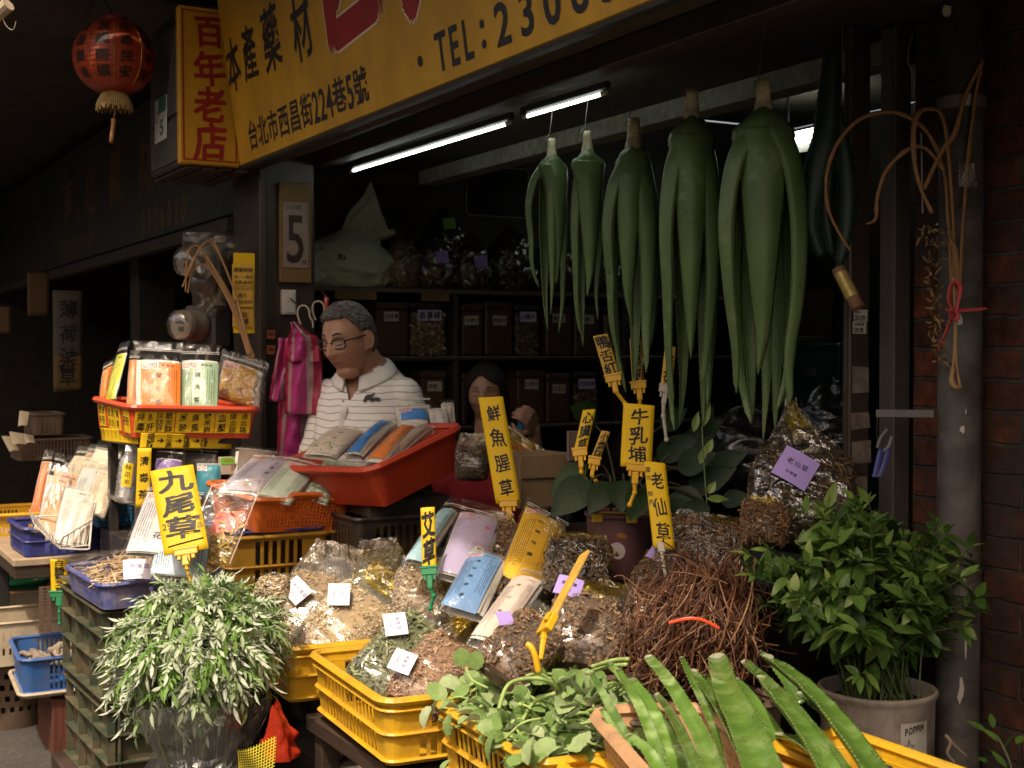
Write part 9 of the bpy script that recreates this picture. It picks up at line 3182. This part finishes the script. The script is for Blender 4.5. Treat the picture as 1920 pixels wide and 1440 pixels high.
for f in fs:
 c = sum((vs[i] for i in f), Vector()) / len(f)
 o = c - Vector((mC.x, mC.y, c.z))
 fx, fy = o.dot(ms_), o.dot(mf_)
 if c.z < 0.815 or c.z > 1.384:
  continue
 if fy > 0.02 and c.z > 1.262 and abs(fx) < 0.062 * (c.z - 1.262) / 0.11:
  continue
 keep.append(f)
b = MB()
b.add(vs, keep)
shirt = b.build("polo_shirt", M_SHIRT, man, smooth=True, solid=0.003)
bvh = BVHTree.FromPolygons(vs, keep)
for sh_, el, sg in ((shL, elL, 1), (shR, elR, -1)):
 pass
b = MB()
def collar(u, v):
 a = lerp(-0.90 * math.pi, 0.90 * math.pi, u)       # 0 = back
 back = 0.5 + 0.5 * math.cos(a)
 ca, sa = math.cos(a), math.sin(a)
 dirv = -mf_ * ca + ms_ * sa
 z_in = 1.376 + 0.035 * back - 0.030 * (1 - back) ** 2
 r_in = 0.068 + 0.010 * (1 - back)
 z_out = z_in - 0.026 - 0.026 * (1 - back) ** 1.5
 r_out = 0.086 + 0.022 * math.sin(a) ** 2 + 0.014 * (1 - back)
 mid = math.sin(math.pi * v) * 0.010
 return Vector((mC.x, mC.y, lerp(z_in, z_out, v) + mid)) + dirv * lerp(r_in, r_out, v) + mf_ * (0.014 + 0.006 * (1 - back))
b.grid(collar, 50, 8)
b.build("collar", M_COLLAR, shirt, smooth=True, solid=0.003)
b = MB()
def on_shirt(px, py, off=0.003):
 r = ray(px, py)
 hit = bvh.ray_cast(CP, r.normalized())
 if hit[0] is None:
  return P(px, py, 4.5)
 n_ = hit[1]
 if n_.dot(r) > 0:
  n_ = -n_
 return hit[0] + n_ * off
for strip in (((654, 742), (648, 762), (643, 790), (640, 812)),):
 pts = catmull([on_shirt(x, y, 0.004) for x, y in strip], 4)
 b.tube(pts, 0.011, 8, flat=0.22, side=ms_)
b.build("placket", M_COLLAR, shirt, smooth=True)
b = MB()
for (x, y) in ((645, 752), (641, 778)):
 b.ball(on_shirt(x, y, 0.006), 0.0045, n=10, k=6)
b.build("button", M_WHITEPL, shirt)
b = MB()
croc = [(683, 753), (686, 746), (690, 742), (697, 741), (705, 738.5), (704, 741), (699, 744.5), (697, 746), (704, 747), (709, 746.5), (715.5, 748), (711, 749), (715, 752), (709, 751), (713, 755), (706, 751.5), (701, 752), (698, 755), (695, 755), (695, 751), (689, 751), (686, 756), (684, 756)]
ce = sum((Vector((x, y)) for x, y in croc), Vector((0, 0))) / len(croc)
pts = [on_shirt(x, y, 0.009) for x, y in croc]
b.add(pts, [tuple(range(len(pts)))])
b.build("crocodile_emblem", mat("emblem_dark", (0.018, 0.016, 0.014), 0.6, 0.1, 30), shirt, solid=0.0015)
b = MB()
torso(b, mC, ms_, mf_, [(0.70, 0.165, 0.115, 0.02), (0.78, 0.172, 0.125, 0.02), (0.84, 0.172, 0.125, 0.02)], 1.0, 0.0)
for sx in (-1, 1):
 hp = Vector((mC.x, mC.y, 0.80)) + ms_ * 0.085 * sx
 b.tube([hp, hp - Z * 0.38 + mf_ * 0.02, hp - Z * 0.74], [0.095, 0.078, 0.068], 18)
vs, fs = remeshed(b, 0.012, 2)
b = MB()
b.add(vs, fs)
b.build("trousers", mat("dark_trousers", (0.03, 0.03, 0.035), 0.8, 0.2, 20), man, smooth=True)
# ---- the seated woman
wHc = P(911, 738, 5.3)
wf_ = Vector((-0.14, -0.97, 0)).normalized()
ws_ = Vector((0.97, -0.14, 0)).normalized()
whf = (wf_ - Z * 0.20).normalized()
whx = whf.cross(Z).normalized()
whz = whx.cross(whf).normalized()
MWh = basis(wHc, whx, whf, whz) @ Matrix.Scale(0.93, 4)
wC = wHc - wf_ * 0.05
woman = thing("person", "dark haired woman in a red top sitting in the shade, holding a small blue bottle", "person", Vector((wC.x, wC.y, 0)))
b = MB()
head_grid(b, MWh, False)
nz = wHc.z
chain(b, [Vector((wC.x, wC.y, nz - 0.19)), MWh @ Vector((0, -0.02, -0.05))], [0.054, 0.05], 16)
WR = [(nz - 0.80, 0.16, 0.13, 0.0), (nz - 0.70, 0.155, 0.125, 0.0), (nz - 0.55, 0.14, 0.11, 0.0), (nz - 0.40, 0.15, 0.115, 0.01), (nz - 0.28, 0.165, 0.10, 0.0), (nz - 0.22, 0.145, 0.075, 0.0), (nz - 0.185, 0.085, 0.06, 0.0), (nz - 0.16, 0.052, 0.052, 0.005)]
torso(b, wC, ws_, wf_, WR, 0.94)
hw_ = P(1002, 806, 5.12)
wshL = Vector((wC.x, wC.y, nz - 0.245)) + ws_ * 0.15
welL = Vector((wshL.x, wshL.y, nz - 0.45)) + ws_ * 0.06 + wf_ * 0.02
chain(b, [wshL, lerp(wshL, welL, 0.5), welL, lerp(welL, hw_, 0.45), hw_], [0.043, 0.040, 0.034, 0.033, 0.023])
bot_c = P(977, 790, 5.09)
hand(b, hw_, (P(994, 786, 5.07) - hw_), RGT * 0.75 - FWD * 0.6, 0.165, 0.75, -1)
wshR = Vector((wC.x, wC.y, nz - 0.245)) - ws_ * 0.15
welR = wshR - Z * 0.22 - ws_ * 0.03 + wf_ * 0.05
wwrR = welR + wf_ * 0.2 + ws_ * 0.08 - Z * 0.04
chain(b, [wshR, lerp(wshR, welR, 0.5), welR, lerp(welR, wwrR, 0.45), wwrR], [0.043, 0.040, 0.034, 0.033, 0.023])
hand(b, wwrR, wf_ + ws_ * 0.4 - Z * 0.3, Z, 0.165, 0.4, 1)
for sx in (-1, 1):
 hp = Vector((wC.x, wC.y, nz - 0.76)) + ws_ * 0.08 * sx
 kn = hp + wf_ * 0.40 + Z * 0.02
 chain(b, [hp, kn, kn - Z * 0.42 * ((nz - 0.74) / 0.52), kn - Z * 0.44 * ((nz - 0.74) / 0.52) + wf_ * 0.13], [0.08, 0.055, 0.038, 0.03])
vs, fs = remeshed(b, 0.0045, 3)
b = MB()
b.add(vs, fs)
b.build("body", M_SKINW, woman, smooth=True)
b = MB()
torso(b, wC, ws_, wf_, WR[:-1], 1.0, 0.008)
for sh_, el in ((wshL, welL), (wshR, welR)):
 chain(b, [sh_, lerp(sh_, el, 0.55)], [0.055, 0.055])
vs, fs = remeshed(b, 0.007, 4)
keep = []
for f in fs:
 c = sum((vs[i] for i in f), Vector()) / len(f)
 o = c - Vector((wC.x, wC.y, c.z))
 if (o.dot(wf_) > 0 and c.z > nz - 0.235 - 0.03 * (1 - abs(o.dot(ws_)) / 0.09) and abs(o.dot(ws_)) < 0.09) or c.z > nz - 0.185:
  continue
 keep.append(f)
b = MB()
b.add(vs, keep)
b.build("red_top", mat("red_cloth", (0.36, 0.02, 0.03), 0.8, 0.15, 12, bump=0.2), woman, smooth=True, solid=0.003)
def whair_m(d):
 if d.y < 0.05 or abs(d.x) > 0.80 - 0.12 * max(0.0, d.z):
  return 1.0
 return 1.0 if d.z > 0.70 - 0.55 * abs(d.x) ** 1.5 + 0.05 * math.sin(d.x * 5) else 0.0
b = MB()
def whair(u, v):
 a = 2 * math.pi * u
 e = math.pi * (0.12 + 0.88 * v) - math.pi / 2
 d = Vector((math.cos(e) * math.sin(a), math.cos(e) * math.cos(a), math.sin(e)))
 p = head_pt(d, False)
 low = max(0.0, -d.z)
 q = Vector((p.x, p.y, 0))
 q = q.normalized() if q.length > 1e-5 else Vector((0, 0, 1))
 pp = p + p.normalized() * (0.014 + 0.003 * noise.noise(Vector((a * 9, d.z * 3, 0))))
 if d.z < 0.1:
  t = min(1, (0.1 - d.z) / 0.8)
  rx = math.hypot(p.x, p.y)
  pp = pp + q * (0.094 * 0.95 - math.hypot(pp.x, pp.y)) * smooth01(t * 2.0) if math.hypot(pp.x, pp.y) < 0.09 else pp
  pp.z -= 0.015 * t
 return MWh @ pp
b.grid(whair, 96, 56, keep=lambda u, v: whair_m(Vector((math.cos(math.pi * (0.12 + 0.88 * v) - math.pi / 2) * math.sin(6.2832 * u), math.cos(math.pi * (0.12 + 0.88 * v) - math.pi / 2) * math.cos(6.2832 * u), math.sin(math.pi * (0.12 + 0.88 * v) - math.pi / 2)))) > 0.5, wrap=True)
b.build("hair", M_HAIRB, woman, smooth=True, solid=0.004)
MHs = MH
MH = MWh
b = MB()
for sx in (-1, 1):
 b.tube([fp_(sx * (0.014 + 0.006 * k), 0.041 + 0.004 * math.sin(k * 0.6), 0.001) for k in range(6)], [0.001, 0.0022, 0.0024, 0.0022, 0.0016, 0.0008], 6)
b.build("eyebrows", M_HAIRB, woman)
b = MB()
for sx in (-1, 1):
 b.tube([fp_(sx * (0.018 + 0.0045 * k), 0.010 - 0.004 * math.sin(math.pi * k / 6), 0.0012) for k in range(7)], [0.0006, 0.0013, 0.0016, 0.0016, 0.0014, 0.001, 0.0005], 6)
b.build("eyelids", bpy.data.materials["lash_dark"], woman)
b = MB()
b.tube([fp_(-0.019 + 0.0054 * k, -0.052, -0.001) for k in range(8)], [0.001, 0.0026, 0.0032, 0.0032, 0.0032, 0.0032, 0.0026, 0.001], 8)
b.tube([fp_(-0.016 + 0.0053 * k, -0.060, -0.0015) for k in range(7)], [0.001, 0.003, 0.004, 0.0044, 0.004, 0.003, 0.001], 8)
b.build("lips", M_LIP, woman, smooth=True)
MH = MHs
b = MB()
b.tube([Vector((wC.x, wC.y, 0.02)), Vector((wC.x, wC.y, nz - 0.86))], 0.03, 12)
b.lathe([(0.16, nz - 0.86), (0.17, nz - 0.85), (0.17, nz - 0.83), (0.15, nz - 0.82)], 24, M=Matrix.Translation((wC.x, wC.y, 0)))
b.lathe([(0.15, 0.03), (0.15, 0.045)], 24, M=Matrix.Translation((wC.x, wC.y, 0)))
tag(b.build("stool", M_DARKWOOD), "dark round stool under the seated woman", "stool")
bl_ = thing("small_bottle", "small blue bottle with a silver cap held in the seated woman's hand", "bottle", bot_c - Z * 0.03)
b = MB()
Mq = Matrix.Translation(bot_c - Z * 0.04) @ Matrix.Rotation(0.1, 4, 'Y')
b.lathe([(0.013, 0), (0.016, 0.004), (0.016, 0.05), (0.013, 0.06), (0.009, 0.066)], 18, M=Mq)
b.build("bottle_body", mat("bottle_blue", (0.03, 0.16, 0.34), 0.2, 0.1, 9, spec=0.6), bl_, smooth=True)
b = MB()
b.lathe([(0.011, 0.064), (0.012, 0.067), (0.012, 0.080), (0.009, 0.083)], 18, M=Mq)
b.build("cap", M_GREYMETAL, bl_)
